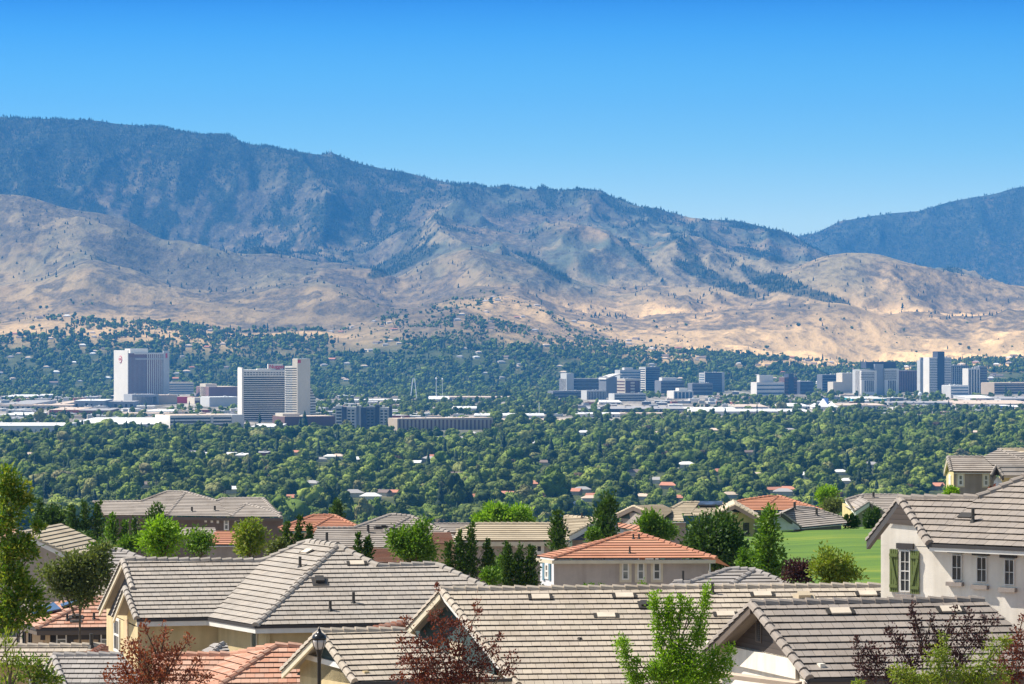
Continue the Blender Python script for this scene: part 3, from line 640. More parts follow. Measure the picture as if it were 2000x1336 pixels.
block('office_block', 'cream and brown banded block standing before the grey office towers', 1201, 1250, 740, 778, W_cream, left=20, depth=30, psi=35, fl=(6, 0.42, W_brown), Y=7500, subs=[(1222, 1231, 745, W_brown, 0.03), (1240, 1249, 745, W_brown, 0.03)])
block('parking_structure', 'low grey parking structure with small square openings below the banded blue grey block', 1146, 1184, 763, 781, W_lgrey, depth=30, vs=(12, 0.5, G_dark), Y=7150)
block('office_block', 'long low grey wing west of the banded blue grey block', 1080, 1147, 764, 779, W_slate, depth=30, fl=(2, 0.4, G_dark), Y=7300)
block('office_block', 'two storey grey office in front of the cream and brown block', 1200, 1262, 769, 786, W_lgrey, depth=30, fl=(3, 0.45, G_dark), Y=7000)
block('office_block', 'flat blue grey office with a white rooftop box east of the striped tower', 1291, 1337, 744, 772, W_slate, depth=35, fl=(4, 0.5, G_dark), house=(1296, 1325, 737.5, W_white), Y=7800)
block('office_block', 'small pale office with white roof edge and blue glass below the flat grey office', 1316, 1354, 764, 782, W_white, depth=35, vs=(5, 0.7, G_blue), roof=R_white, house=(1329, 1346, 758, W_white), Y=7250)
block('office_block', 'black glass office slab with pale grey end wall', 1365, 1415, 728, 768, W_dark, left=12, depth=24, psi=28, side=W_lgrey, fl=(8, 0.4, G_blue), Y=7950, subs=[(1410, 1415, 727, W_lgrey, 0.02)])
block('office_block', 'low grey annex at the foot of the black glass slab', 1352, 1392, 749, 772, W_slate, depth=24, fl=(3, 0.4, G_dark), Y=7600)
block('office_block', 'pale block with open white frame storeys on a wide white base', 1478, 1532, 747, 773, W_white, depth=30, roof=R_tan, fl=(3, 0.35, G_blue), house=(1486, 1513, 733, W_white), Y=7600)
block('office_block', 'dark brown block with a taller dark core, east of the white framed block', 1532, 1557, 737, 770, W_brown, depth=28, fl=(5, 0.4, G_dark), subs=[(1540, 1550, 730, W_dark, 0.04)], Y=7700)
block('office_block', 'small black flat roofed block with bright roof edge', 1563, 1589, 745, 770, W_dark, depth=28, roof=R_white, fl=(3, 0.4, G_blue), Y=7750)
block('hotel_block', 'hazy blue grey slab behind the tan block', 1606, 1640, 732, 765, W_slate, depth=28, Y=8100, fl=(6, 0.4, G_dark))
block('hotel_block', 'plain tan hotel block with rounded top and low tan wing', 1645, 1672, 729, 764, W_cream, depth=30, Y=7900, roof=R_white, subs=[(1626, 1648, 746, W_cream, 0.1)])
# white and dark casino tower pair
fr, rt = block('casino_tower', 'white banded casino tower wings joined by a grey core under a dark crown', 1679, 1753, 722, 769, W_lgrey, depth=34, Y=7600, roof=None)
for (a, b_, t) in ((1679, 1709, 724), (1725, 1752, 720)):
    body(fr, rt, a, b_, t, W_white, name='wing', d0=-0.25, d1=0.6)
    fo = fr.o; fr.o = fr.o - fr.v * fr.D * 0.25
    bands(fr, rt, a + 2, b_ - 1, t + 3, 742, 5, 0.42, G_dark); bands(fr, rt, a + 9, b_ - 2, 743, 765, 5, 0.62, G_dark, vertical=True, name='window_strip')
    fr.o = fo
body(fr, rt, 1693, 1751, 707, W_dark, name='crown', d0=0.1, d1=0.8, zb=60); body(fr, rt, 1707, 1724, 711, W_grey, name='core', d0=-0.1, d1=0.5)
block('hotel_block', 'dull mauve grey hotel block between the casino tower and the pale slab tower', 1752, 1793, 724, 766, W_mauve, depth=30, Y=7950, vs=(12, 0.4, G_dark))
block('hotel_tower', 'pale blank sided slab tower next to the tallest tower', 1791, 1815, 704, 766, W_lgrey, left=6, depth=24, Y=7900, vs=(3, 0.25, W_grey), house=(1800, 1812, 698, W_grey))
block('apartment_tower', 'tallest tower of the skyline, white balconies either side of a black shaft', 1815, 1858, 698, 766, W_white, depth=28, Y=7700, roof=None, fl=(20, 0.4, G_blue), subs=[(1831, 1844, 686.5, W_dark, 0.06)])
block('hotel_block', 'wide hazy grey slab right of the tallest tower', 1857, 1892, 714, 766, W_slate, depth=30, Y=8050, fl=(12, 0.35, G_dark), vs=(8, 0.25, W_lgrey))
block('hotel_tower', 'white tower with dark vertical window strips right of the wide grey slab', 1891, 1914, 720, 770, W_white, depth=26, Y=7650, vs=(4, 0.5, G_dark))
block('hotel_tower', 'dark blue grey tower at the right end of the skyline', 1913, 1928, 716, 770, W_slate, depth=26, Y=7800, fl=(11, 0.35, G_dark))
block('office_block', 'low white podium building below the wide grey slab', 1857, 1892, 753, 772, W_lgrey, depth=40, fl=(3, 0.4, G_blue), roof=R_white, Y=7300)
block('parking_structure', 'long low tan parking terraces at the edge of town, partly behind the trees', 1942, 2040, 748, 770, W_tan, depth=60, fl=(4, 0.4, G_dark), roof=R_tan, Y=7700)
block('hotel_block', 'four storey cream hotel with rows of windows behind the broad hotel tower', 328, 378, 747, 768, W_cream, depth=30, fl=(4, 0.4, G_blue), Y=7700, roof=R_tan)
block('arena', 'big windowless grey mauve theatre drum behind the banded hotel tower', 408, 470, 756, 790, W_mauve, depth=90, roof=R_tan, Y=7000, house=(408, 430, 750, W_cream))
block('theatre', 'plain pale blue grey hall in front of the mauve theatre', 409, 470, 776, 806, W_lgrey, depth=60, roof=R_white, Y=6500)
block('casino_podium', 'long grey podium with a bright white strip at the foot of the broad hotel tower', 258, 310, 771, 796, W_grey, depth=60, roof=R_grey, Y=6650, subs=[(259, 308, 775, W_white, 0.0)])
block('casino_podium', 'beige podium wing next to the red fronted wing', 309, 346, 772, 792, W_tan, depth=60, roof=R_tan, Y=6700)
block('casino_podium', 'low podium wing with a long red front', 345, 381, 775, 785, W_redp, depth=50, roof=R_tan, Y=6800)
block('casino_podium', 'low cream podium wing between the red front and the pale hall', 380, 410, 777, 792, W_cream, depth=50, roof=R_tan, Y=6750, fl=(1, 0.4, W_brown))
block('parking_structure', 'three level white parking garage with dark openings beside the banded hotel towers', 332, 476, 812, 842, W_white, depth=80, roof=R_tan, fl=(4, 0.42, G_dark), Y=5150, subs=[(411, 416, 811, W_lgrey, 0.02), (452, 476, 810, W_lgrey, 0.03)], front=330)
block('casino_podium', 'dark brown casino podium at the foot of the taller banded tower', 556, 655, 814, 838, W_brown, depth=60, roof=R_tan, Y=5180, subs=[(557, 590, 808, W_cream, -0.2)], front=320)
block('condominium_row', 'long row of tan and brown four storey condominiums', 776, 963, 818, 846, W_tan, depth=40, roof=R_tan, Y=5000, vs=(24, 0.42, W_brown), front=330)
block('condominium_row', 'low red brick row with white roof beside the grey bay apartment block', 764, 800, 812, 838, W_brick, depth=40, roof=R_white, Y=5120, fl=(2, 0.4, W_white))
# --- low buildings: (x0, x1, roof back row, roof front row, base row, wall, roof, name, label)
LOW = [
 (0, 66, 806, 811, 816, W_lgrey, R_white, 'warehouse', 'low white roofed warehouse at the far left edge of the industrial strip'),
 (-40, 122, 826, 832, 850, W_white, R_white, 'warehouse', 'large white walled warehouse at the bottom left of the industrial strip'),
 (126, 302, 816, 829, 836, W_lgrey, R_white, 'warehouse', 'very wide warehouse with a brilliant white roof left of the parking garage'),
 (96, 155, 796, 801, 811, W_brick, R_tan, 'warehouse', 'dark red brick warehouse with pale roof'),
 (154, 213, 798, 802, 813, W_brown, R_grey, 'warehouse', 'brown walled warehouse beside the red brick one'),
 (145, 203, 780, 783, 797, W_grey, R_white, 'warehouse', 'grey walled hall with white roof edge left of the broad hotel tower'),
 (200, 262, 783, 785, 796, W_grey, R_grey, 'warehouse', 'low grey hall right before the broad hotel tower'),
 (2, 66, 771, 775, 780, W_lgrey, R_white, 'warehouse', 'thin white roofed shed far left before the tree belt'),
 (62, 90, 770, 773, 778, W_lgrey, R_white, 'warehouse', 'small white roofed shed beside the thin shed on the far left'),
 (284, 336, 800, 804, 809, W_cream, R_white, 'store', 'cream store with white roof in front of the grey podium'),
 (100, 122, 783, 790, 796, W_cream, R_tan, 'store', 'small tan pitched store at the left of the grey hall'),
 (0, 60, 782, 790, 797, W_lgrey, R_grey, 'warehouse', 'grey roofed shed cluster at the far left behind the trees'),
 (232, 330, 806, 808, 813, W_white, R_tan, 'store', 'long thin tan roofed store behind the parking garage'),
 (883, 930, 794, 798, 804, W_lgrey, R_white, 'warehouse', 'white roofed warehouse in the middle tree clearing'),
 (926, 1063, 808, 812, 823, W_lgrey, R_white, 'warehouse', 'long pale warehouse with blue grey front below the mid skyline'),
 (966, 1110, 818, 824, 832, W_cream, R_tan, 'store', 'long tan roofed store row in front of the pale warehouse'),
 (1125, 1213, 806, 809, 815, W_white, R_white, 'warehouse', 'thin bright white warehouse row below the hospital group'),
 (1212, 1302, 806, 808, 815, W_cream, R_tan, 'warehouse', 'tan warehouse row right of the bright white row'),
 (1150, 1352, 794, 799, 805, W_dark, R_grey, 'warehouse', 'very long grey mauve roofed building with dark gables'),
 (832, 876, 774, 780, 785, W_white, R_white, 'store', 'white ride building at the foot of the thin mast'),
 (876, 1000, 774, 776, 782, W_cream, R_tan, 'store', 'low tan building line left of the hospital group'),
 (664, 780, 780, 782, 787, W_white, R_white, 'warehouse', 'thin white shed row behind the grey bay apartments'),
 (1170, 1214, 782, 786, 790, W_white, R_white, 'store', 'cream roofed store below the banded blue grey block'),
 (1352, 1450, 796, 804, 812, W_white, R_white, 'warehouse', 'wide white roofed warehouse left of the white tent'),
 (1436, 1500, 790, 795, 801, W_lgrey, R_tan, 'warehouse', 'pale tan roofed warehouse between the white ones'),
 (1527, 1585, 788, 794, 798, W_white, R_white, 'warehouse', 'flat white roofed hall beside the white tent'),
 (1450, 1585, 799, 804, 810, W_cream, R_white, 'store', 'cream store row with coloured fronts below the flat white hall'),
 (1580, 1640, 803, 807, 812, W_brick, R_tan, 'store', 'brick red store beneath the white tent'),
 (1664, 1732, 775, 779, 784, W_teal, R_white, 'store', 'shallow pitched white roof with teal front below the casino tower'),
 (1640, 1730, 788, 792, 799, W_lgrey, R_tan, 'warehouse', 'tan roofed yard building below the casino tower'),
 (1735, 1860, 784, 787, 793, W_lgrey, R_grey, 'warehouse', 'grey roofed row below the tallest tower'),
 (1895, 1955, 772, 778, 783, W_lgrey, R_white, 'warehouse', 'white roofed warehouse below the dark tower at the right'),
 (1955, 2030, 775, 779, 785, W_lgrey, R_grey, 'warehouse', 'grey roofed warehouse at the right edge'),
 (1870, 2030, 782, 789, 794, W_cream, R_tan, 'warehouse', 'very long tan roofed depot at the right edge'),
 (1845, 1876, 793, 795, 799, W_white, R_white, 'store', 'small white roofed shed left of the blue fronted one'),
 (1945, 1975, 791, 793, 799, W_blue, R_white, 'store', 'small shed with a bright blue front near the right edge'),
 (1975, 2020, 792, 795, 800, W_white, R_white, 'store', 'white shed right of the blue fronted one'),
 (810, 906, 853, 857, 862, W_brown, R_grey, 'store', 'long grey brown roofed building among the trees below the condominium row'),
 (1036, 1060, 862, 869, 873, W_white, R_white, 'store', 'single white roof in the trees right of the long grey brown building'),
 (350, 452, 884, 889, 897, W_white, R_white, 'store', 'long white shopping block in the tree belt'),
 (362, 392, 881, 884, 897, W_lgrey, R_grey, 'store', 'grey boxed entrance hall of the white shopping block'),
 (460, 498, 886, 890, 897, W_white, R_white, 'store', 'white store right of the long shopping block'),
 (494, 522, 882, 885, 898, W_brick, R_grey, 'store', 'grey and red store at the end of the shopping row'),
 (188, 262, 890, 893, 899, W_cream, R_tan, 'store', 'tan store left of the shopping block in the trees'),
 (775, 820, 900, 905, 911, W_lgrey, R_white, 'store', 'white roofed store with pale yard in the middle of the tree belt'),
 (1752, 1802, 833, 837, 842, W_lgrey, R_white, 'school', 'white roofed school in the trees, left of the pair'),
 (1803, 1846, 834, 840, 845, W_lgrey, R_white, 'school', 'white roofed school in the trees, right of the pair'),
 (1515, 1560, 837, 842, 848, W_lgrey, R_grey, 'store', 'grey roofed store in the trees right of the middle'),
 (1572, 1600, 834, 838, 844, W_cream, R_tan, 'store', 'tan roofed store in the trees near a dark conifer'),
 (1255, 1302, 843, 850, 855, W_tan, R_tan, 'store', 'broad tan roof in the trees below the hospital group'),
 (0, 140, 790, 792, 798, W_cream, R_tan, 'warehouse', 'thin tan roofed row behind the red brick warehouse'),
 (560, 640, 838, 841, 846, W_white, R_tan, 'store', 'low white fronted arcade before the dark brown podium'),
 (490, 545, 828, 834, 842, W_lgrey, R_white, 'store', 'rounded white entrance pavilion between the garage and brown podium'),
]
for (x0, x1, yb_, yf, ybase, wm, rm, nm, lab) in LOW:
    Y = min(HC * F / (ybase - YH), 8100); h = (ybase - yf) * Y / F; h = max(h, 3.5)
    Yb = min((HC - h) * F / (yb_ - YH), Y + 420); Yb = max(Yb, Y + 18)
    g = random.Random(x0 * 7 + ybase); rt = empty(nm, (vpx((x0 + x1) / 2, Y), Y, 0), lab, nm.replace('_', ' '))
    xa, xb = vpx(x0, Y), vpx(x1, Y); mb = MB(); mb.box(xa, xb, Y, Yb, -2, h); mb.build('wall', wm, rt, rt.location)
    mb = MB(); mb.box(xa - 0.6, xb + 0.6, Y - 0.8, Yb + 0.6, h + 0.003, h + 0.55)
    k = 0
    while k < (xb - xa) / 22: 
        cx = g.uniform(xa + 3, xb - 3); cy = g.uniform(Y + 4, Yb - 4); mb.box(cx - 1.6, cx + 1.6, cy - 1.3, cy + 1.3, h + 0.5, h + 1.9); k += 1
    mb.build('roof', rm, rt, rt.location)
    n = max(1, min(14, int((x1 - x0) / 9)))
    for q in range(n):
        cx = xa + (xb - xa) * (q + 0.5) / n; ww = (xb - xa) / n * g.uniform(0.3, 0.6); mb = MB(); mb.box(cx - ww / 2, cx + ww / 2, Y - 0.15, Y + 0.1, 0.4, h * g.uniform(0.45, 0.75)); mb.build('doorway', g.choice([G_dark, G_dark, W_grey, W_brown]), rt, rt.location)
    clear(x0 - 2, x1 + 2, Y, Yb - Y + 10, 40 if ybase < 850 else 110)
# white tent, ride tower, mast, water tower, signs, domes, flag
Y = HC * F / (800 - YH); xa, xb = vpx(1586, Y), vpx(1636, Y); mb = MB(); mid = (xa + xb) / 2
for k in range(3):
    a = xa + (xb - xa) * k / 3; b_ = xa + (xb - xa) * (k + 1) / 3; zt = (11, 19, 13)[k]
    A = [(a, Y, 5), (b_, Y, 5), (b_, Y + 60, 5), (a, Y + 60, 5)]; T1 = ((a + b_) / 2, Y + 18, zt); T2 = ((a + b_) / 2, Y + 42, zt)
    mb.face([A[0], A[1], T1]); mb.face([A[1], A[2], T2, T1]); mb.face([A[2], A[3], T2]); mb.face([A[3], A[0], T1, T2])
tn = empty('event_tent', (mid, Y, 0), 'brilliant white peaked tent roof at the centre right of the industrial strip', 'tent'); mb.build('canopy', R_white, tn, tn.location)
mb = MB(); mb.box(xa + 1, xb - 1, Y + 1, Y + 58, -1, 5); mb.build('wall', W_white, tn, tn.location)
mb = MB(); mb.box(vpx(1612, Y), vpx(1624, Y), Y + 62, Y + 64, 2, 20); mb.build('banner', W_blue, tn, tn.location); clear(1583, 1640, Y, 80, 160)
Y = HC * F / (781 - YH) ; steel = paint('painted_steel', (0.75, 0.76, 0.76), 0.5)
rt = empty('ride_tower', (vpx(808, Y), Y, 0), 'tall narrow white steel A frame of a sling ride above the trees', 'amusement ride')
for s_ in (-1, 1):
    mb = MB(); mb.tube([(vpx(808 + 6.5 * s_, Y), Y, -1), (vpx(808 + 1.6 * s_, Y), Y, zof(739, Y))], 0.8, 6); mb.build('leg', steel, rt, rt.location)
mb = MB(); mb.box(vpx(805.6, Y), vpx(810.4, Y), Y - 1, Y + 1, zof(740, Y), zof(738, Y)); mb.build('crossbar', steel, rt, rt.location); clear(800, 816, Y, 30, 200)
def mast(name, lab, cat, px, yt, yb, r, Y=None, head=None):
    Y = Y or HC * F / (yb - YH); rt = empty(name, (vpx(px, Y), Y, 0), lab, cat); mb = MB(); zt = zof(yt, Y)
    mb.tube([(vpx(px, Y), Y, -1), (vpx(px, Y), Y, zt)], [r, r * 0.6], 8); mb.build('pole', steel, rt, rt.location)
    if head: mb = MB(); mb.lathe((vpx(px, Y), Y, zt), [(0.1, head * 1.2), (head, head * 0.5), (head, -head * 0.5), (0.2, -head)], 10); mb.build('head', steel, rt, rt.location)
    clear(px - 4, px + 4, Y, 20, 200)
mast('mast', 'thin white mast with a small ball on top, right of the A frame ride', 'mast', 852, 739, 779, 0.6, head=2.0)
zr = float(terr(np.array([vpx(645, 17950)]), np.array([17950.0]))[0]); rt = empty('radio_mast', (vpx(645, 17950), 17950, zr), 'tiny radio mast on the rocky knob of the mountain ridge', 'mast')
for dx, hh in ((0, 34), (9, 16), (-11, 12)):
    mb = MB(); mb.tube([(vpx(645, 17950) + dx, 17950, zr - 5), (vpx(645, 17950) + dx, 17950, zr + hh)], [1.6, 0.9], 6); mb.build('pole', steel, rt, rt.location)
mast('sign_pole', 'tall plain pole rising from the pale warehouse', 'pole', 1053, 786, 812, 0.8)
mast('water_tower', 'small white water tower below the tallest tower', 'water tower', 1797, 770, 786, 1.2, head=4.2)
mast('mast', 'short floodlight mast just right of the ball topped mast', 'mast', 864, 740, 779, 0.35, head=1.6)
Y = HC * F / (856 - YH); rt = empty('dome', (vpx(926, Y), Y, 0), 'small white domed roof at the end of the long grey brown building', 'dome')
mb = MB(); mb.lathe((vpx(926, Y), Y, 0), [(5.5, -1), (5.5, 3), (5.2, 5), (4, 7), (2, 8.4), (0.1, 9)], 18); mb.build('dome_shell', W_white, rt, rt.location, smooth=True); clear(918, 934, Y, 20, 120)
Y = 4550; rt = empty('flagpole', (vpx(655, Y), Y, 0), 'flagpole with a dark blue and red flag rising from the tree belt', 'flagpole')
mb = MB(); mb.tube([(vpx(655, Y), Y, 0), (vpx(655, Y), Y, zof(848, Y))], [0.5, 0.25], 8); mb.build('pole', steel, rt, rt.location)
mb = MB(); W2 = [(vpx(655 + 1.4 * k, Y), Y + 0.6 * math.sin(k * 1.3)) for k in range(7)]
for (a, ya), (b_, yb2) in zip(W2[:-1], W2[1:]): mb.face([(a, ya, zof(862, Y)), (b_, yb2, zof(863, Y)), (b_, yb2, zof(855, Y)), (a, ya, zof(854, Y))])
mb.build('flag', paint('flag_cloth', (0.10, 0.06, 0.16)), rt, rt.location); clear(650, 668, Y, 10, 350)

# --- small houses among the trees
def house_protos():
    out = []
    for k, (rm, wm) in enumerate(((R_grey, W_cream), (R_orange, W_tan), (R_white, W_white), (R_brown, W_cream), (R_tan, W_lgrey))):
        mb = MB(); mb.box(-8, 8, -5, 5, -2, 3.4); wl = mb
        rf = MB(); e = 0.7; A = [(-8 - e, -5 - e, 3.2), (8 + e, -5 - e, 3.2), (8 + e, 5 + e, 3.2), (-8 - e, 5 + e, 3.2)]; h = 5.6
        if k % 2: T = [(-8 - e, 0, h), (8 + e, 0, h)]
        else: T = [(-3.5, 0, h), (3.5, 0, h)]
        rf.face([A[0], A[1], T[1], T[0]]); rf.face([A[1], A[2], T[1]]); rf.face([A[2], A[3], T[0], T[1]]); rf.face([A[3], A[0], T[0]]); rf.face(A[::-1])
        out.append((wl, wm, rf, rm))
    return out
HP = house_protos(); HM = {}
HLAB = ['small house with a hipped grey roof peeping out of the trees', 'small house with a terracotta roof peeping out of the trees', 'small white roofed house peeping out of the trees', 'small house with a gabled brown roof peeping out of the trees', 'small house with a pale tan roof peeping out of the trees']
def small_house(k, x, y, z, rz, s=1.0, label=None, group='small houses scattered among the far trees'):
    if k not in HM:
        wl, wm, rf, rm = HP[k]; a = wl.build('wall', wm); b_ = rf.build('roof', rm); HM[k] = (a.data, b_.data); bpy.data.objects.remove(a); bpy.data.objects.remove(b_)
    e = empty('small_house', (x, y, z), label or HLAB[k], 'house', group); e.rotation_euler.z = rz; e.scale = (s, s, s * 1.1)
    for nm, me in (('wall', HM[k][0]), ('roof', HM[k][1])):
        o = bpy.data.objects.new(nm, me); COL.objects.link(o); o.parent = e
    return e
# (px, row of roof, kind) seen through gaps of the near woods
HS = [(645, 888, 2), (626, 893, 0), (848, 889, 1), (838, 893, 0), (745, 958, 3), (765, 957, 1), (724, 966, 2), (815, 968, 4), (690, 960, 0), (907, 950, 1), (928, 965, 1), (950, 985, 1), (990, 960, 1), (1040, 942, 1), (1117, 956, 1), (1137, 952, 0), (1152, 968, 4), (1117, 980, 2), (1163, 965, 1), (1284, 934, 0), (1330, 968, 1), (1403, 918, 1), (1478, 925, 4), (1570, 925, 2), (1640, 918, 2), (1510, 952, 1), (1530, 957, 0), (1545, 952, 1), (1822, 946, 1), (1838, 945, 1), (1425, 962, 4), (455, 952, 2), (563, 968, 1), (1140, 843, 2), (1210, 840, 4), (1395, 838, 4), (1340, 905, 2), (1655, 935, 2), (60, 886, 4), (92, 895, 0), (580, 880, 1), (1310, 945, 1), (1256, 965, 4), (700, 895, 2), (660, 888, 4), (1700, 905, 0), (1240, 920, 3), (1070, 900, 3), (890, 925, 3), (1460, 880, 3), (1980, 850, 2), (1905, 842, 4), (280, 942, 3), (610, 940, 0), (1360, 862, 2)]
for i, (px, py, k) in enumerate(HS):
    Y = (HC - 5) * F / (py - YH); small_house(k, vpx(px, Y), Y, 0, rng.uniform(-0.5, 0.5), rng.uniform(0.85, 1.15)); CLEAR.append((px - 13, px + 13, Y - 290, Y + 16))
n = 0
while n < 150:      # the far slopes below the hills
    px = rng.uniform(0, 2000); Y = rng.uniform(8500, 10900)
    if 770 < px < 1250 and rng.random() < 0.35: Y = rng.uniform(10500, 11300)
    if Y > 10500 and not 700 < px < 1250: continue
    if 212 < px < 340 or 455 < px < 628 or 795 < px < 875: continue
    x = vpx(px, Y); z = float(terr(np.array([x]), np.array([Y]))[0]); k = rng.choice([0, 2, 3, 3, 4, 4, 1, 0])
    small_house(k, x, Y, z, rng.uniform(-0.6, 0.6), rng.uniform(0.8, 1.3), ['small house with a hipped grey roof on the far treed slope', 'small house with a terracotta roof on the far treed slope', 'small white roofed house on the far treed slope', 'small house with a gabled brown roof on the far treed slope', 'small house with a pale tan roof on the far treed slope'][k], 'houses on the far slope below the hills')
    CLEAR.append((px - 7, px + 7, Y - 260, Y + 20)); n += 1

# small sheds, shops and parked rows that fill the industrial strip
SB_ = []
for k, (wm, rm) in enumerate(((W_white, R_white), (W_lgrey, R_white), (W_cream, R_tan), (W_grey, R_grey), (W_brick, R_tan), (W_slate, R_white))):
    a_ = MB(); a_.box(-11, 11, 0, 16, -2, 5); b_ = MB(); b_.box(-11.4, 11.4, -0.4, 16.4, 5.003, 5.6); b_.box(-4, -1, 5, 8, 5.6, 7.2); SB_.append((a_, wm, b_, rm))
SBM = {}
SBL = ['small white walled shed', 'small pale grey shed with a white roof', 'small cream shop with a tan roof', 'small grey flat roofed shed', 'small red brick shop', 'small slate blue shed with a white roof']
n = 0; gs = random.Random(77)
while n < 300:
    px = gs.uniform(-20, 2020); row = gs.uniform(770, 834)
    if px > 1100 and row > 800 + gs.uniform(0, 15): continue
    if 780 < px < 1130 and row < 812: continue
    Y = HC * F / (row - YH); s_ = gs.uniform(0.5, 1.5)
    if any(a < px + 14 and b_ > px - 14 and c_ < Y + 40 and d_ > Y - 60 for a, b_, c_, d_ in CLEAR[:150]): continue
    k = gs.choice([0, 0, 1, 1, 2, 2, 3, 4, 5])
    if k not in SBM:
        A_, wm, B_, rm = SB_[k]; o1 = A_.build('wall', wm); o2 = B_.build('roof', rm); SBM[k] = (o1.data, o2.data); bpy.data.objects.remove(o1); bpy.data.objects.remove(o2)
    e = empty('small_building', (vpx(px, Y), Y, 0), SBL[k] + ' in the busy industrial strip of the town', 'building', 'small buildings of the industrial strip'); e.rotation_euler.z = gs.uniform(-.3, .3); e.scale = (s_, s_ * gs.uniform(.8, 2), gs.uniform(.7, 1.2))
    for nm, me in (('wall', SBM[k][0]), ('roof', SBM[k][1])): o = bpy.data.objects.new(nm, me); COL.objects.link(o); o.parent = e
    n += 1

# ------------------------------------------------------------------ valley woods
g = np.random.default_rng(5)
def cand(y0, y1, spacing):
    area = 0.5 * (y1 ** 2 - y0 ** 2) * 2300 / F; n = int(area / spacing ** 2); Y = np.sqrt(g.uniform(y0 ** 2, y1 ** 2, n)); px = g.uniform(-160, 2160, n); return px, Y
C1 = cand(2500, 5200, 17); C2 = cand(5200, 8300, 18); C3 = cand(8300, 11600, 14.5)
px = np.concatenate([C1[0], C2[0], C3[0]]); Y = np.concatenate([C1[1], C2[1], C3[1]])
x = (px - 1000) * Y / F; z = terr(x, Y)
row = YH - (z - HC) * F / Y
nz = fbm(x / 130, Y / 420, 4, 200); nc = fbm(x / 260, Y / 500, 4, 210)
nearlim = poly(px, [(0, 850), (120, 845), (320, 842), (480, 846), (640, 846), (780, 852), (960, 848), (1000, 832), (1120, 826), (1280, 828), (1440, 818), (1560, 812), (1640, 803), (1800, 800), (2000, 800)])
farlim = poly(px, [(0, 775), (200, 775), (420, 764), (640, 782), (760, 778), (1000, 780), (1100, 768), (1300, 764), (1700, 764), (2000, 766)])
dens = np.where(row > nearlim, 0.95, np.where(row > farlim, 0.40 * sstep(0.40, 0.54, nc), 0.95))
mid = (px > 780) & (px < 1130) & (row > 778) & (row < 812); dens = np.where(mid, 0.8, dens)
dens = np.where((row < 700) & (row > 640) & (nc > 0.60), 0.12, dens)
# open dry patches in the far woods
for (a, b_, c_, d_) in ((0, 130, 628, 642), (228, 300, 660, 672), (640, 780, 664, 690), (520, 580, 684, 694), (470, 500, 692, 699), (0, 60, 672, 684), (1090, 1135, 703, 712), (1480, 1640, 706, 716), (1690, 2000, 728, 738), (1850, 2000, 738, 746), (440, 640, 650, 656)):
    dens = np.where((px > a) & (px < b_) & (row > c_) & (row < d_), 0.03, dens)
slope = (Y > 10500)
hill = sstep(700, 800, px) * sstep(1290, 1120, px); dens = np.where(slope, 0.55 * hill * sstep(11500, 10600, Y) * sstep(0.38, 0.58, nz) + 0.03 * (nz > 0.55), dens)
TL = [(0, 640), (60, 645), (100, 618), (200, 622), (300, 630), (500, 636), (620, 643), (670, 664), (750, 672), (800, 655), (900, 672), (1050, 676), (1200, 684), (1400, 690), (1600, 705), (2000, 702)]
tl = poly(px, TL)
dens = np.where((row < tl) & ~slope, np.minimum(dens, 0.12 + 0.75 * hill * sstep(0.38, 0.56, nz)), dens)
keep = g.random(len(px)) < dens * np.where(row > nearlim, 1, sstep(0.2, 0.45, nz) * 0.6 + 0.4)
for (a, b_, c_, d_) in CLEAR: keep &= ~((px > a) & (px < b_) & (Y > c_) & (Y < d_))
px, Y, x, z, nz, row = px[keep], Y[keep], x[keep], z[keep], nz[keep], row[keep]
n = len(px); u = g.random(n)
kind = np.where(u < 0.24, 0, np.where(u < 0.44, 1, np.where(u < 0.58, 2, np.where(u < 0.72, 3, np.where(u < 0.86, 4, np.where(u < 0.90, 5, np.where(u < 0.985, 6, 7))))))).astype(int)
far_ = Y > 8300; kind = np.where(far_ & (g.random(n) < 0.15), 5, kind)
s = g.uniform(0.7, 1.5, n) ** 1.0 * (1 + 0.5 * (nz - 0.5)); s = np.where(Y > 8300, s * 0.8, s); s = np.where((Y > 10500) | (row < poly(px, TL)), s * 0.65, s); s = np.where((Y > 5300) & (Y < 8300), s * 0.72, s); s = s * np.where(g.random(n) < 0.3, 0.65, 1.0)
big = g.random(n) < 0.03; s = np.where(big, s * 1.35, s)
# how big each near tree shows: those standing above the nearer houses
own = np.where((Y > 2860) & (row < 995) & (px > -5) & (px < 2005))[0]; own = own[np.argsort(Y[own] / (s[own] + 0.3))][:300]
ownset = np.zeros(n, bool); ownset[own] = True
KL = ['round crowned broadleaf tree', 'wide spreading broadleaf tree', 'tall full broadleaf tree', 'small round broadleaf tree', 'many lobed broadleaf tree', 'dark pointed conifer', 'narrow columnar poplar', 'bare looking brownish tree']
for i in own:
    o = bpy.data.objects.new('conifer_tree' if kind[i] == 5 else 'broadleaf_tree', PROT[kind[i]].data); COL.objects.link(o)
    o.location = (x[i], Y[i], z[i]); o.rotation_euler = (0, 0, g.uniform(0, 6.28)); o.scale = (s[i] * g.uniform(0.9, 1.15), s[i] * g.uniform(0.9, 1.15), s[i])
    tag(o, KL[kind[i]] + ' in the dense valley woods just beyond the houses', 'tree', 'nearest trees of the valley woods')
k = ~ownset; m_ = k.sum()
scl = s[k][:, None] * g.uniform(0.75, 1.38, (m_, 3)); rot = np.stack([0 * Y[k], 0 * Y[k], g.uniform(0, 6.28, m_)], -1)
scatter('valley_woods', np.stack([x[k], Y[k], z[k]], -1), scl, rot, kind[k], PROT, 'dense green woods filling the valley floor between the houses and the town')
print('valley trees', n)
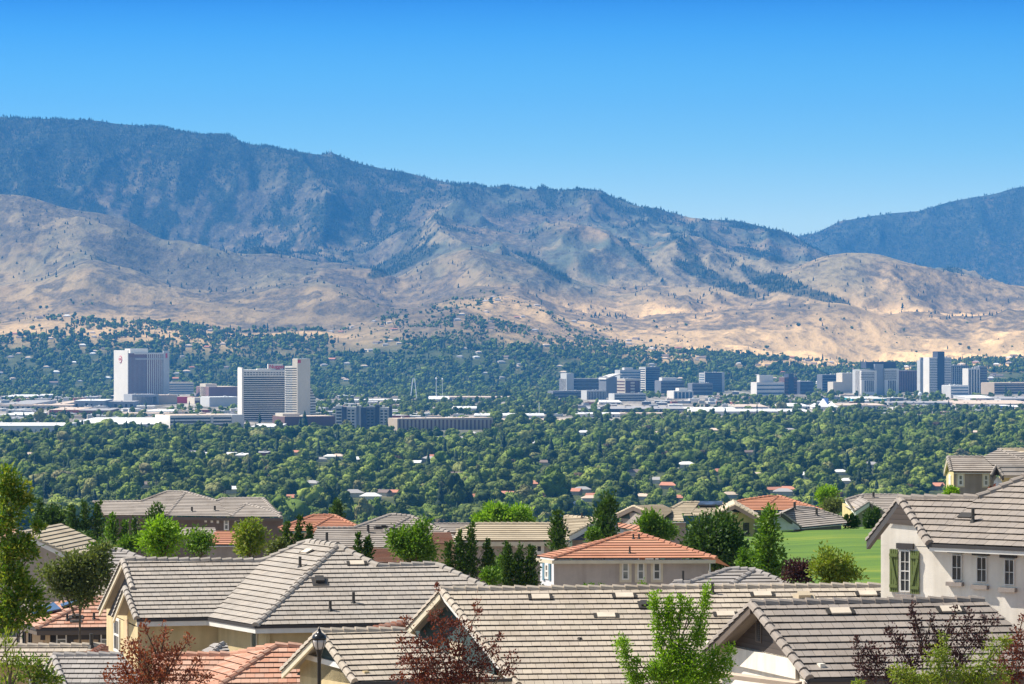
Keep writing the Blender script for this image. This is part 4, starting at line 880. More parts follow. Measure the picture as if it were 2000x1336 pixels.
# mountain conifers
def mcand(y0, y1, n):
    Y = np.sqrt(g.uniform(y0 ** 2, y1 ** 2, n)); px = g.uniform(-120, 2120, n); return px, Y
a = mcand(11600, 13800, 60000); b_ = mcand(13800, 18050, 130000); c_ = mcand(19500, 22520, 60000)
px = np.concatenate([a[0], b_[0], c_[0]]); Y = np.concatenate([a[1], b_[1], c_[1]])
ok = (Y < 19000) | (px > 1450); px, Y = px[ok], Y[ok]
x = (px - 1000) * Y / F; z = terr(x, Y); f, sc_, l_, pxx, pyy = cover(x, Y, z)
clump = sstep(0.42, 0.6, fbm(x / 60, Y / 140, 3, 300))
p = np.where(f > 0.3, f * (0.25 + 0.75 * clump), 0.008 + 0.05 * clump * sstep(0.5, 0.6, fbm(x / 300, Y / 500, 3, 310)))
crest = (np.abs(Y - 18000) < 120) | (np.abs(Y - 22480) < 140); p = np.where(crest, p * 0.5 + 0.3 * sstep(0.4, 0.6, fbm(x / 200, Y / 300, 3, 320)), p)
keep = g.random(len(px)) < p; x, Y, z, pxx = x[keep], Y[keep], z[keep], pxx[keep]; n = len(x)
s = g.uniform(0.45, 1.05, n) ** 1.1
scatter('mountain_woods', np.stack([x, Y, z - 1], -1), s[:, None] * np.array([[1.05, 1.05, 1.0]]), np.stack([0 * x, 0 * x, g.uniform(0, 6.28, n)], -1), g.integers(0, 3, n), PMT, 'scattered dark conifers on the mountain and its ridgeline')
print('mountain trees', n)
# ------------------------------------------------------------------ houses
T_grey = tilem('grey_concrete_tile', [(0.37, 0.33, 0.29), (0.43, 0.38, 0.33), (0.40, 0.36, 0.32), (0.47, 0.41, 0.35)])
T_warm = tilem('warm_beige_tile', [(0.44, 0.38, 0.305), (0.52, 0.44, 0.35), (0.47, 0.40, 0.33), (0.56, 0.48, 0.38)])
T_brown = tilem('brown_grey_tile', [(0.29, 0.25, 0.22), (0.34, 0.29, 0.25), (0.315, 0.275, 0.245), (0.37, 0.315, 0.27)])
T_cool = tilem('cool_grey_tile', [(0.33, 0.30, 0.28), (0.40, 0.365, 0.34), (0.36, 0.33, 0.31), (0.44, 0.40, 0.37)])
T_salmon = tilem('terracotta_tile', [(0.50, 0.23, 0.145), (0.58, 0.30, 0.20), (0.54, 0.32, 0.23), (0.62, 0.38, 0.28)])
T_orange = tilem('orange_clay_tile', [(0.50, 0.215, 0.125), (0.58, 0.26, 0.15), (0.47, 0.20, 0.13), (0.60, 0.31, 0.19)])
T_tan = tilem('tan_tile', [(0.52, 0.42, 0.29), (0.60, 0.50, 0.36), (0.46, 0.38, 0.27), (0.66, 0.55, 0.40)])
T_far = tilem('weathered_grey_tile', [(0.30, 0.265, 0.24), (0.42, 0.365, 0.32), (0.36, 0.315, 0.28), (0.47, 0.41, 0.36)], blot=0.3)
UNDER = paint('roof_underlay', (0.025, 0.022, 0.02), 0.9)
F_white = paint('white_trim', (0.72, 0.69, 0.64), 0.6); F_cream = paint('cream_trim', (0.62, 0.54, 0.40), 0.6); F_dark = paint('dark_trim', (0.05, 0.045, 0.045), 0.6); F_brown = paint('brown_trim', (0.13, 0.10, 0.08), 0.7)
S_beige = stucco('beige_stucco', (0.60, 0.48, 0.27)); S_white = stucco('white_stucco', (0.84, 0.77, 0.67)); S_taupe = stucco('taupe_stucco', (0.34, 0.29, 0.26)); S_shaded = stucco('shaded_grey_stucco', (0.46, 0.40, 0.36))
S_brown = stucco('brown_stucco', (0.17, 0.13, 0.11)); S_tan = stucco('tan_stucco', (0.62, 0.44, 0.27)); S_yellow = stucco('yellow_stucco', (0.62, 0.50, 0.25)); S_bwhite = stucco('bluish_white_stucco', (0.68, 0.69, 0.72)); S_greige = stucco('greige_stucco', (0.40, 0.34, 0.29))
def sidingm(name, c, step=0.16):
    def b(m, nt, p):
        g_ = N(nt, 'ShaderNodeNewGeometry'); sx = N(nt, 'ShaderNodeSeparateXYZ'); L(nt, g_.outputs['Position'], sx.inputs[0])
        a = N(nt, 'ShaderNodeMath', operation='DIVIDE'); L(nt, sx.outputs[2], a.inputs[0]); a.inputs[1].default_value = step
        f_ = N(nt, 'ShaderNodeMath', operation='FRACT'); L(nt, a.outputs[0], f_.inputs[0])
        r = ramp(nt, f_.outputs[0], [(0.0, sc3(c, 0.35)), (0.1, sc3(c, 0.9)), (0.9, sc3(c, 1.1))]); L(nt, r.outputs[0], p.inputs['Base Color']); p.inputs['Roughness'].default_value = 0.8
        bm = N(nt, 'ShaderNodeBump', Strength=0.7, Distance=0.03, invert=True); L(nt, f_.outputs[0], bm.inputs['Height']); L(nt, bm.outputs[0], p.inputs['Normal'])
    return mat(name, b)
D_teal = sidingm('teal_siding', (0.035, 0.065, 0.065)); D_brown = sidingm('brown_siding', (0.075, 0.058, 0.05)); D_blue = sidingm('slate_siding_and_shade', (0.08, 0.09, 0.12)); D_green = sidingm('dark_green_siding', (0.07, 0.08, 0.06))
GL = glassm('window_glass', (0.035, 0.04, 0.045), 0.06); GL_pale = glassm('curtained_glass', (0.16, 0.17, 0.16), 0.15)
P_metal = paint('dark_vent_metal', (0.04, 0.035, 0.03), 0.5); T_vent = paint('painted_vent_cover', (0.58, 0.50, 0.40), 0.7, 0.1); SOLAR = glassm('solar_cell_glass', (0.03, 0.05, 0.09), 0.12); P_galv = paint('galvanised_flashing', (0.42, 0.43, 0.44), 0.4)

def clip(P, k, v, keep_ge):
    out = []; n = len(P)
    for i in range(n):
        a, b = P[i], P[(i + 1) % n]; da, db = a[k] - v, b[k] - v
        if not keep_ge: da, db = -da, -db
        if da >= 0: out.append(a)
        if (da > 0 and db < 0) or (da < 0 and db > 0):
            t = da / (da - db); out.append((a[0] + (b[0] - a[0]) * t, a[1] + (b[1] - a[1]) * t))
    return out
def tiles(mb, pts, ref, expo=0.36, th=0.044, tw=0.30, per=True, seed=0, jit=1.0):
    """roof slope laid in courses; every tile a thin wedge with its own front edge"""
    P = [Vector(p) for p in pts]; n = Vector((0, 0, 0))
    for i in range(len(P)):
        a, b = P[i], P[(i + 1) % len(P)]; n += a.cross(b)
    n.normalize()
    if n.z < 0: n = -n
    d = UZ.cross(n).normalized(); up = n.cross(d).normalized()
    if up.z < 0: up = -up; 
    o = Vector(ref); c = sum((p.dot(n) for p in P)) / len(P); o = o + n * (c - o.dot(n))
    Q = [((p - o).dot(d), (p - o).dot(up)) for p in P]
    b0 = math.floor(min(q[1] for q in Q) / expo) if min(q[1] for q in Q) < -0.02 else 0; bmax = max(q[1] for q in Q)
    gg = random.Random(seed * 977 + 13)
    def W(a, b, off): return o + d * a + up * b + n * off
    mb.face([W(a, b, -0.012) for a, b in Q], 1)
    k = b0
    while k * expo < bmax - 1e-4:
        lo, hi = k * expo, (k + 1) * expo
        S = clip(clip(Q, 1, lo, True), 1, hi, False)
        if len(S) >= 3:
            a0, a1 = min(s[0] for s in S), max(s[0] for s in S)
            cells = []
            if per:
                ph = (k % 2) * tw * 0.5; j = math.floor((a0 - ph) / tw)
                while j * tw + ph < a1:
                    cells.append((j * tw + ph, (j + 1) * tw + ph)); j += 1
            else: cells = [(a0, a1)]
            for (ca, cb) in cells:
                T = clip(clip(S, 0, ca + (0.004 if per else 0), True), 0, cb - (0.004 if per else 0), False) if per else S
                if len(T) < 3: continue
                e = th * (1 + jit * gg.uniform(-0.07, 0.07)) if per else th; sk = gg.uniform(-0.004, 0.004) * jit if per else 0
                low = [t for t in T if t[1] < lo + 1e-5]
                mb.face([W(a, b - (sk if b < lo + 1e-5 else 0), 0.004 + e * (1 - (b - lo) / expo)) for a, b in T], 0)
                if len(low) >= 2:
                    la, lb = min(t[0] for t in low), max(t[0] for t in low); mb.face([W(la, lo - sk, e - 0.010), W(lb, lo - sk, e - 0.010), W(lb, lo - sk, 0.004 + e), W(la, lo - sk, 0.004 + e)], 0)
        k += 1
def caps(mb, a, b, w=0.15, h=0.085, ln=0.40, up=None, seed=0):
    """overlapping half round cap tiles from a (low end first) to b"""
    if a.z > b.z + 0.02: a, b = b, a
    d = b - a; T = d.length
    if T < 0.05: return
    d /= T; s_ = d.cross(UZ).normalized(); u_ = s_.cross(d).normalized(); n = max(1, int(round(T / ln))); l_ = T / n; gg = random.Random(seed)
    for i in range(n):
        p0 = a + d * (i * l_ - 0.03); p1 = a + d * ((i + 1) * l_ + 0.01); r0, r1 = 1.0, 0.86; z0, z1 = 0.055 + gg.uniform(-0.006, 0.006), 0.012
        pr = [(-w, -0.07), (-w * 0.8, 0.03), (-w * 0.3, h), (w * 0.3, h), (w * 0.8, 0.03), (w, -0.07)]
        A = [p0 + s_ * (x * r0) + u_ * (y * r0 + z0) for x, y in pr]; B = [p1 + s_ * (x * r1) + u_ * (y * r1 + z1) for x, y in pr]
        for q in range(5): mb.face([A[q], A[q + 1], B[q + 1], B[q]], 0)
        mb.face(A[::-1], 0); mb.face(B, 0)
class House:
    def __init__(s, name, label, px, py, Y, tile, zb=131.0, cat='house', expo=0.36, tw=0.30, th=0.044, per=True):
        s.root = empty(name, at(px, py, Y), label, cat); s.root.location.z = zb; s.zb = zb; s.tile = tile; s.expo, s.tw, s.th, s.per = expo, tw, (th if per else 0.045), per
        s.roof = MB(); s.cap = MB(); s.seed = int(px + py); s.parts = {}; s.vents = []; s.roofo = None
    def slope(s, pts, ref, tile=None):
        s.seed += 1; tiles(s.roof, pts, ref, s.expo, s.th, s.tw, s.per, s.seed)
    def caps(s, *pairs, w=0.15):
        for a, b in pairs: s.seed += 1; caps(s.cap, a, b, w=w, seed=s.seed)
    def part(s, name, m):
        k = (name, m.name)
        if k not in s.parts: s.parts[k] = (MB(), m)
        return s.parts[k][0]
    def one(s, name, mb, m, parent=None, smooth=False): return mb.build(name, m, parent or s.root, s.root.location, smooth)
    def back(s, a, b, run, drop=None):
        """rear slope behind the ridge a-b"""
        d = b - a; d.z = 0; d.normalize(); h = Vector((-d.y, d.x, 0))
        if h.y < 0: h = -h
        dz = Vector((0, 0, -(run * 0.42 if drop is None else drop))); mb = s.part('rear_roof', s.tile); mb.face([a, b, b + h * run + dz, a + h * run + dz])
    def eave(s, a, b, m, h=0.18, dark=True):
        d = (b - a); d.z = 0; d.normalize(); o = Vector((d.y, -d.x, 0))
        if o.y > 0: o = -o
        if dark: s.part('gutter', F_dark).obox(a + Vector((0, 0, -0.03)), d, o, UZ, (0, (b - a).length), (-0.03, 0.05), (-0.07, 0.03))
        s.part('fascia', m).obox(a + Vector((0, 0, -0.10)), d, o, UZ, (0.01, (b - a).length - 0.01), (-0.05, 0.02), (-h, -0.004))
    def rake(s, a, b, m, h=0.24, w=0.07, tile=True):
        s.part('fascia', m).beam(a, b, w, -h - 0.04, -0.04)
        if tile: caps(s.cap, a, b, w=0.10, h=0.07, seed=s.seed)
    def wallq(s, a, b, m, zt=None, zb=None, inset=0.45, th=0.15, name='wall', cx=0.0):
        """wall below eave a-b, set back by inset; returns (origin, dir, outward)"""
        d = (b - a); ln = d.length; d.z = 0; d.normalize(); o = Vector((d.y, -d.x, 0))
        if o.y > 0 and abs(o.y) > 0.25: o = -o
        elif abs(o.y) <= 0.25 and o.x > 0: o = -o
        zt = a.z - 0.12 if zt is None else zt; zb = s.zb if zb is None else zb; A = Vector((a.x, a.y, 0)) - o * inset
        s.part(name, m).obox(A, d, -o, UZ, (cx, ln - cx), (0, th), (zb, zt)); 
        s.part('soffit', F_cream if m in (S_beige, S_tan, S_yellow) else F_white).obox(Vector((a.x, a.y, 0)), d, -o, UZ, (0.02, ln - 0.02), (0.04, inset + 0.1), (zt - 0.03, zt + 0.02))
        return (A, d, o)
    def wallpts(s, A, B, m, zt, zb=None, th=0.15, name='wall', out=None):
        d = (B - A); d.z = 0; ln = d.length; d.normalize(); o = Vector((d.y, -d.x, 0))
        if out is None:
            if (C0 - A).dot(o) < 0: o = -o
        zb = s.zb if zb is None else zb; A0 = Vector((A.x, A.y, 0)); s.part(name, m).obox(A0, d, -o, UZ, (0, ln), (0, th), (zb, zt)); return (A0, d, o)
    def gable(s, L_, T, R_, m, wallm, zsplit, inset=0.45, zb=None, drop=0.22, low=True, trim=None):
        """gable end: rakes L_-T-R_, wall plane pushed in along the ridge by inset"""
        d = (R_ - L_); d.z = 0; d.normalize(); o = Vector((d.y, -d.x, 0))
        if (C0 - T).dot(o) < 0: o = -o
        q = [p - o * inset + Vector((0, 0, -drop)) for p in (L_, T, R_)]
        mb = s.part('gable_end', m); mb.face(q); 
        k = 0.35; lo = q[0] + (q[1] - q[0]) * 0.12; hi = q[2] + (q[1] - q[2]) * 0.12
        if low:
            A = Vector((q[0].x, q[0].y, 0)) + d * k; B = Vector((q[2].x, q[2].y, 0)) - d * k
            w_ = s.wallpts(A - o * 0.0, B, wallm, max(q[0].z, q[2].z) + 0.05 if zsplit is None else zsplit, zb); s.part('wall', wallm)
            if trim: s.part('trim', trim).obox(Vector((q[0].x, q[0].y, 0)), d, o, UZ, (0.2, (q[2] - q[0]).length * 0.80), (0.0, 0.08), ((zsplit or q[0].z) - 0.09, (zsplit or q[0].z) + 0.07))
            return w_
        return (Vector((q[0].x, q[0].y, 0)), d, o)
    def window(s, wl, x0, x1, y0, y1, frame=F_white, glass=GL, fw=0.06, mid='h', name='window', proud=0.04, surround=None, sw=0.12):
        A, d, o = wl; p0 = hitp(A, o, x0, y0); p1 = hitp(A, o, x1, y1); u0, u1 = sorted(((p0 - A).dot(d), (p1 - A).dot(d))); z1, z0 = p0.z, p1.z
        if z0 > z1: z0, z1 = z1, z0
        mb = MB()
        def bx(a, b, c0, c1, q0, q1): mb.obox(A, d, o, UZ, (a, b), (q0, q1), (c0, c1))
        bx(u0, u0 + fw, z0, z1, 0.005, proud + 0.02); bx(u1 - fw, u1, z0, z1, 0.005, proud + 0.02); bx(u0 + fw, u1 - fw, z1 - fw, z1, 0.005, proud + 0.02); bx(u0 + fw, u1 - fw, z0, z0 + fw, 0.005, proud + 0.02)
        if 'h' in mid: zm = (z0 + z1) / 2; bx(u0 + fw, u1 - fw, zm - fw * 0.4, zm + fw * 0.4, 0.005, proud + 0.012)
        if 'v' in mid: um = (u0 + u1) / 2; bx(um - 0.008, um + 0.008, z0 + fw, z1 - fw, 0.004, proud + 0.006)
        if 'g' in mid:
            for t in (0.28, 0.72): zz_ = z0 + (z1 - z0) * t; bx(u0 + fw, u1 - fw, zz_ - 0.007, zz_ + 0.007, 0.004, proud + 0.008)
        w_ = s.one(name, mb, frame)
        mb = MB(); mb.obox(A, d, o, UZ, (u0 + fw * 0.5, u1 - fw * 0.5), (0.002, proud * 0.5), (z0 + fw * 0.5, z1 - fw * 0.5)); s.one('pane', mb, glass, w_)
        if surround:
            mb = MB(); 
            for (a, b, c0, c1) in ((u0 - sw, u0, z0 - sw, z1 + sw), (u1, u1 + sw, z0 - sw, z1 + sw), (u0, u1, z1, z1 + sw), (u0, u1, z0 - sw, z0)): mb.obox(A, d, o, UZ, (a, b), (0.003, 0.05), (c0, c1))
            s.one('surround', mb, surround, w_)
        return (u0, u1, z0, z1)
    def rectw(s, wl, x0, x1, y0, y1, m, name, proud=0.06, mb=None):
        A, d, o = wl; p0 = hitp(A, o, x0, y0); p1 = hitp(A, o, x1, y1); u0, u1 = sorted(((p0 - A).dot(d), (p1 - A).dot(d))); z0, z1 = sorted((p0.z, p1.z))
        own = mb is None; mb = mb or MB(); mb.obox(A, d, o, UZ, (u0, u1), (0.003, proud), (z0, z1))
        if own: return s.one(name, mb, m)
    def pipe(s, pl, px, py, h=0.5, r=0.055, hat=False):
        p = hit(pl, px, py); mb = MB(); mb.tube([p - UZ * 0.1, p + UZ * h], r, 8)
        if hat: mb.tube([p + UZ * h, p + UZ * (h + 0.08)], r * 1.7, 8)
        mb.tube([p - UZ * 0.05, p + UZ * 0.09], [r * 2.4, r * 1.2], 8); s.vents.append(('vent_pipe', mb, P_metal))
    def flat(s, pl, px, py, w=0.55, ln=0.33, h=0.12, m=None, cheeks=True):
        """low tile-coloured roof vent with dark blocks for its open sides"""
        p = hit(pl, px, py); n = pl[1]; d = UZ.cross(n).normalized()
        if d.x < 0: d = -d
        up = n.cross(d).normalized(); up = up if up.z > 0 else -up
        w = w * 0.8; ln = 0.30; mb = MB(); mb.obox(p, d, up, n, (-w / 2, w / 2), (-ln / 2, ln / 2), (0.05, 0.09)); s.vents.append(('roof_vent', mb, T_vent))
        mb = MB()
        for q in (-w / 2 - 0.115, w / 2 + 0.005): mb.obox(p, d, up, n, (q, q + 0.11), (-ln / 2 - 0.01, ln / 2 - 0.01), (0.02, 0.070))  # dark blocks stand in for the shade inside the side openings
        s.vents.append(('roof_vent', mb, UNDER))
    def boxvent(s, pl, px, py, w=0.3, ln=0.35, h=0.22, m=None):
        p = hit(pl, px, py); n = pl[1]; d = UZ.cross(n).normalized(); up = n.cross(d).normalized(); up = up if up.z > 0 else -up
        mb = MB(); mb.obox(p, d, up, n, (-w / 2, w / 2), (-ln / 2, ln / 2), (0.0, h)); mb.obox(p, d, up, n, (-w * 0.9, w * 0.9), (-ln * 0.9, ln * 0.7), (0.05, 0.075)); s.vents.append(('roof_vent', mb, m or P_metal))
    def flush(s):
        if s.roof.f:
            ro = s.roof.build('roof', [s.tile, UNDER], s.root, s.root.location)
            if s.cap.f: s.cap.build('ridge_tiles', s.tile, ro, s.root.location)
            for nm, mb, m in s.vents: mb.build(nm, m, ro, s.root.location)
            s.roof, s.cap, s.vents = MB(), MB(), []
    def done(s):
        ro = s.roof.build('roof', [s.tile, UNDER], s.root, s.root.location) if s.roof.f else None
        if s.cap.f: s.cap.build('ridge_tiles', s.tile, ro or s.root, s.root.location)
        for nm, mb, m in s.vents: mb.build(nm, m, ro or s.root, s.root.location)
        for (nm, _), (mb, m) in s.parts.items():
            if mb.f: mb.build(nm, m, s.root, s.root.location)
        return s.root
def onpl(pl, p):    # drop p vertically onto a plane
    o, n = pl; return Vector((p.x, p.y, o.z - ((p.x - o.x) * n.x + (p.y - o.y) * n.y) / n.z))
def pitch(pl): return round(math.degrees(math.acos(pl[1].z)), 1)
def ax(zx, zy, k=0, s=3.063):   # reading aids: enlarged-crop coordinates to photograph pixels
    return {0: (zx / s, 900 + zy / s), 1: (480 + zx / s, 900 + zy / s), 2: (960 + zx / s, 900 + zy / s), 3: (1480 + zx / 2.748, 850 + zy / 2.748)}[k]

# ===== House A: left, beige stucco, long beige-grey roof
YA = 122.0; zeA = zof(1222, YA)
E2 = onz(500, 1222, zeA); E3 = onz(1010, 1214, zeA); V2 = onz(407, 1206.5, zeA); E0 = onz(267, 1209, zeA)
PA3 = plep(E2, E3, 23); Pk2 = hit(PA3, 659, 1066); PA2 = pl3(V2, E2, Pk2); V1 = hit(PA2, 513, 1096); Pk1 = hit(PA2, 600, 1057.5); PA1 = pl3(E0, V2, V1)
print('A pitches', pitch(PA3), pitch(PA2), pitch(PA1))
h = House('stucco_house', 'big beige stucco house, its long grey beige roof turning a corner behind the street lamp', 420, 1240, YA + 3, T_grey, 133)
r1 = hit(PA1, 240, 1093.5); j1 = hit(PA1, 259, 1151); j2 = hit(PA1, 244, 1147.5); E0b = hit(PA1, 267, 1209)
h.slope([E0, V2, V1, r1, j1, ], E0) ; h.slope([E0, j1, j2], E0)
h.slope([V2, E2, Pk2, Pk1, V1], V2)
q1 = hit(PA3, 738, 1106); q2 = hit(PA3, 851, 1102); q3 = hit(PA3, 1010, 1176); eq = hit(PA3, 738, 1219)
sp = onpl(PA3, E2 + (E3 - E2) * 0.46); h.slope([E2, hit(PA3, 738, 1218.5), q1, Pk2], E2); h.slope([hit(PA3, 738, 1218.5), E3, q3, q2, q1], E2)
h.caps((r1, V1), (Pk1, V1), (Pk1, Pk2), (E2, Pk2), (q1, Pk2), (q1, q2), (q3, q2)); h.caps((r1, j1), (j2, E0), w=0.12)
h.back(r1, V1, 6); h.back(Pk1, Pk2, 6); h.back(q1, q2, 5); h.back(Pk2, q1, 4, 3.5)
h.eave(E0, V2, F_white); h.eave(V2, E2, F_white); h.eave(E2, E3, F_white)
vp = vplane(r1, j1); rl = hitp(vp[0], vp[1], 195, 1191); h.rake(r1, rl, F_cream, 0.2); h.rake(r1, j1, F_cream, 0.12, tile=False)
vp2 = vplane(j2, E0); rl2 = hitp(vp2[0], vp2[1], 222, 1204); h.rake(j2, rl2, F_cream, 0.2)
# rear slope strips seen edge-on beyond the rakes
dl = (V1 - r1).normalized(); h.part('rear_roof', T_grey).face([r1 + UZ * .05, rl + UZ * .05, rl + dl * 3, r1 + dl * 3]); h.part('rear_roof', T_grey).face([j2 + UZ * .05, rl2 + UZ * .05, rl2 + dl * 1.5, j2 + dl * 1.5])
gw = h.gable(rl, r1, E0 + dl * 0.3, D_blue, S_beige, None, inset=0.3, low=False)  # dark slate colour carries the bluish shade of this gable triangle
A0 = hitp(vp[0] + dl * 0.5, vp[1], 208, 1188); B0 = hitp(vp[0] + dl * 0.5, vp[1], 224, 1192); h.wallpts(A0, B0 + (B0 - A0) * 1.2, S_beige, A0.z + 0.5)
o2 = vp2[0] + dl * 0.5; A1 = hitp(o2, vp2[1], 223, 1202); B1 = hitp(o2, vp2[1], 275, 1212); wg_ = h.wallpts(A1, B1, S_beige, A1.z - 0.05)
gq = [A1, hitp(o2, vp2[1], 249, 1158), Vector((B1.x, B1.y, A1.z))]; h.part('gable_end', S_beige).face([p for p in gq])
h.window(wg_, 224.5, 235, 1205, 1276, glass=GL, fw=0.09)
mb = MB(); h.rectw(wg_, 244, 251, 1208, 1268, S_tan, 'niche', 0.02)
dwx = (E2 - V2).normalized()
wa1 = h.wallq(E0 + (V2 - E0) * 0.03, V2 + (V2 - E0).normalized() * 1.2, S_beige, inset=0.4); wa2 = h.wallq(V2, E2, S_beige, inset=0.4); wa3 = h.wallq(E2, E3, S_beige, inset=0.4, cx=0.3)
h.window(wa2, 492.5, 504, 1233, 1272, frame=F_cream, glass=glassm('green_screen', (0.05, 0.06, 0.05), 0.4), mid='', fw=0.05)
h.pipe(PA3, 690.5, 1179, 0.42); h.pipe(PA3, 645, 1193, 0.36); h.pipe(PA2, 586, 1109, 0.42); h.boxvent(PA3, 624, 1137, 0.32, 0.4, 0.18); h.flat(PA3, 697, 1102, 0.65, 0.3); h.flat(PA2, 600, 1079, 0.6, 0.25)
h.pipe(PA1, 637, 1065, 0.01) if False else None
# small grey porch roof and the terracotta garage roof below
zg = zof(1336, 110) - 2.2
gA = at(539, 1261, 116); gB = at(434, 1336, 111.0); gC = at(455, 1279, 117.5); gD = at(310, 1281, 118.5)
ghip = pl3(gA, gB, gC); 
h.done()
h = House('garage_wing', 'low terracotta tiled wing in front of the beige house, behind a red leaved tree', 440, 1330, 112, T_salmon, 132)
zg = gB.z; pr = plep(gB, gB + Vector((4, 0.25, 0)), 22); pA = hit(pr, 539, 1261.5); pT = hit(pr, 590, 1262); pl_ = pl3(gB, pA, hitp(gB + Vector((-3.4, 2.2, -0.35)), Vector((0, 0, 1)), 330, 1352))
mid = at(454, 1279, pA.y + 1.0)
lf = pl3(gB, pA, mid)
h.slope([hit(pr, 400, 1360), hit(pr, 615, 1358), pT, pA], gB); print('garage', pitch(pr), pitch(lf))
lfm = lf
h.slope([pA, mid, hit(lf, 360, 1345), hit(lf, 410, 1353)], hit(lf, 410, 1353))
pf = plep(mid, mid + Vector((-3, 0.0, 0)), 22); f1 = hit(pf, 300, 1279.5); f2 = hit(pf, 290, 1360); f3 = hit(pf, 352, 1360)
h.slope([mid, f1, f2, f3], f2)
h.caps((gB, pA), (mid, pA), (f1, mid), (pA, pT)); h.caps((hit(pr, 410, 1353), gB))
pk = plep(at(490, 1345, 108), at(600, 1358, 106), 22); e1 = at(505, 1322, 107.4); e2_ = at(571, 1314, 107.6); pk = pl3(e1, at(500, 1350, 105), e2_)
h.back(pA, pT, 3)
h.part('wall', S_tan).box(pA.x - 0.1, pT.x, pA.y + 0.4, pA.y + 0.6, 131, pA.z - 0.2)
h.done()
h = House('porch_roof', 'small grey tiled hip roof tucked against the beige wall', 415, 1270, 119, T_cool, 133, cat='porch roof')
a = at(436, 1257, 119); b = at(414, 1280, 117.4); c = at(384, 1281, 118.6); d_ = at(452, 1281, 117.6)
h.slope([b, a, at(418, 1256, 119.6), c], b); h.slope([b, d_, at(443, 1258, 119)], b); h.caps((b, a), w=0.1); h.part('wall', S_beige).box(b.x + .2, d_.x - .4, 118.2, 118.4, 133, b.z - 0.3); h.done()

# ===== House B: centre, huge plain roof, gable at its left
YB = 112.0; rB0 = at(862, 1152, YB); rB1 = at(1720, 1144.5, YB + 1.4)
dB = (rB1 - rB0); dB.z = 0; dB.normalize(); hB = Vector((dB.y, -dB.x, 0)); nB = (hB * math.sin(R(23)) + UZ * math.cos(R(23))).normalized(); PB = (rB0, nB)
h = House('stucco_house', 'widest beige tiled roof across the middle, its dark green gable behind a red leaved tree', 900, 1240, YB - 2, T_warm, 131)
rB1 = hit(PB, 1720, 1144.5); bl = hit(PB, 1015, 1341); br = hit(PB, 1860, 1341); bl = hit(PB, 1012, 1338)
low = hit(PB, 1030, 1362); h.slope([low, hit(PB, 1900, 1362), rB1, rB0], low); h.caps((rB0, rB1)); h.caps((low, rB0), w=0.13)
vp = vplane(rB0, low); rlB = hitp(vp[0], vp[1], 789, 1234); h.rake(rB0, rlB, F_cream, 0.26, 0.09); h.rake(rB0, low, F_white, 0.2, 0.06, tile=False); h.back(rB0 + dB * 0.3, rB1, 6)
h.part('rear_roof', T_grey).face([rB0 + UZ * .03, rlB + UZ * .03, rlB + dB * 2.5, rB0 + dB * 2.5])
gwB = h.gable(rlB, rB0, rB0 + (low - rB0) * 0.78, D_teal, S_beige, None, inset=0.5, low=False, drop=0.2)
A = gwB[0]; wB = h.wallpts(hitp(A, gwB[2], 812, 1230), hitp(A, gwB[2], 965, 1300), D_teal, zof(1236, YB - 2) , zb=131)
h.rectw(gwB, 880, 905, 1252, 1290, F_cream, 'gable_vent', 0.05)
for (zx, zy) in ((293, 823), (795, 815), (685, 933), (1400, 925)): x_, y_ = ax(zx, zy, 2); h.flat(PB, x_, y_, 0.72, 0.34, 0.12, m=T_tan)
for (zx, zy) in ((590, 857), (25, 860)): x_, y_ = ax(zx, zy, 3); h.flat(PB, x_, y_, 0.72, 0.34, 0.12, m=T_tan)
x_, y_ = ax(247, 876, 3); h.boxvent(PB, x_, y_, 0.4, 0.3, 0.2, m=T_tan); x_, y_ = ax(912, 868, 2); h.boxvent(PB, x_, y_, 0.22, 0.3, 0.14); x_, y_ = ax(1322, 797, 2); h.pipe(PB, x_, y_, 0.36)
x_, y_ = ax(527, 1073, 2); h.pipe(PB, x_, y_, 0.05, 0.05)
h.part('wall', S_beige).box(bl.x + 1, rB1.x, bl.y + 0.5, bl.y + 0.7, 130, bl.z - 0.4)
h.done()

# ===== House C: low garage roof behind the lamp
YC = 104.0; rC0 = at(624, 1234, YC); rC1 = at(800, 1230, YC + .8); dC = (rC1 - rC0); dC.z = 0; dC.normalize(); hC = Vector((dC.y, -dC.x, 0)); PC = (rC0, (hC * math.sin(R(22)) + UZ * math.cos(R(22))).normalized())
h = House('garage_wing', 'low beige tiled garage with a teal gable right behind the street lamp', 640, 1320, YC - 3, T_warm, 131, expo=0.34)
cE = hit(PC, 692, 1332); cR = hit(PC, 1000, 1331); v_ = hit(PC, 905, 1296); t_ = hit(PC, 790, 1231)
h.slope([cE, cR, hit(PC, 960, 1318), v_, t_, rC0], cE); h.caps((rC0, t_)); h.caps((cE, rC0), w=0.12)
vp = vplane(rC0, cE); rlC = hitp(vp[0], vp[1], 552, 1309); h.rake(rC0, rlC, F_cream, 0.22, 0.08); h.rake(rC0, cE, F_dark, 0.14, 0.05, tile=False); h.back(rC0 + dC * 0.3, t_, 4)
h.part('rear_roof', T_grey).face([rC0 + UZ * .03, rlC + UZ * .03, rlC + dC * 1.6, rC0 + dC * 1.6])
gC_ = h.gable(rlC, rC0, cE, D_teal, S_beige, zof(1306, YC - 1.5), inset=0.45, drop=0.16, zb=131, trim=F_white)
h.eave(cE, cR, F_cream); h.wallq(cE, cR, S_beige, inset=0.4, zb=131); h.done()
h = House('link_roof', 'sliver of terracotta roof wedged between the beige roofs', 765, 1225, 108, T_salmon, 134, cat='roof')
a, b, c = at(722, 1231.5, 106), at(792, 1229, 106.3), at(792, 1217.5, 108); h.slope([a, b, c], a); h.caps((a, c)); h.part('wall', S_beige).box(a.x, b.x, 107.3, 107.5, 134, a.z - 0.1); h.done()

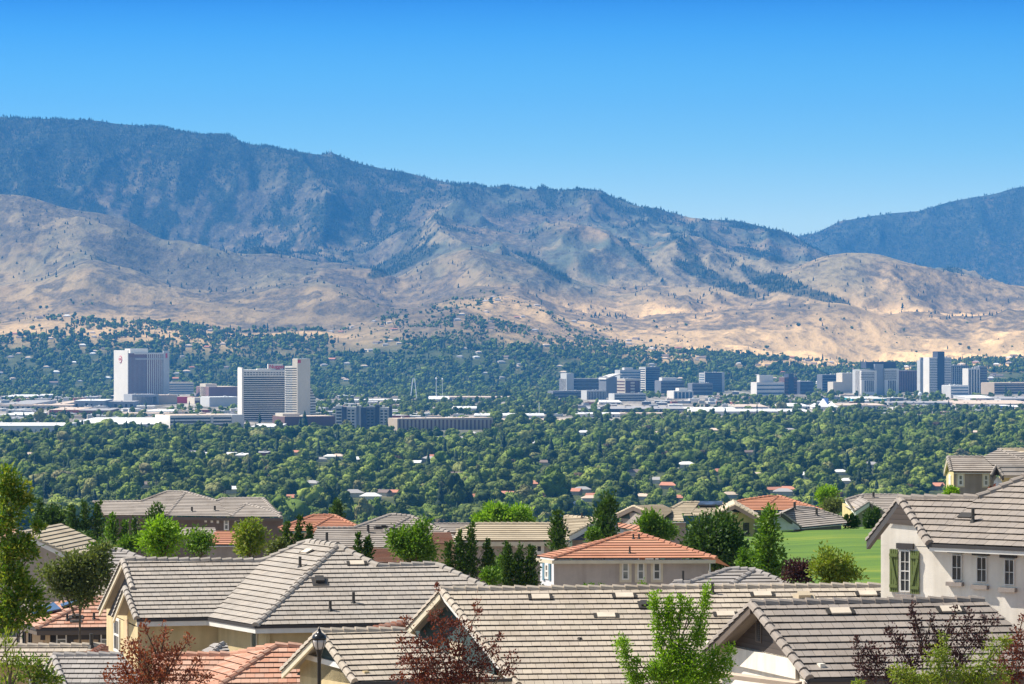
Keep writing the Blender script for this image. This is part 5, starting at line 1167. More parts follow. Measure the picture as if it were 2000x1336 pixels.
# ===== House D: right front garage
YD = 95.0; rD0 = at(1468, 1179, YD); rD1 = at(1921, 1172, YD + 1.2); dD = (rD1 - rD0); dD.z = 0; dD.normalize(); hD = Vector((dD.y, -dD.x, 0)); PD = (rD0, (hD * math.sin(R(25)) + UZ * math.cos(R(25))).normalized())
h = House('garage_wing', 'brown grey tiled garage with a dark louvred gable at the lower right', 1560, 1330, YD - 3, T_brown, 131, expo=0.37)
dE = hit(PD, 1580, 1325.5); dF = hit(PD, 2085, 1316); dG = hit(PD, 2010, 1270); rD1 = hit(PD, 1921, 1172)
h.slope([dE, dF, rD1, rD0], dE); h.caps((rD0, rD1)); h.caps((dE, rD0), w=0.14); h.eave(dE, dF, F_brown)
vp = vplane(rD0, dE); rlD = hitp(vp[0], vp[1], 1370, 1278); h.rake(rD0, rlD, F_brown, 0.24, 0.1); h.rake(rD0, dE, F_dark, 0.12, 0.05, tile=False); h.back(rD0 + dD * .3, rD1, 5)
h.part('rear_roof', T_brown).face([rD0 + UZ * .03, rlD + UZ * .03, rlD + dD * 1.8, rD0 + dD * 1.8])
gD_ = h.gable(rlD, rD0, dE, D_brown, S_white, zof(1286, YD - 1.5), inset=0.5, drop=0.18, zb=131)
A, d, o = gD_; A2 = A + o * 0.004
mb = MB(); 
for k in range(9): p = hitp(A, o, 1483, 1218 + k * 4); mb.obox(Vector((p.x, p.y, 0)), d, o, UZ, (-0.11, 0.11), (0.02, 0.05), (p.z - 0.03, p.z + 0.012))
h.rectw(gD_, 1477, 1488, 1214, 1256, F_brown, 'gable_vent', 0.03); h.one('louvre', mb, F_dark)
h.rectw(gD_, 1380, 1560, 1285, 1290, S_white, 'trim', 0.10)
lo_a = hitp(A, o, 1400, 1312); lo_b = hitp(A, o, 1590, 1336); 
h.part('lean_to_roof', R_tan).beam(at(1405, 1317, YD - 2.5), at(1560, 1337, YD - 3.5), 0.5, -0.06, 0.06); h.wallq(dE, dF, S_taupe, inset=0.4, zb=131)
x_, y_ = ax(443, 953, 3); h.flat(PD, x_, y_, 0.7, 0.3, 0.12); x_, y_ = ax(1035, 943, 3); h.flat(PD, x_, y_, 0.7, 0.3, 0.12)
h.done()

# ===== House E: right, white stucco with green shutters
YE = 100.0; zeE = zof(1064, YE)
eA = onz(1815, 1062, zeE); eB = onz(2110, 1074.5, zeE); PE2 = plep(eA, eB, 25)
h = House('stucco_house', 'white stucco house with green shuttered window and brown grey tile roof at the right', 1860, 1200, YE + 3, T_brown, 131, expo=0.37)
vT = hit(PE2, 1911, 972); rE0 = at(1757, 974, vT.y + 0.9)
rE1 = hitp(rE0, UZ, 1911, 972) if False else at(1911, 972.5, vT.y)
PE1 = pl3(eA, rE0, vT); print('E', pitch(PE2), pitch(PE1))
dr = (vT - rE0).normalized()
h.slope([eA, vT, rE0], eA); bb = hit(PE2, 2110, 886); h.slope([eA, eB, bb, vT], eA)
h.caps((rE0, vT), (vT, bb)); h.caps((eA, rE0), w=0.15); h.eave(eA, eB, F_white, 0.12)
vp = vplane(rE0, eA); rlE = hitp(vp[0], vp[1], 1696, 1055); h.rake(rE0, rlE, F_dark, 0.24, 0.12); h.rake(rE0, eA, F_dark, 0.12, 0.06, tile=False)
dh = Vector((dr.x, dr.y, 0)).normalized()
h.part('rear_roof', T_brown).face([rE0 + UZ * .03, rlE + UZ * .03, rlE + dh * 2.4, rE0 + dh * 2.4]); h.part('rear_roof', T_brown).face([vT, bb, bb + Vector((0, 5, -3)), vT + Vector((0, 5, -3))])
# front wall: one plane through the gable foot and along the eave
wd = (eB - eA); wd.z = 0; wd.normalize(); wo = Vector((wd.y, -wd.x, 0)); wo = -wo if wo.y > 0 else wo; OA = Vector((eA.x, eA.y, 0)) - wo * 0.42
lft = hitp(OA, wo, 1720.5, 1100); rgt = hitp(OA, wo, 2105, 1100)
ztop = zeE - 0.14; wE = h.wallpts(lft, rgt, S_white, ztop)
gt = [Vector((lft.x, lft.y, ztop - .02)), hitp(OA, wo, 1817, 1068), hitp(OA, wo, 1768, 1000), hitp(OA, wo, 1722, 1040)]
g0 = Vector((lft.x, lft.y, ztop - 0.01)); g1 = hitp(OA, wo, 1815, 1067); gm = hitp(OA, wo, 1760, 996); g3 = hitp(OA, wo, 1720.5, 1046)
h.part('gable_end', S_white).face([g0, g1, gm, g3]); h.part('gable_screen', D_brown).face([hitp(OA + wo * .05, wo, 1731, 1022), hitp(OA + wo * .05, wo, 1785, 1027), hitp(OA + wo * .05, wo, 1757, 984)])
# left return wall
bk = Vector((-wo.x, -wo.y, 0)); ml = MB(); ml.obox(Vector((lft.x, lft.y, 0)), wd, bk, UZ, (0, 0.15), (0.16, 7), (131, g3.z - 0.1)); h.one('wall', ml, S_white)
# shuttered window
wx = lambda a, b: ax(a, b, 3)
(a0, b0), (a1, b1) = wx(766, 616), wx(822, 842); h.window(wE, a0, a1, b0, b1, mid='hvg', fw=0.035)
SH = paint('olive_green_shutter', (0.12, 0.155, 0.04), 0.6)
for (q0, q1, t0, t1, fl) in ((711, 756, 610, 842, 1), (822, 871, 620, 852, -1)):
    (a0, b0), (a1, b1) = wx(q0, t0), wx(q1, t1); A, d, o = wE; p0 = hitp(A, o, a0, b0); p1 = hitp(A, o, a1, b1); u0, u1 = (p0 - A).dot(d), (p1 - A).dot(d); z0, z1 = p1.z, p0.z
    mb = MB(); nb = 4; bw = (u1 - u0) / nb
    for k in range(nb): mb.obox(A, d, o, UZ, (u0 + k * bw + 0.008, u0 + (k + 1) * bw - 0.008), (0.02, 0.055), (z0, z1))
    hh = z1 - z0
    for zc in (z0 + hh * 0.14, z1 - hh * 0.14): mb.obox(A, d, o, UZ, (u0 + 0.01, u1 - 0.01), (0.056, 0.085), (zc - 0.045, zc + 0.045))
    pA_ = A + d * (u0 + 0.05 if fl > 0 else u1 - 0.05) + UZ * (z0 + hh * 0.19) + o * 0.072; pB_ = A + d * (u1 - 0.05 if fl > 0 else u0 + 0.05) + UZ * (z1 - hh * 0.19) + o * 0.072
    if fl < 0: pA_, pB_ = A + d * (u0 + .05) + UZ * (z0 + hh * .19) + o * .072, A + d * (u1 - .05) + UZ * (z1 - hh * .19) + o * .072
    else: pA_, pB_ = A + d * (u1 - .05) + UZ * (z0 + hh * .19) + o * .072, A + d * (u0 + .05) + UZ * (z1 - hh * .19) + o * .072
    dd = (pB_ - pA_).normalized(); mb.obox(pA_, dd, o.cross(dd), o, (0, (pB_ - pA_).length), (-0.04, 0.04), (-0.013, 0.013)); h.one('shutter', mb, SH)
(a0, b0), (a1, b1) = wx(750, 578), wx(840, 612); h.rectw(wE, a0, a1, b0, b1, F_dark, 'lintel', 0.09); (a0, b0), (a1, b1) = wx(745, 852), wx(835, 877); h.rectw(wE, a0, a1, b0, b1, S_taupe, 'sill', 0.12)
for (w0, w1, t, bt, l0, l1, lt, lb, s0, s1, st, sb) in ((1045, 1098, 640, 780, 1025, 1110, 604, 634, 1022, 1107, 785, 810), (1178, 1232, 652, 790, 1157, 1245, 614, 647, 1155, 1242, 802, 828), (1327, 1380, 665, 805, 1305, 1393, 626, 660, 1303, 1392, 816, 843)):
    (a0, b0), (a1, b1) = wx(w0, t), wx(w1, bt); h.window(wE, a0, a1, b0, b1, mid='hv', fw=0.022)
    (a0, b0), (a1, b1) = wx(l0, lt), wx(l1, lb); h.rectw(wE, a0, a1, b0, b1, F_dark, 'lintel', 0.10); (a0, b0), (a1, b1) = wx(s0, st), wx(s1, sb); h.rectw(wE, a0, a1, b0, b1, S_taupe, 'sill', 0.16)
x_, y_ = ax(1155, 468, 3); h.pipe(PE2, x_, y_, 0.42, 0.05); x_, y_ = ax(1120, 437, 3); h.boxvent(PE2, x_, y_, 0.25, 0.18, 0.07, P_metal)
h.done()
h = House('garage_wing', 'corner of a terracotta roof and cream wall at the far lower right', 1990, 1260, 98, T_salmon, 131)
a, b, c, d_ = at(1965, 1270, 96), at(2060, 1273, 96), at(2060, 1246, 98.5), at(1972, 1248, 98.5); h.slope([a, b, c, d_], a); h.part('wall', S_yellow).box(at(1992, 1200, 96.5).x, b.x, 96.4, 96.6, 131, a.z - 0.1); h.part('wall', S_yellow); h.done()

# ===== House F: orange hip roof in the middle
YF = 195.0; zF = zof(1090, YF); a = onz(1079, 1091, zF); b = onz(1398, 1090, zF); PF = plep(a, b, 20); t0 = hit(PF, 1231, 1040); t1 = hit(PF, 1243, 1041); lb_ = onz(1045, 1086.5, zF)
h = House('stucco_house', 'grey shaded stucco house with a bright orange hip roof and three white windows', 1230, 1110, YF + 3, T_orange, 130, per=False, expo=0.36, th=0.06)
PFl = pl3(lb_, a, t0); print('F', pitch(PFl)); m1 = hit(PF, 1115, 1070)
h.slope([a, b, t1, t0], a); h.slope([lb_, a, t0], a); h.caps((a, t0), (t0, t1), (b, t1)); h.back(t0, t1, 6, 2.5); h.back(t1, b + Vector((0, 2, 0)), 5, 1.0); h.eave(a, b, F_cream, 0.2, False); h.eave(lb_, a, F_cream, 0.2, False)
wf = h.wallq(a + (b - a) * 0.012, b - (b - a) * 0.04, S_shaded, inset=0.5);  # front wall coloured grey to carry its shade
for (zx0, zx1) in ((780, 823), (872, 914), (967, 1011)): (x0, y0), (x1, y1) = ax(zx0, 608, 2), ax(zx1, 712, 2); h.window(wf, x0, x1, y0, y1, fw=0.08, glass=GL_pale, surround=F_cream, sw=0.14)
lw0 = onz(1055, 1089, zF - .2); lw1 = onz(1083.5, 1093, zF - .2); wl = h.wallpts(lw0, lw1, S_bwhite, zF - 0.15)  # same house, side wall coloured paler as the sunlit one
(x0, y0), (x1, y1) = ax(323, 612, 2), ax(345, 708, 2); h.window(wl, x0, x1, y0, y1, fw=0.12, glass=GL_pale); SB = paint('slate_blue_shutter', (0.10, 0.20, 0.26))
h.rectw(wl, *[ax(309, 0, 2)[0], ax(321, 0, 2)[0], ax(0, 605, 2)[1], ax(0, 715, 2)[1]], SB, 'shutter'); h.rectw(wl, *[ax(346, 0, 2)[0], ax(357, 0, 2)[0], ax(0, 608, 2)[1], ax(0, 715, 2)[1]], SB, 'shutter')
p = hitp(wf[0] + wf[2] * .1, wf[2], 1386, 1093); mb = MB(); mb.tube([p, p - UZ * 5], 0.05, 6); h.one('downspout', mb, F_white)
h.pipe(PF, 1237, 1053, .3); h.pipe(PF, 1248, 1053, .3); h.pipe(PF, 1230, 1081, 0.4); h.done()
# ===== House G: small cool grey hip below it
h = House('stucco_house', 'low cool grey hip roof just below the orange hip roof', 1430, 1140, 150, T_cool, 129, per=False)
YG = 150; zG = zof(1150, YG); a = onz(1310, 1152, zG); b = onz(1560, 1150, zG); PG = plep(a, b, 20); t0 = hit(PG, 1427, 1111); t1 = hit(PG, 1474, 1113.5); c = hit(PG, 1347, 1138); c2 = hit(PG, 1316, 1136)
h.slope([a, b, t1, t0, c], a); h.slope([hit(PG, 1290, 1152), a, c, c2], a); h.caps((c, t0), (t0, t1), (b, t1), (c2, c)); m2 = hit(PG, 1430, 1142); h.caps((m2, t1)); h.back(t0, t1, 4); h.part('wall', S_taupe).box(a.x + .5, b.x - .5, a.y + .5, a.y + .7, 128, zG - .2); h.pipe(PG, 1334, 1137, 0.5); h.done()

# ===== House H: tan roof behind orange house
YH_ = 235.0; zH = zof(1055, YH_); a = onz(884, 1055.5, zH); b = onz(1113, 1055.5, zH); PH = plep(a, b, 18); t0 = hit(PH, 934, 1023); t1 = hit(PH, 1103, 1023)
h = House('stucco_house', 'taupe house under a pale tan tiled roof, behind the twin columnar trees', 1000, 1070, YH_ + 3, T_tan, 130, per=False, th=0.07)
lf_ = hit(PH, 893, 1036); h.slope([a, b, t1, t0, lf_], a); h.caps((t0, t1), (lf_, t0)); h.back(t0, t1, 5)
h.flush(); u0, u1 = at(1103, 1008, YH_ + 6), at(1171, 1014, YH_ + 4); v0 = at(1110, 1047, YH_ + 0.5); pz = pl3(u0, u1, v0); v1 = hit(pz, 1078, 1047); h.slope([v1, v0, u1, u0], v1); h.caps((u0, u1)); h.rake(u1, v0, F_white, 0.35, 0.12)
rr_ = at(1250, 1047, YH_ + 5); h.rake(u1, rr_, F_white, 0.3, 0.12); h.part('gable_end', D_blue).face([v0 + UZ * -.3, at(1235, 1052, YH_ + 4.5), u1 + UZ * -.4 + Vector((0, .4, 0))]); h.part('wall', S_greige).box(v0.x + .3, rr_.x - 1, YH_ + 1.6, YH_ + 1.9, 128, zof(1049, YH_ + 1.6))
wh = h.wallq(a + (b - a) * .02, b, S_greige, inset=0.5, zb=128); h.eave(a, b, F_cream, 0.3, False)
for (q0, q1, y0, y1) in ((140, 172, 492, 520), (172, 205, 492, 520)): (x0, b0), (x1, b1) = ax(q0, y0, 2), ax(q1, y1, 2); h.window(wh, x0, x1, b0, b1, fw=0.1, mid='')
(x0, b0), (x1, b1) = ax(255, 485, 2), ax(315, 560, 2); h.window(wh, x0, x1, b0, b1, fw=0.22, mid='', name='door_frame')
x_, y_ = ax(540, 345, 2); h.pipe(pz, x_, y_, 0.4); h.done()
h = House('stucco_house', 'sliver of orange roof between the columnar tree and the orange hip roof', 1225, 1030, 225, T_orange, 130, per=False, cat='house')
a, b, c, d_ = at(1208, 1028, 222), at(1250, 1040, 221), at(1248, 1024, 226), at(1206, 1024, 226); h.slope([a, b, c, d_], b); h.part('wall', S_taupe).box(a.x, b.x, 224, 224.3, 128, b.z - .2); h.done()
# ===== House I: wide grey hip, centre left
YI = 250.0; zI = zof(1070, YI); a = onz(606, 1070, zI); b = onz(900, 1068, zI); PI_ = plep(a, b, 19)
h = House('stucco_house', 'wide grey brown hip roof left of centre with thin vent pipes', 760, 1060, YI + 3, T_far, 129, per=False, th=0.07)
P = [a, b] + [hit(PI_, x_, y_) for x_, y_ in ((895, 1050), (875, 1040), (802, 1008), (764, 1004.5), (691, 1031), (620, 1031.5), (613, 1042))]
h.slope([P[0], P[1], P[2], P[3], P[4], P[5], P[6]], a); h.slope([P[0], P[6], P[7], P[8]], a); m1 = hit(PI_, 748, 1041); h.caps((P[6], P[5]), (P[5], P[4]), (P[3], P[4]), (P[7], P[6]), (m1, P[4]), w=.2); h.back(P[5], P[4], 5); h.back(P[7], P[6], 4); h.back(P[4], P[3], 4, 3)
for (zx, zy) in ((485, 500), (732, 430)): x_, y_ = ax(zx, zy, 1); h.pipe(PI_, x_, y_, 0.9 if zx < 600 else .6, .1)
for (zx, zy) in ((790, 405), (825, 398), (880, 412)): x_, y_ = ax(zx, zy, 1); h.boxvent(PI_, x_, y_, .35, .25, .2)
h.part('wall', S_taupe).box(a.x + .5, b.x - .5, a.y + .5, a.y + .7, 126, zI - .2); h.done()
h = House('stucco_house', 'far low grey roof right of the wide grey brown hip', 900, 1030, 300, T_far, 127, per=False, th=0.07)
a, b = at(845, 1040, 296), at(945, 1040, 296); PX = plep(a, b, 19); h.slope([a, b, hit(PX, 937, 1023), hit(PX, 849, 1023.5)], a); h.caps((hit(PX, 849, 1023.5), hit(PX, 937, 1023))); h.back(hit(PX, 849, 1023.5), hit(PX, 937, 1023), 5); h.part('wall', S_taupe).box(a.x, b.x, 297, 297.3, 124, a.z - .2); h.done()
h = House('stucco_house', 'terracotta gable roof half hidden by the bright green tree right of centre left', 860, 1060, 232, T_salmon, 129, per=False)
a, b, c, d_ = at(735, 1098, 180), at(800, 1102, 180), at(790, 1072, 186), at(700, 1070, 186); h.slope([a, b, c, d_], a)
h.flush(); a, b, c, d_ = at(840, 1062, 226), at(888, 1062, 226), at(880, 1040, 231), at(842, 1040, 231); h.slope([a, b, c, d_], a); h.part('wall', S_tan).box(a.x, b.x, 228, 228.3, 127, a.z - .1); h.done()
# ===== House J: salmon hip behind I
YJ = 290.0; zJ = zof(1037, YJ); a = onz(548, 1038, zJ); b = onz(715, 1036, zJ); PJ = plep(a, b, 19)
h = House('stucco_house', 'salmon hip roof rising between the two big grey brown roofs on the left', 630, 1030, YJ + 3, T_orange, 127, per=False, th=.07)
t0, t1, l1 = hit(PJ, 612, 1006.5), hit(PJ, 652, 1006), hit(PJ, 546, 1031); h.slope([a, b, t1, t0, l1], a); h.caps((l1, t0), (t0, t1), (b, t1), w=.2); h.caps((hit(PJ, 607, 1033), t1), w=.2); h.back(t0, t1, 5); h.part('wall', S_tan).box(a.x + .5, b.x - .5, a.y + .5, a.y + .8, 124, zJ - .2)
h.flush(); a, b = at(404, 1064, 240), at(490, 1064, 240); PX = plep(a, b, 18); h.slope([a, b, hit(PX, 480, 1038), hit(PX, 420, 1038)], a); wq = h.wallq(a, b, S_taupe, inset=.5, zb=126); h.done()
# ===== House K: big grey house upper left
YK = 330.0; zK = zof(1007, YK); a = onz(204, 1006, zK); b = onz(452, 1009, zK); c = onz(549, 1010, zK); PK = plep(a, c, 19)
h = House('stucco_house', 'large brown house with a long multi hipped grey roof at the upper left', 370, 1020, YK + 3, T_far, 125, per=False, th=.08, expo=.38)
K = {k: hit(PK, *v) for k, v in dict(l0=(182, 980), l1=(276, 979), m0=(326, 960), m1=(362, 960.5), r0=(424, 978), r1=(434, 973.5), r2=(514, 973)).items()}
h.slope([a, hit(PK, 258, 1006.5), K['l1'], K['l0']], a); h.slope([hit(PK, 258, 1006.5), b, K['r0'], K['m1'], K['m0'], K['l1']], a); h.slope([b, c, K['r2'], K['r1'], K['r0']], a)
h.caps((K['l0'], K['l1']), (K['l1'], K['m0']), (K['m0'], K['m1']), (K['r0'], K['m1']), (K['r0'], K['r1']), (K['r1'], K['r2']), (c, K['r2']), w=.22); h.caps((hit(PK, 326, 1006), K['m1']), (hit(PK, 452, 1008.5), hit(PK, 480, 983.5)), (hit(PK, 548, 1003), hit(PK, 480, 983.5)), w=.22)
h.back(K['l0'], K['l1'], 5); h.back(K['m0'], K['m1'], 6); h.back(K['r1'], K['r2'], 5); h.eave(a, c, F_brown, .3, False); wk = h.wallq(a, c, S_brown, inset=.6, zb=124)
for (q0, q1, y0, y1, g_) in ((804, 824, 332, 390, GL), (1224, 1238, 338, 368, GL), (1261, 1275, 340, 370, GL), (1297, 1311, 345, 374, GL), (1340, 1370, 347, 415, GL_pale), (1405, 1445, 352, 400, GL)): (x0, b0), (x1, b1) = ax(q0, y0), ax(q1, y1); h.window(wk, x0, x1, b0, b1, fw=.12, glass=g_, mid='h')
for (zx, zy) in ((1148, 305), (1285, 300)): x_, y_ = ax(zx, zy); h.pipe(PK, x_, y_, .5, .1)
h.flush(); a, b = at(345, 1046, 300), at(425, 1046, 300); PX = plep(a, b, 19); h.slope([a, b, hit(PX, 420, 1031), hit(PX, 350, 1031)], a); h.done()
# ===== House L: far left gable
h = House('stucco_house', 'pale greige gabled house behind the leafy tree at the left edge', 80, 1090, 190, T_tan, 128, per=False, th=.07)
YL = 190.0; ap = at(44, 1037, YL); re = at(142, 1085, YL); le = at(-60, 1085, YL); mb = h.part('wall', S_greige); mb.face([at(-45, 1180, YL), at(137, 1180, YL), at(137, 1087, YL), at(44, 1042, YL), at(-45, 1086, YL)])
bk = Vector((1.2, 7, 0)); h.slope([re, re + bk, ap + bk, ap], re) ; h.part('rear_roof', T_tan).face([le, ap, ap + bk, le + bk]); h.rake(ap - Vector((0, .6, 0)), re - Vector((0, .6, 0)), F_white, .25, .12); h.rake(ap - Vector((0, .6, 0)), le - Vector((0, .6, 0)), F_dark, .25, .12)
h.flush(); a, b = at(100, 1090, 196), at(178, 1084, 200); PX = plep(a, b, 18); h.slope([a, b, hit(PX, 176, 1071), hit(PX, 128, 1071)], a)
h.flush(); a, b = at(66, 1060, 215), at(128, 1062, 215); PX = plep(a, b, 18); h.slope([a, b, hit(PX, 108, 1049), hit(PX, 72, 1048)], a); h.done()
h = House('stucco_house', 'pinkish tiled roof corner at the extreme left behind leaves', 10, 1045, 230, T_salmon, 128, per=False)
a, b = at(-60, 1056, 228), at(36, 1056, 228); PX = plep(a, b, 18); h.slope([a, b, hit(PX, 34, 1034), hit(PX, -50, 1034)], a); h.part('wall', S_taupe).box(a.x, b.x, 228.6, 229, 126, a.z - .1); h.done()
# ===== House M
h = House('stucco_house', 'small mauve grey hip roof peeping over the left end of the big beige roof', 240, 1090, 160, T_cool, 130, per=False)
a, b = at(205, 1116, 158), at(300, 1118, 158); PM = plep(a, b, 22); t0, t1, r_ = hit(PM, 226, 1072.5), hit(PM, 250, 1080), hit(PM, 277, 1092); h.slope([a, b, r_, t1, t0, hit(PM, 210, 1082)], a); h.caps((hit(PM, 210, 1082), t0), (t0, t1), (r_, t1)); h.back(t0, t1, 3); h.part('wall', S_taupe).box(a.x, b.x, 158.6, 159, 128, a.z - .1); h.done()
# ===== House N: solar panels
YN = 150.0; zN = zof(1228, YN); a = onz(73, 1227.5, zN); b = onz(235, 1226, zN); PN = plep(a, b, 22); t0 = hit(PN, 184, 1168); l_ = onz(24, 1213, zN)
h = House('stucco_house', 'tan house with blue solar panels on its terracotta hip roof, dark shutters', 140, 1240, YN + 2, T_salmon, 129, per=True, tw=.33)
PNl = pl3(a, t0, l_); print('N', pitch(PNl)); tl = hit(PNl, 98, 1183); h.slope([a, b, hit(PN, 235, 1172), t0], a); h.slope([l_, a, t0, tl], a); h.caps((a, t0), (tl, t0), (t0, hit(PN, 235, 1172))); h.eave(a, b, F_brown, .2); h.eave(l_, a, F_brown, .2)
h.back(tl, t0, 4)
def solar(pts, hh=.18):
    P = [hit(PNl, *ax(*q)) + PNl[1] * hh for q in pts]; mb = MB(); Q = [p - PNl[1] * .06 for p in P]; mb.face(P); mb.face(Q[::-1]); 
    for k in range(4): mb.face([P[k], Q[k], Q[(k + 1) % 4], P[(k + 1) % 4]])
    return h.one('solar_panel', mb, SOLAR)
solar([(205, 945), (372, 905), (330, 868), (200, 900)]); solar([(374, 893), (496, 852), (488, 840), (368, 878)])
wn = h.wallq(a + (b - a) * .06, b, S_tan, inset=.5, zb=128); h.part('frieze', F_dark).obox(wn[0], wn[1], wn[2], UZ, (-0.1, 3.6), (0.003, .05), (zN - .55, zN - .15))
for (q0, q1, m_) in ((297, 334, F_dark), (402, 440, F_dark), (588, 599, F_dark)): h.rectw(wn, ax(q0, 0)[0], ax(q1, 0)[0], ax(0, 1020)[1], ax(0, 1102)[1], m_, 'shutter', .05)
for (q0, q1) in ((336, 400), (601, 650)): h.window(wn, ax(q0, 0)[0], ax(q1, 0)[0], ax(0, 1028)[1], ax(0, 1108)[1], fw=.06, glass=GL_pale)
wn2 = h.wallq(l_ + (a - l_) * .05, a - (a - l_) * .02, S_tan, inset=.45, zb=128)
for (q0, q1) in ((106, 119), (141, 155), (176, 192)): h.window(wn2, ax(q0, 0)[0], ax(q1, 0)[0], ax(0, 985)[1], ax(0, 1108)[1], frame=F_dark, fw=.08, mid='')
x_, y_ = ax(402, 955); h.pipe(PN, x_, y_, .3); x_, y_ = ax(562, 950); h.pipe(PN, x_, y_, .3); x_, y_ = ax(455, 940); h.boxvent(PN, x_, y_, .35, .2, .15); x_, y_ = ax(455, 965); h.boxvent(PN, x_, y_, .3, .15, .1)
h.done()
# ===== O and P: low roofs bottom left
h = House('stucco_house', 'pale tan tiled ridge crossing the lower left below the solar roof', 100, 1275, 128, T_warm, 131)
a, b = at(-40, 1300, 124), at(240, 1302, 124); PO = plep(a, b, 20); h.slope([a, b, hit(PO, 205, 1261.5), hit(PO, -30, 1263)], a); h.caps((hit(PO, -30, 1263), hit(PO, 205, 1261.5))); h.back(hit(PO, -30, 1263), hit(PO, 205, 1261.5), 4); x_, y_ = ax(546, 1113); h.pipe(PO, x_, y_ + 1, .5, .07); h.part('wall', S_tan).box(a.x, b.x, 124.6, 125, 130, a.z - .1)
h.done()
h = House('garage_wing', 'terracotta hip corner tucked beside the yellow corner wall', 190, 1270, 124, T_salmon, 131)
a, b, c, d_ = at(150, 1281, 121.5), at(212, 1281, 121.5), at(212, 1262, 124), at(196, 1262, 124); h.slope([a, b, c, d_], a); h.caps((at(178, 1279, 121.8), at(203, 1262, 124)), w=.12); h.part('wall', S_tan).box(a.x, b.x, 122.4, 122.7, 131, a.z - .1); h.done()
h = House('garage_wing', 'low cool grey garage roof with a tiny triangular vent at the bottom left', 160, 1310, 118, T_cool, 131)
a, b = at(118, 1340, 114), at(285, 1339, 114); PP = plep(a, b, 21); r0, r1_ = hit(PP, 105, 1281), hit(PP, 240, 1279.5); h.slope([hit(PP, 128, 1345), hit(PP, 290, 1345), r1_, r0], hit(PP, 128, 1345)); h.caps((r0, r1_)); h.caps((hit(PP, 128, 1345), r0), w=.12); h.back(r0, r1_, 3)
vp = vplane(r0, hit(PP, 128, 1345)); rl_ = hitp(vp[0], vp[1], 86, 1317); h.rake(r0, rl_, F_cream, .15, .08); v1_ = at(104, 1302, 115.6); h.part('gable_end', F_white).face([at(92, 1320, 116), at(118, 1320, 115.4), at(104, 1298, 115.8)]); h.part('gable_vent', UNDER).face([at(97, 1315, 115.7), at(111, 1315, 115.4), at(104, 1305, 115.6)])
h.part('skirt_roof', T_cool).box(at(78, 0, 116).x, at(118, 0, 116).x, 115, 116.5, zof(1326, 115) - .1, zof(1320, 115)); h.part('wall', S_bwhite).box(at(60, 0, 116).x, at(120, 0, 116).x, 115.6, 115.8, 131, zof(1326, 116)); h.done()

# ===== right middle houses
h = House('stucco_house', 'mauve brown gabled house with tan roofs in a chain, black solar array', 1270, 1010, 285, T_tan, 127, per=False, th=.08)
Y0 = 285; a, b = at(1281, 1016.5, Y0), at(1336, 1018.5, Y0 - 1); PX = plep(a, b, 17); h.slope([a, b, hit(PX, 1331, 1001), hit(PX, 1279, 1002), ], a)
h.flush(); ap = at(1238, 988, Y0 + 3); ra = at(1296, 1012, Y0 - 2); la = at(1203, 1005, Y0 + 6); pz = pl3(ap, ra, at(1293, 985.5, Y0 + 4)); h.slope([ra, hit(pz, 1311, 1001), hit(pz, 1312, 994), hit(pz, 1293, 985.5), ap], ra); h.rake(ap, ra, F_brown, .35, .15); h.rake(ap, la, F_brown, .35, .15)
dd = Vector((0, .5, 0)); h.part('gable_end', D_teal).face([ra + dd - UZ * .3, ap + dd - UZ * .3, la + dd - UZ * .3]); wq = h.wallpts(Vector((la.x + .4, la.y, 0)), Vector((ra.x - .4, ra.y + .3, 0)), S_taupe, zof(1003, Y0 + 2))
h.flush(); a, b = at(1305, 1003, Y0 + 2), at(1350, 1003, Y0 + 2); PX = plep(a, b, 17); h.slope([a, b, hit(PX, 1366, 981), hit(PX, 1333, 981.5), hit(PX, 1312, 993)], a); h.caps((hit(PX, 1312, 993), hit(PX, 1333, 981.5)), (hit(PX, 1333, 981.5), hit(PX, 1366, 981)), w=.2)
wq = h.wallq(at(1300, 1018, Y0 - 1), at(1340, 1018.5, Y0 - 1), S_greige, inset=.5, zb=127)
h.flush(); a, b = at(1335, 1008, Y0 + 6), at(1425, 1006, Y0 + 6); PX = plep(a, b, 17); h.slope([a, b, hit(PX, 1416, 983), hit(PX, 1350, 983)], a)
mb = MB(); P = [hit(PX, *q) + PX[1] * .3 for q in ((1344, 992), (1410, 992), (1412, 985), (1352, 985))]; mb.face(P); Q = [p - PX[1] * .12 for p in P]
for k in range(4): mb.face([P[k], Q[k], Q[(k + 1) % 4], P[(k + 1) % 4]])
h.one('solar_panel', mb, SOLAR); h.done()
h = House('stucco_house', 'yellow stucco gable house at the edge of the lawn with a dark window', 1450, 1020, 262, T_tan, 127, per=False, th=.08)
Y0 = 262; ap = at(1436.5, 985, Y0); ra = at(1484, 1012, Y0 - 1); la = at(1402, 1003, Y0 + 1); h.rake(ap, ra, F_brown, .3, .2); h.rake(ap, la, F_brown, .3, .2); dd = Vector((0, .5, 0)); h.part('gable_end', D_green).face([ap + dd - UZ * .2, at(1462, 1002, Y0), at(1414, 1000, Y0)])
q = [at(1410, 1050, Y0 + .6), at(1481, 1050, Y0 + .6), at(1481, 1012, Y0 + .6), at(1436.5, 988, Y0 + .6), at(1410, 1003, Y0 + .6)]; h.part('wall', S_yellow).face(q); wy = (Vector((q[0].x, q[0].y, 0)), Vector((1, 0, 0)), Vector((0, -1, 0)))
h.window(wy, 1451, 1463, 1021, 1044, frame=F_dark, fw=.14); h.rectw(wy, 1471, 1484, 1023, 1026, F_white, 'awning', .8); h.rectw(wy, 1474, 1483, 1026, 1044, GL_pale, 'door', .05)
bk = Vector((0.3, 7, 0)); h.slope([la, ap, ap + bk, la + bk], la); h.slope([ra, ra + bk, ap + bk, ap], ra); h.done()
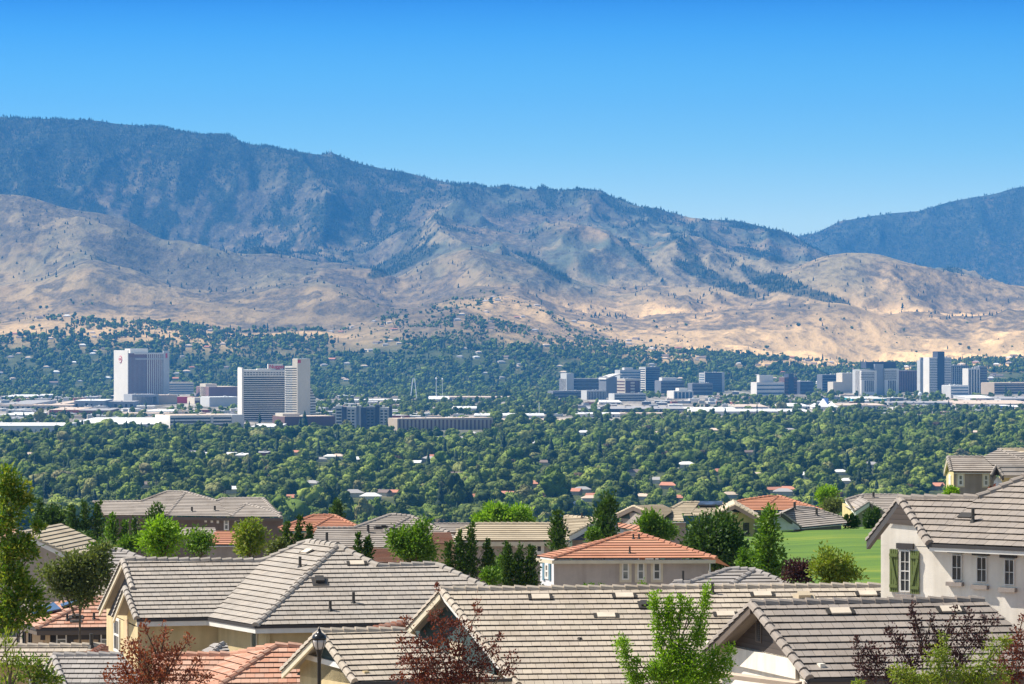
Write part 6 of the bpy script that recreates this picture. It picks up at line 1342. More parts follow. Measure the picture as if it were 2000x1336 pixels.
h = House('stucco_house', 'salmon hip roof behind the lawn, right of the yellow gable', 1515, 985, 300, T_orange, 127, per=False, th=.08)
Y0 = 300; a, b = at(1424, 997, Y0), at(1606, 996, Y0); PX = plep(a, b, 19); t0 = hit(PX, 1508, 968.5); t1 = hit(PX, 1520, 968.5); h.slope([a, b, t1, t0, hit(PX, 1456, 976), hit(PX, 1430, 982)], a); h.caps((hit(PX, 1490, 994), t1), (hit(PX, 1430, 982), hit(PX, 1456, 976)), (hit(PX, 1456, 976), t0), (b, t1), w=.2); h.back(t0, t1, 5); h.wallq(a, b, S_brown, inset=.6, zb=126); h.eave(a, b, F_brown, .3, False); h.done()
h = House('stucco_house', 'grey roofed house with white gable at the top of the lawn', 1570, 1015, 268, T_far, 127, per=False, th=.08)
Y0 = 268; a, b = at(1564, 1030, Y0), at(1654, 1023, Y0 + 6); PX = plep(a, b, 20); P = [hit(PX, *q) for q in ((1653, 1014), (1590, 993), (1580, 990), (1552, 990), (1524, 1003))]; h.slope([a, b] + P, a); h.caps((P[0], P[1]), (P[1], P[3]), w=.18); ap = at(1527, 1002, Y0 - 2)
h.rake(ap, a, F_dark, .25, .15); h.rake(ap, at(1505, 1010, Y0 + 2), F_dark, .25, .15); h.part('wall', S_bwhite).face([at(1511, 1036, Y0 - 1), at(1563, 1034, Y0 - 1), at(1560, 1028, Y0 - 1), at(1527, 1006, Y0 - 1), at(1511, 1011, Y0 - 1)]); h.wallq(a, b, S_taupe, inset=.5, zb=126); h.pipe(PX, 1595, 1007, .6, .1); h.pipe(PX, 1552, 995, .6, .1)
bk = Vector((-.5, 7, 0)); h.part('rear_roof', T_far).face([ap, at(1505, 1010, Y0 + 2), at(1500, 1006, Y0 + 10), P[3]]); h.done()
h = House('stucco_house', 'lit beige, shaded taupe house with grey gabled roof beyond the lawn, near the white house', 1700, 1000, 290, T_far, 127, per=False, th=.08)
Y0 = 290; a = at(1670, 999, Y0); b = at(1760, 1003, Y0); PX = plep(a, b, 19); P = [hit(PX, *q) for q in ((1780, 1000), (1762, 967), (1700, 966), (1684, 966.5), (1652, 976))]; h.slope([a, b, P[0], P[1], P[3]], a); h.slope([a, P[3], P[4]], a); h.caps((P[3], P[1]), (P[4], P[3]), (a, P[3]), w=.2); ap = at(1698, 980, Y0 - 5); r_ = at(1731, 1000, Y0 - 6); l_ = at(1669, 999, Y0 - 6); h.rake(ap, r_, F_dark, .3, .2); h.rake(ap, l_, F_white, .3, .2)
h.part('wall', S_taupe).face([at(1672, 1032, Y0 - 5), at(1729, 1032, Y0 - 5), at(1729, 1001, Y0 - 5), at(1698, 983, Y0 - 5), at(1672, 1001, Y0 - 5)]); wq = (at(1672, 1032, Y0 - 5), Vector((1, 0, 0)), Vector((0, -1, 0))); wq[0].z = 0; h.rectw(wq, 1687, 1693, 1002, 1022, GL, 'door', .05)  # taupe front, shade put into its colour against the lit left wall
h.flush(); bk = Vector((0, 8, 0)); h.slope([r_, r_ + bk, ap + bk, ap], r_); h.slope([l_, ap, ap + bk, l_ + bk], l_); A_ = at(1645, 1030, Y0 + 4); B_ = at(1671, 1030, Y0 - 4); h.wallpts(A_, B_, S_yellow, zof(984, Y0 + 3)); h.pipe(PX, 1706, 972, .5, .1); h.rake(at(1652, 976, Y0 + 4), at(1669, 999, Y0 - 6), F_white, .2, .1); h.done()  # left wall takes a warmer, paler colour for its sunlight
h = House('stucco_house', 'two storey house with a shaded taupe front, grey roof, highest of all at the right', 1900, 930, 255, T_far, 134, per=False, th=.08)
Y0 = 255; zU = zof(921, Y0); a = onz(1858, 921, zU); b = onz(1946, 921.5, zU); PU = plep(a, b, 21); t0 = hit(PU, 1851.5, 892.5); t1 = hit(PU, 1938, 893)
h.slope([a, b, hit(PU, 1946, 908), t1, t0], a); h.caps((t0, t1), (a, t0), w=.16); h.back(t0, t1, 5); rlU = at(1845, 921, Y0 + 9); h.rake(t0, rlU, F_cream, .3, .15); wu = h.wallq(a + (b - a) * .05, b, S_taupe, inset=.5)  # front wall taupe, its shade put into the colour
lw = h.wallpts(at(1848, 0, Y0 + 8), at(1863, 0, Y0 + .6), S_yellow, zU + .2); h.part('gable_end', S_yellow).face([at(1848.5, 918, Y0 + 7.6), at(1862.5, 922, Y0 + .6), at(1853.5, 899, Y0 + 4.5)])  # left wall and gable yellow, their sunlight put into the colour
for (q0, q1, t, bt) in ((1074, 1104, 209, 272), (1211, 1241, 210, 274)): h.window(wu, ax(q0, 0, 3)[0], ax(q1, 0, 3)[0], ax(0, t, 3)[1], ax(0, bt, 3)[1], fw=.12, glass=GL_pale, surround=F_cream, sw=.1)
h.window(lw, ax(1028, 0, 3)[0], ax(1039, 0, 3)[0], ax(0, 210, 3)[1], ax(0, 268, 3)[1], fw=.3, glass=GL)
ap = at(1946, 908, Y0 - 2.5); gl_, gr_ = at(1936, 928, Y0 - 3), at(1959, 929, Y0 - 3); h.rake(ap, gl_, F_dark, .3, .2); h.rake(ap, gr_, F_dark, .3, .2); h.part('gable_end', D_brown).face([gl_ + Vector((0, .3, 0)), gr_ + Vector((0, .3, 0)), ap + Vector((0, .3, 0))])
h.flush(); PV = pl3(gr_, at(2040, 929, Y0 - 3), ap); h.slope([gr_, at(2040, 929, Y0 - 3), hit(PV, 2040, 908), ap], gr_); PW = plep(hit(PV, 1946, 909), hit(PV, 2040, 909), 21); e0, e1 = hit(PV, 1938, 909), hit(PV, 2045, 909); h.slope([e0, e1, hit(PW, 2045, 892), hit(PW, 1976, 880), hit(PW, 1949, 878.5), hit(PW, 1920, 892)], e0); h.rake(hit(PW, 1949, 877), hit(PW, 2010, 905), F_dark, .2, .1)
wv = h.wallq(at(1958, 929, Y0 - 3), at(2040, 929, Y0 - 3), S_yellow, inset=.5); h.window(wv, 1971, 1989, 936, 947, fw=.2, glass=GL, frame=F_brown); p = at(1949, 930, Y0 - 3.4); h.part('wall', S_bwhite).face([at(1941, 975, Y0 - 2.6), at(1957, 975, Y0 - 2.6), at(1957, 940, Y0 - 2.6), at(1949, 930, Y0 - 2.6), at(1941, 940, Y0 - 2.6)])
h.done()
h = House('stucco_house', 'sunlit tan roof behind the highest house at the top right edge', 1980, 885, 285, T_tan, 134, per=False, th=.08)
Y0 = 285; a, b = at(1955, 900, Y0), at(2060, 902, Y0); PX = plep(a, b, 20); h.slope([a, b, hit(PX, 2060, 877), hit(PX, 1954, 877.5)], a); h.caps((hit(PX, 1954, 877.5), hit(PX, 2060, 877)), w=.2); h.part('wall', S_tan).box(a.x, b.x, Y0 + .6, Y0 + .9, 130, a.z - .2); h.done()

# ===== lawn behind the white house
def lawn():
    nx, ny = 60, 50; mb = MB(); V = []; Fq = []
    for j in range(ny + 1):
        Y = 170 + (310 - 170) * j / ny
        row_ = np.interp(Y, [170, 190, 225, 268, 310], [1160, 1128, 1075, 1033, 1024])
        for i in range(nx + 1):
            px = 1440 + (1800 - 1440) * i / nx; extra = 8 * sstep(1700, 1460, np.array(px)) * (1 if Y > 200 else .5)
            V.append(tuple(at(px, row_ + extra + 1.2 * math.sin(px * .03 + Y * .1), Y)))
    for j in range(ny):
        for i in range(nx): q = j * (nx + 1) + i; Fq.append((q, q + 1, q + nx + 2, q + nx + 1))
    def b(m, nt, p):
        g_ = N(nt, 'ShaderNodeNewGeometry'); mp = N(nt, 'ShaderNodeMapping'); mp.inputs['Scale'].default_value = (.12, .35, .1); L(nt, g_.outputs['Position'], mp.inputs[0])
        n1 = N(nt, 'ShaderNodeTexNoise', Scale=1.0, Detail=4.0); L(nt, mp.outputs[0], n1.inputs['Vector']); n2 = N(nt, 'ShaderNodeTexNoise', Scale=6.0, Detail=6.0, Roughness=.7); L(nt, g_.outputs['Position'], n2.inputs['Vector'])
        r = ramp(nt, n1.outputs['Fac'], [(.3, (.055, .13, .004)), (.55, (.10, .19, .006)), (.72, (.19, .24, .012))]); r2 = ramp(nt, n2.outputs['Fac'], [(.3, (.75, .75, .75)), (.7, (1.1, 1.1, 1.1))]); L(nt, mixc(nt, 1.0, r.outputs[0], r2.outputs[0], 'MULTIPLY'), p.inputs['Base Color']); p.inputs['Roughness'].default_value = .9
    o = npmesh('lawn', np.array(V), np.array(Fq), mat('lawn_grass', b), smooth=True); tag(o, 'smooth mown green lawn sloping up beside the white house', None, None, 'structure')
lawn()

# ===== street lamp
def lamp():
    Y = 80.0; k = Y / F; cx = vpx(623.5, Y); zt = zof(1223, Y); z = lambda py: zof(py, Y); bl = paint('black_gloss_metal', (0.012, 0.012, 0.014), .25, .05)
    r = empty('street_lamp', (cx, Y, 132), 'black street lamp with a frosted lantern in front of the teal garage gable', 'street lamp'); o = (cx, Y, 0)
    q = lambda w: w * k / 2
    mb = MB(); mb.lathe(o, [(q(12), 132), (q(12), 133), (q(9), 133.2), (q(7.5), z(1292)), (q(8), z(1290)), (q(8.2), z(1281)), (q(13), z(1272)), (q(15), z(1269.3)), (q(17), z(1268.6))], 14); mb.build('pole', bl, r, r.location, True)
    gm = bpy.data.materials.new('frosted_glass'); gm.use_nodes = True; p = gm.node_tree.nodes['Principled BSDF']; p.inputs['Base Color'].default_value = (.55, .5, .47, 1); p.inputs['Roughness'].default_value = .35
    mb = MB(); mb.lathe(o, [(q(15), z(1268.8)), (q(21), z(1262)), (q(25.5), z(1254)), (q(26.5), z(1248.5))], 16); lan = mb.build('lantern', gm, r, r.location, True)
    mb = MB()
    for i in range(6):
        a = i * math.pi / 3 + .3; pts = [(q(w_) * math.cos(a) + cx, q(w_) * math.sin(a) + Y, z(py)) for w_, py in ((15.6, 1269), (22, 1262), (26.5, 1254), (27.6, 1248))]; mb.tube(pts, .010, 5)
    mb.build('lantern_frame', bl, lan, r.location)
    mb = MB(); mb.lathe(o, [(q(27), z(1249.5)), (q(28.5), z(1248)), (q(28.5), z(1245)), (q(24), z(1240.5)), (q(19), z(1238.5)), (q(15.5), z(1237)), (q(11), z(1235.8)), (q(8.5), z(1233)), (q(6), z(1231.5)), (q(5), z(1229)), (q(2.2), z(1227)), (q(2.2), z(1225)), (.001, z(1222.5))], 18); mb.build('cap', bl, r, r.location, True)
lamp()
# ------------------------------------------------------------------ garden trees near the camera
LM = {
 'bright': leafm('bright_green_leaves', [(0.12, 0.24, 0.012), (0.20, 0.36, 0.02), (0.30, 0.46, 0.035), (0.15, 0.28, 0.015)], trans=.35),
 'mid': leafm('mid_green_leaves', [(0.06, 0.14, 0.012), (0.11, 0.21, 0.018), (0.19, 0.30, 0.03)]),
 'dark': leafm('dark_green_leaves', [(0.03, 0.075, 0.01), (0.055, 0.11, 0.014), (0.10, 0.17, 0.022)], trans=.2),
 'olive': leafm('olive_leaves', [(0.09, 0.12, 0.03), (0.14, 0.17, 0.05), (0.20, 0.23, 0.08), (0.07, 0.10, 0.03)]),
 'yellow': leafm('yellow_green_leaves', [(0.16, 0.22, 0.02), (0.25, 0.30, 0.03), (0.12, 0.20, 0.02), (0.34, 0.34, 0.05)], trans=.35),
 'gold': leafm('leaves_turning_gold', [(0.05, 0.11, 0.012), (0.10, 0.19, 0.018), (0.20, 0.28, 0.03), (0.36, 0.34, 0.05)], trans=.3),
 'plum': leafm('plum_leaves', [(0.09, 0.02, 0.018), (0.17, 0.038, 0.028), (0.27, 0.07, 0.045), (0.055, 0.016, 0.018)], trans=.35),
 'darkplum': leafm('dark_plum_leaves', [(0.03, 0.014, 0.018), (0.07, 0.025, 0.03), (0.12, 0.045, 0.045)], trans=.2),
 'red': leafm('red_brown_leaves', [(0.22, 0.05, 0.03), (0.34, 0.09, 0.05), (0.14, 0.035, 0.025), (0.42, 0.15, 0.08)], trans=.3)}
GB = np.random.default_rng(11)
def leaves(P, D, size, g, ratio=0.5):
    """folded leaf quads (two triangles sharing the midrib) at P growing along D"""
    k = len(P); D = D + g.normal(size=(k, 3)) * .55; D /= np.linalg.norm(D, axis=1)[:, None]
    a = g.normal(size=(k, 3)); a -= (a * D).sum(1)[:, None] * D; a /= np.linalg.norm(a, axis=1)[:, None]; n = np.cross(D, a)
    s_ = (size * g.uniform(.6, 1.3, k))[:, None]; fold = .25 * s_ * ratio
    base = P; tip = P + D * s_; l_ = P + D * s_ * .45 + a * s_ * ratio * .5 + n * fold; r_ = P + D * s_ * .45 - a * s_ * ratio * .5 + n * fold
    V = np.stack([base, l_, tip, r_], 1).reshape(-1, 3); i = np.arange(k)[:, None] * 4
    return V, np.concatenate([i + np.array([[0, 1, 2]]), i + np.array([[0, 2, 3]])])
def leafy(name, label, cat, lobes, Y, leafmat, size=.09, dens=1.0, zb=132.0, trunk=None, depthf=.8, upw=.4, bare=0, stems=True, barkm=None, group=None, hollow=.35, ratio=.55, shape='ell'):
    """lobes: (px, py, rx, ry) ellipses of the crown as seen; each becomes a solid volume of leaf sprays about Y"""
    g = GB; k = Y / F; Vs, Fs = [], []; off = 0; lob = []
    for i, L_ in enumerate(lobes):
        px, py, rx, ry = L_[:4]; dY = L_[4] if len(L_) > 4 else g.uniform(-.4, .4) * rx * k
        c = at(px, py, Y + dY); lob.append((c, rx * k, ry * k))
    cx = np.mean([l[0].x for l in lob]); base = Vector((trunk if trunk is not None else cx, Y, zb)); rt = empty(name, base, label, cat, group)
    if trunk is None: base.x = float(cx); rt.location = base
    tw = MB()
    for (c, rx, ry) in lob:
        ry_ = rx * depthf; area = 4 * math.pi * ((rx * ry) ** 1.6 / 3 + (rx * ry_) ** 1.6 / 3 + (ry * ry_) ** 1.6 / 3) ** (1 / 1.6); nsp = max(8, int((area + 2.2 * size * math.sqrt(area)) / (size * size * 1.9) * dens))
        size_ = size * 1.15; d = g.normal(size=(nsp, 3)); d /= np.linalg.norm(d, axis=1)[:, None]; rad = np.maximum(hollow, g.random(nsp) ** .45) * g.uniform(.85, 1.12, nsp)
        wob = 1 + .35 * (vnoise(d[:, 0] * 2.3 + c.x, d[:, 2] * 2.3 + c.z, 5) - .5)
        S = np.array(c[:]) + d * rad[:, None] * np.array([rx, ry_, ry]) * wob[:, None]
        m = 7; sg_ = min(size * 1.1, 0.42 * min(rx, ry)); o = g.normal(size=(nsp, m, 3)) * sg_; P = (S[:, None, :] + o).reshape(-1, 3)
        Dv = np.repeat(d, m, 0) * .6 + o.reshape(-1, 3) / sg_ * .4 + np.array([0, 0, upw]); V, Fq = leaves(P, Dv, np.full(len(P), size_), g, ratio); Vs.append(V); Fs.append(Fq + off); off += len(V)
        if stems:
            foot = Vector((base.x + (c.x - base.x) * .25, Y + (c.y - Y) * .25, max(zb, c.z - ry * 1.6 - abs(c.x - base.x) * .8)))
            r0 = max(.012, rx * .05); top = c + Vector((0, 0, ry * .7)); tw.tube([foot, foot.lerp(c, .5) + Vector((g.uniform(-.1, .1) * rx, 0, 0)), c, top], [r0 * 1.6, r0 * 1.2, r0 * .8, r0 * .25], 6)
            for q in range(min(60, nsp // 5)):
                s0 = c + Vector((0, 0, ry * g.uniform(-.7, .6))); e0 = Vector(S[g.integers(0, nsp)]); tw.tube([s0, s0.lerp(e0, .5) + Vector((0, 0, .1 * ry)), e0], [r0 * .35, r0 * .22, r0 * .1], 4, cap=False)
    V = np.concatenate(Vs) - np.array(base[:]); o = npmesh('crown', V, np.concatenate(Fs), leafmat, parent=rt)
    top_z = min(c.z - .2 * ry for c, rx, ry in lob); mx = max(l[1] for l in lob); r0 = max(.05, mx * .09)
    tw.tube([base, Vector((base.x, Y, zb + (top_z - zb) * .6)), Vector((base.x, Y, top_z))], [r0 * 1.5, r0 * 1.1, r0 * .7], 8)
    tw.build('trunk', barkm or bark, rt, base); return rt
def sprigs(px0, px1, rows, n, rx, ry, g=random.Random(3)):
    return [(g.uniform(px0, px1), g.uniform(*rows), rx * g.uniform(.7, 1.3), ry * g.uniform(.7, 1.3)) for _ in range(n)]
def cone_lobes(cx, top, bot, w, n=7):
    out = []
    for i in range(n):
        t = (i + .5) / n; y = top + (bot - top) * t; r = w / 2 * (.25 + .75 * t ** .8) * (1 if t < .85 else .85); out.append((cx + (-1) ** i * r * .15, y, r * .9, (bot - top) / n * 1.0))
    return out
def round_lobes(x0, x1, y0, y1, n, g, k=.42):
    out = []; cx, cy, a, b = (x0 + x1) / 2, (y0 + y1) / 2, (x1 - x0) / 2, (y1 - y0) / 2
    for i in range(n):
        t = g.uniform(0, 6.283); r = g.uniform(.2, .68) if i else 0; s_ = g.uniform(.75, 1.15) * k; out.append((cx + a * r * math.cos(t), cy + b * r * math.sin(t), a * s_, b * s_, g.uniform(-.5, .5) * a * .02))
    return out
rg = random.Random(21)
P4 = lambda x, y: ax(x, y, 0)
def Z(k, *q, s=None):      # lobes given in enlarged-crop units
    f = 3.063 if k < 3 else 2.748; out = []
    for (x, y, rx, ry) in q: X, Yy = ax(x, y, k); out.append((X, Yy, rx / f, ry / f))
    return out
# left edge tree with gold-tipped leaves
leafy('broadleaf_tree', 'large tree with gold tipped leaves reaching in along the whole left edge', 'tree', Z(0, (30, 120, 60, 90), (90, 170, 60, 50), (150, 235, 45, 35), (60, 290, 60, 80), (20, 400, 60, 60), (230, 400, 40, 22), (120, 520, 90, 50), (40, 560, 70, 90), (190, 560, 30, 28), (60, 680, 85, 80), (150, 760, 60, 60), (60, 850, 80, 90), (210, 820, 45, 45), (110, 930, 70, 60), (230, 900, 45, 35), (20, 980, 45, 80), (160, 470, 30, 30)), 72, LM['gold'], .085, 1.35, 134, trunk=vpx(-30, 72), hollow=.15)
leafy('shrub', 'narrow leaved light green shrub in the bottom left corner', 'shrub', Z(0, (30, 1100, 40, 90), (80, 1180, 45, 60), (20, 1260, 45, 70), (110, 1250, 40, 40)), 70, LM['yellow'], .10, .55, 134, hollow=.1, ratio=.25, upw=1.0)
leafy('shrub', 'mixed green and gold shrub over the white wall at the bottom left', 'shrub', Z(0, (150, 1220, 60, 45), (240, 1230, 45, 60), (200, 1290, 80, 40), (320, 1310, 70, 30), (60, 1320, 60, 30), (270, 1290, 50, 40)), 74, LM['gold'], .075, .55, 134, hollow=.1)
# red leaved plums
leafy('plum_tree', 'red brown leaved tree in front of the beige house corner, left of the lamp', 'tree', Z(0, (870, 1010, 28, 50), (985, 1030, 24, 60), (940, 1130, 60, 70), (800, 1130, 60, 70), (870, 1210, 90, 80), (1010, 1200, 60, 70), (1120, 1080, 26, 50), (1060, 1150, 50, 40), (740, 1240, 60, 70), (1180, 1200, 26, 30), (960, 1290, 130, 60), (800, 1310, 130, 50), (1140, 1290, 60, 40), (1230, 1290, 40, 30), (650, 1290, 40, 30)), 78, LM['red'], .062, .40, 133, hollow=.05, upw=.8)
leafy('plum_tree', 'dark red leaved tree with loose upright sprigs in front of the widest roof', 'tree', Z(1, (1140, 760, 10, 40), (1385, 900, 22, 90), (1130, 920, 28, 70), (1190, 1000, 60, 60), (1290, 1010, 50, 80), (960, 960, 26, 36), (930, 1090, 26, 50), (1030, 1110, 60, 50), (1150, 1120, 90, 80), (1280, 1150, 80, 80), (1390, 1110, 50, 70), (1480, 1150, 40, 60), (1520, 1050, 12, 30), (980, 1210, 80, 60), (1120, 1230, 110, 70), (1280, 1260, 110, 80), (1420, 1240, 60, 70), (1060, 1310, 120, 50), (1230, 1320, 140, 50), (1400, 1320, 70, 50), (1530, 1270, 50, 30), (1590, 1200, 26, 60), (910, 1300, 40, 20)), 80, LM['plum'], .058, .36, 133, hollow=.05, upw=.8)
leafy('plum_tree', 'dark purple leaved tree with upright shoots before the brown garage roof', 'tree', Z(3, (530, 1120, 16, 50), (550, 1230, 30, 70), (600, 1160, 35, 50), (650, 1210, 45, 60), (590, 1290, 50, 60), (720, 1060, 28, 45), (760, 1140, 40, 70), (830, 930, 18, 60), (850, 1020, 26, 70), (880, 1130, 50, 90), (930, 1000, 16, 50), (960, 1090, 30, 60), (1030, 1040, 28, 60), (1060, 960, 16, 40), (1130, 980, 20, 50), (1120, 1080, 45, 80), (1200, 1110, 50, 60), (1220, 1010, 18, 50), (1270, 1000, 16, 40), (700, 1290, 50, 50), (820, 1230, 50, 50), (1010, 1150, 50, 50), (1080, 1210, 50, 60)), 80, LM['darkplum'], .062, .5, 133, hollow=.05, upw=.8)
leafy('plum_tree', 'dusky brown leaved shrub tree at the lower right edge', 'tree', Z(3, (1420, 1000, 14, 30), (1400, 1080, 35, 45), (1360, 1150, 45, 50), (1420, 1180, 50, 60), (1320, 1220, 40, 50), (1390, 1270, 60, 40), (1350, 1320, 60, 40)), 82, LM['plum'], .06, .5, 133, hollow=.05)
# bright maple with candle shoots
leafy('maple_tree', 'bright green young tree with candle like upright shoots over the widest roof', 'tree', Z(2, (975, 850, 30, 75), (990, 960, 28, 90), (1000, 1070, 26, 80), (1062, 865, 26, 70), (1060, 940, 24, 50), (1070, 1000, 40, 110), (1135, 850, 20, 60), (1130, 950, 20, 60), (1185, 900, 26, 75), (1285, 790, 22, 55), (1275, 880, 26, 70), (1250, 980, 28, 70), (1230, 1070, 40, 80), (1120, 1120, 60, 70), (1060, 1200, 80, 70), (1180, 1230, 110, 90), (1040, 1290, 100, 60), (1190, 1320, 110, 50), (780, 1110, 38, 45), (800, 1180, 26, 60), (830, 1250, 30, 60), (870, 1195, 20, 24), (870, 1310, 60, 40), (980, 1250, 50, 60), (1320, 1200, 50, 60), (1300, 1290, 60, 60), (1350, 1150, 30, 30), (1420, 1135, 30, 34), (1410, 1210, 30, 40), (1380, 1280, 40, 50)), 84, LM['bright'], .062, 1.0, 133, hollow=.1, upw=.6)
leafy('maple_tree', 'yellow green drooping leaved tree at the bottom right', 'tree', Z(3, (980, 1160, 40, 30), (960, 1210, 60, 50), (1010, 1280, 70, 60), (760, 1270, 60, 36), (820, 1310, 80, 36), (1120, 1290, 60, 40), (1220, 1230, 60, 50), (1280, 1130, 40, 40), (1330, 1100, 26, 20), (1180, 1310, 80, 36), (1290, 1290, 60, 50), (900, 1320, 80, 30), (1000, 1080, 16, 16), (540, 1330, 30, 10)), 76, LM['yellow'], .085, .9, 133, hollow=.1, ratio=.35, upw=-.3)
# trees between the houses: (name, label, lobes, Y, material, leaf size, density)
G2 = random.Random(31)
def mid(name, label, lobes, Y, m, size=.16, dens=.8, zb=129, **k): leafy(name, label, 'tree' if 'tree' in name or 'poplar' in name else 'shrub', lobes, Y, LM[m], size, dens, zb, **k)
mid('broadleaf_tree', 'grey green dappled tree in front of the pale greige gable', [(*l[:2], l[2] * 1.0, l[3]) for l in round_lobes(80, 216, 1080, 1180, 14, G2, .36)] + [(200, 1075, 16, 18), (190, 1100, 25, 25)], 145, 'olive', .14, 1.2)
mid('broadleaf_tree', 'vivid green rounded tree above the left roof ridge', round_lobes(270, 362, 1018, 1096, 12, G2, .42), 170, 'bright', .17, .9)
mid('broadleaf_tree', 'soft mid green airy tree right of the vivid green rounded one', round_lobes(352, 426, 1024, 1096, 10, G2, .36), 175, 'mid', .15, .6)
mid('broadleaf_tree', 'yellow green airy tree before the salmon roof on the left', round_lobes(452, 540, 1010, 1094, 12, G2, .38), 170, 'yellow', .16, .7)
mid('poplar_tree', 'group of dark spires right of the yellow green airy tree', cone_lobes(560, 1022, 1092, 26) + cone_lobes(585, 1014, 1090, 22) + cone_lobes(605, 1028, 1092, 20), 165, 'dark', .15, .8, upw=1)
mid('poplar_tree', 'row of dark tall poplars left of the large brown house', cone_lobes(140, 990, 1070, 28) + cone_lobes(165, 985, 1070, 30) + cone_lobes(192, 980, 1070, 28), 255, 'dark', .24, .8, upw=1)
mid('poplar_tree', 'leafy poplar standing before the left wing of the large brown house', cone_lobes(218, 1006, 1075, 34) + cone_lobes(245, 1020, 1075, 24), 240, 'mid', .22, .8, upw=1)
mid('conifer_tree', 'shadowy dark trees left of the poplar row', round_lobes(60, 138, 985, 1060, 12, G2, .42) + cone_lobes(78, 978, 1050, 20), 270, 'dark', .24, .8)
mid('pine_tree', 'dark olive pine in front of the large brown house', cone_lobes(305, 994, 1060, 72, 6), 240, 'dark', .22, .8)
mid('broadleaf_tree', 'short green tree squeezed between the dappled tree and the ridge', round_lobes(172, 222, 1052, 1110, 8, G2, .45), 165, 'mid', .16, .8)
mid('poplar_tree', 'pair of small columnar shrubs above the peak of the beige roof', cone_lobes(700, 1043, 1094, 16) + cone_lobes(718, 1050, 1094, 20), 170, 'dark', .14, .9, upw=1)
mid('broadleaf_tree', 'spreading fresh green tree right of the beige roof peak', round_lobes(750, 864, 1026, 1108, 16, G2, .36) + [(822, 1030, 20, 14)], 172, 'mid', .16, .85)
mid('poplar_tree', 'cluster of dark columnar trees at the right end of the beige roof', cone_lobes(876, 1062, 1125, 20) + cone_lobes(898, 1040, 1128, 24) + cone_lobes(920, 1028, 1126, 26) + cone_lobes(950, 1058, 1130, 24) + cone_lobes(960, 1075, 1130, 12), 160, 'dark', .14, 1.0, upw=1)
mid('poplar_tree', 'cluster of three dark green columns left of the grey shaded stucco house', cone_lobes(990, 1064, 1148, 34) + cone_lobes(1015, 1070, 1148, 26) + cone_lobes(1038, 1066, 1148, 30), 165, 'dark', .14, 1.0, upw=1)
mid('broadleaf_tree', 'low green bush at the foot of the columnar clusters', round_lobes(930, 985, 1112, 1148, 6, G2, .5), 150, 'mid', .14, .8)
mid('poplar_tree', 'slim columnar tree before the pale tan roof', cone_lobes(1089, 1000, 1072, 36), 222, 'dark', .2, 1.0, upw=1)
mid('poplar_tree', 'tallest columnar tree with sunlit top, left of the mauve gable', [(1187, 978, 11, 14), (1186, 1000, 16, 20), (1180, 1025, 20, 22), (1184, 1045, 24, 16), (1160, 1048, 12, 10)], 228, 'dark', .22, 1.1, upw=1)
mid('broadleaf_tree', 'broad bright green crown behind the pale tan roof', round_lobes(905, 1060, 982, 1034, 18, G2, .3), 330, 'bright', .3, .8, zb=124)
mid('broadleaf_tree', 'mid green bushy trees in front of the mauve gable', round_lobes(1238, 1320, 1005, 1060, 12, G2, .42) + cone_lobes(1275, 1002, 1050, 20), 235, 'mid', .2, .9)
mid('broadleaf_tree', 'large round dark green tree right of the orange hip roof', round_lobes(1322, 1464, 994, 1122, 22, G2, .36) + [(1390, 1060, 50, 45)], 215, 'dark', .22, .95)
mid('conifer_tree', 'pyramidal green tree at the left edge of the lawn', cone_lobes(1500, 998, 1140, 74, 8), 165, 'mid', .17, 1.0)
mid('broadleaf_tree', 'olive bush below the round dark tree beside the pyramidal tree', round_lobes(1440, 1482, 1060, 1120, 7, G2, .5), 185, 'mid', .16, .8)
mid('plum_tree', 'dark purple round shrub at the lower left of the lawn', round_lobes(1533, 1588, 1080, 1146, 9, G2, .45), 150, 'darkplum', .13, .9)
mid('broadleaf_tree', 'bushy yellow green shrub on the lawn', round_lobes(1577, 1680, 1078, 1148, 16, G2, .34) + [(1612, 1085, 14, 16), (1650, 1095, 16, 12), (1672, 1125, 12, 12)], 145, 'yellow', .12, .75)
mid('shrub', 'dark pointed shrubs before the beige side wall beyond the lawn', cone_lobes(1654, 1008, 1030, 12) + cone_lobes(1665, 1005, 1030, 12) + cone_lobes(1673, 1012, 1030, 10), 275, 'dark', .18, 1.0, upw=1)
mid('shrub', 'dark green cone shaped bushes before the taupe gable beyond the lawn', cone_lobes(1697, 1000, 1030, 26) + cone_lobes(1712, 992, 1030, 22), 272, 'dark', .2, 1.0)
mid('shrub', 'bright lime bush below the highest house', round_lobes(1842, 1872, 950, 975, 7, G2, .5), 235, 'bright', .2, .9, zb=134)
mid('shrub', 'low reddish shrubs under the gable of the highest house', round_lobes(1925, 1965, 950, 972, 6, G2, .5), 235, 'plum', .2, .6, zb=134)
mid('pine_tree', 'small dark pine rising behind the salmon hip roof', cone_lobes(659, 976, 1012, 26, 5), 330, 'dark', .25, 1.0, zb=124)
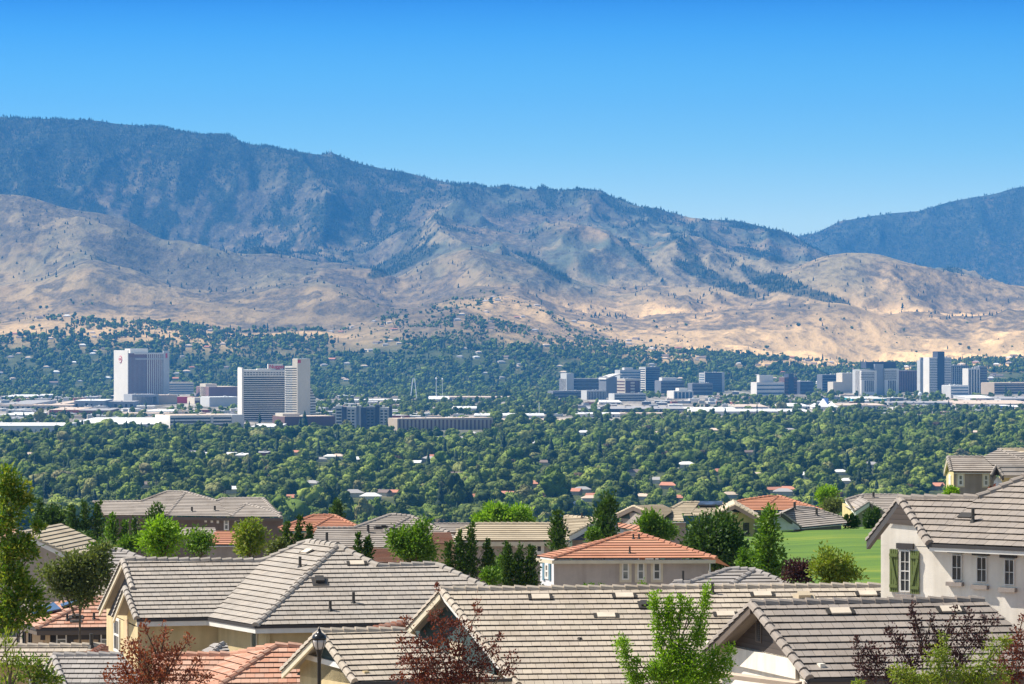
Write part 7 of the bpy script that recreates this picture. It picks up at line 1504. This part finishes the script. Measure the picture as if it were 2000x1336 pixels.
mid('broadleaf_tree', 'bright green tree behind the houses above the lawn', round_lobes(1588, 1640, 950, 990, 9, G2, .42), 420, 'bright', .36, .8, zb=112)
mid('broadleaf_tree', 'brownish olive tree between the salmon roof and the grey gabled house', round_lobes(1608, 1650, 972, 1008, 9, G2, .42), 400, 'olive', .34, .8, zb=114)
mid('broadleaf_tree', 'dark leafy trees filling the gap below the long poplar row', round_lobes(100, 200, 1040, 1085, 10, G2, .42), 215, 'dark', .2, .9)
mid('broadleaf_tree', 'mid green trees massed beneath the large brown house windows', round_lobes(225, 285, 1040, 1085, 8, G2, .45), 225, 'mid', .2, .9)
mid('broadleaf_tree', 'olive bush between the yellow green airy tree and the dark spires', round_lobes(522, 566, 1048, 1094, 8, G2, .45), 160, 'olive', .14, 1.0)
mid('poplar_tree', 'thin dark spire standing apart right of the poplar row', cone_lobes(262, 1012, 1070, 16), 236, 'dark', .2, .9, upw=1)
mid('broadleaf_tree', 'bushy green tree behind the three dark green columns', round_lobes(960, 1010, 1085, 1130, 8, G2, .45), 185, 'mid', .17, .9)
mid('broadleaf_tree', 'mid green tree filling between the tallest columnar tree and the orange hip roof', round_lobes(1140, 1178, 1030, 1062, 7, G2, .45), 222, 'mid', .18, .9)
mid('shrub', 'green hedge tops peeping above the widest roof', [(1176, 1148, 9, 5), (1255, 1143, 6, 6), (1150, 1147, 12, 5)], 125, 'mid', .09, .8, zb=133)
# ------------------------------------------------------------------ haze
def build_haze():
    mb = MB(); mb.box(-7500, 7500, -400, 34000, -1200, 2400)
    m = bpy.data.materials.new('haze'); m.use_nodes = True; t = m.node_tree; t.nodes.clear()
    o = t.nodes.new('ShaderNodeOutputMaterial'); v = t.nodes.new('ShaderNodeVolumePrincipled')
    v.inputs['Color'].default_value = (*HAZE_COL, 1); v.inputs['Density'].default_value = HAZE_D; v.inputs['Anisotropy'].default_value = 0.1
    t.links.new(v.outputs[0], o.inputs['Volume'])
    h = mb.build('haze', m); tag(h, 'thin blue summer haze over the valley', None, None, 'stuff')
build_haze()
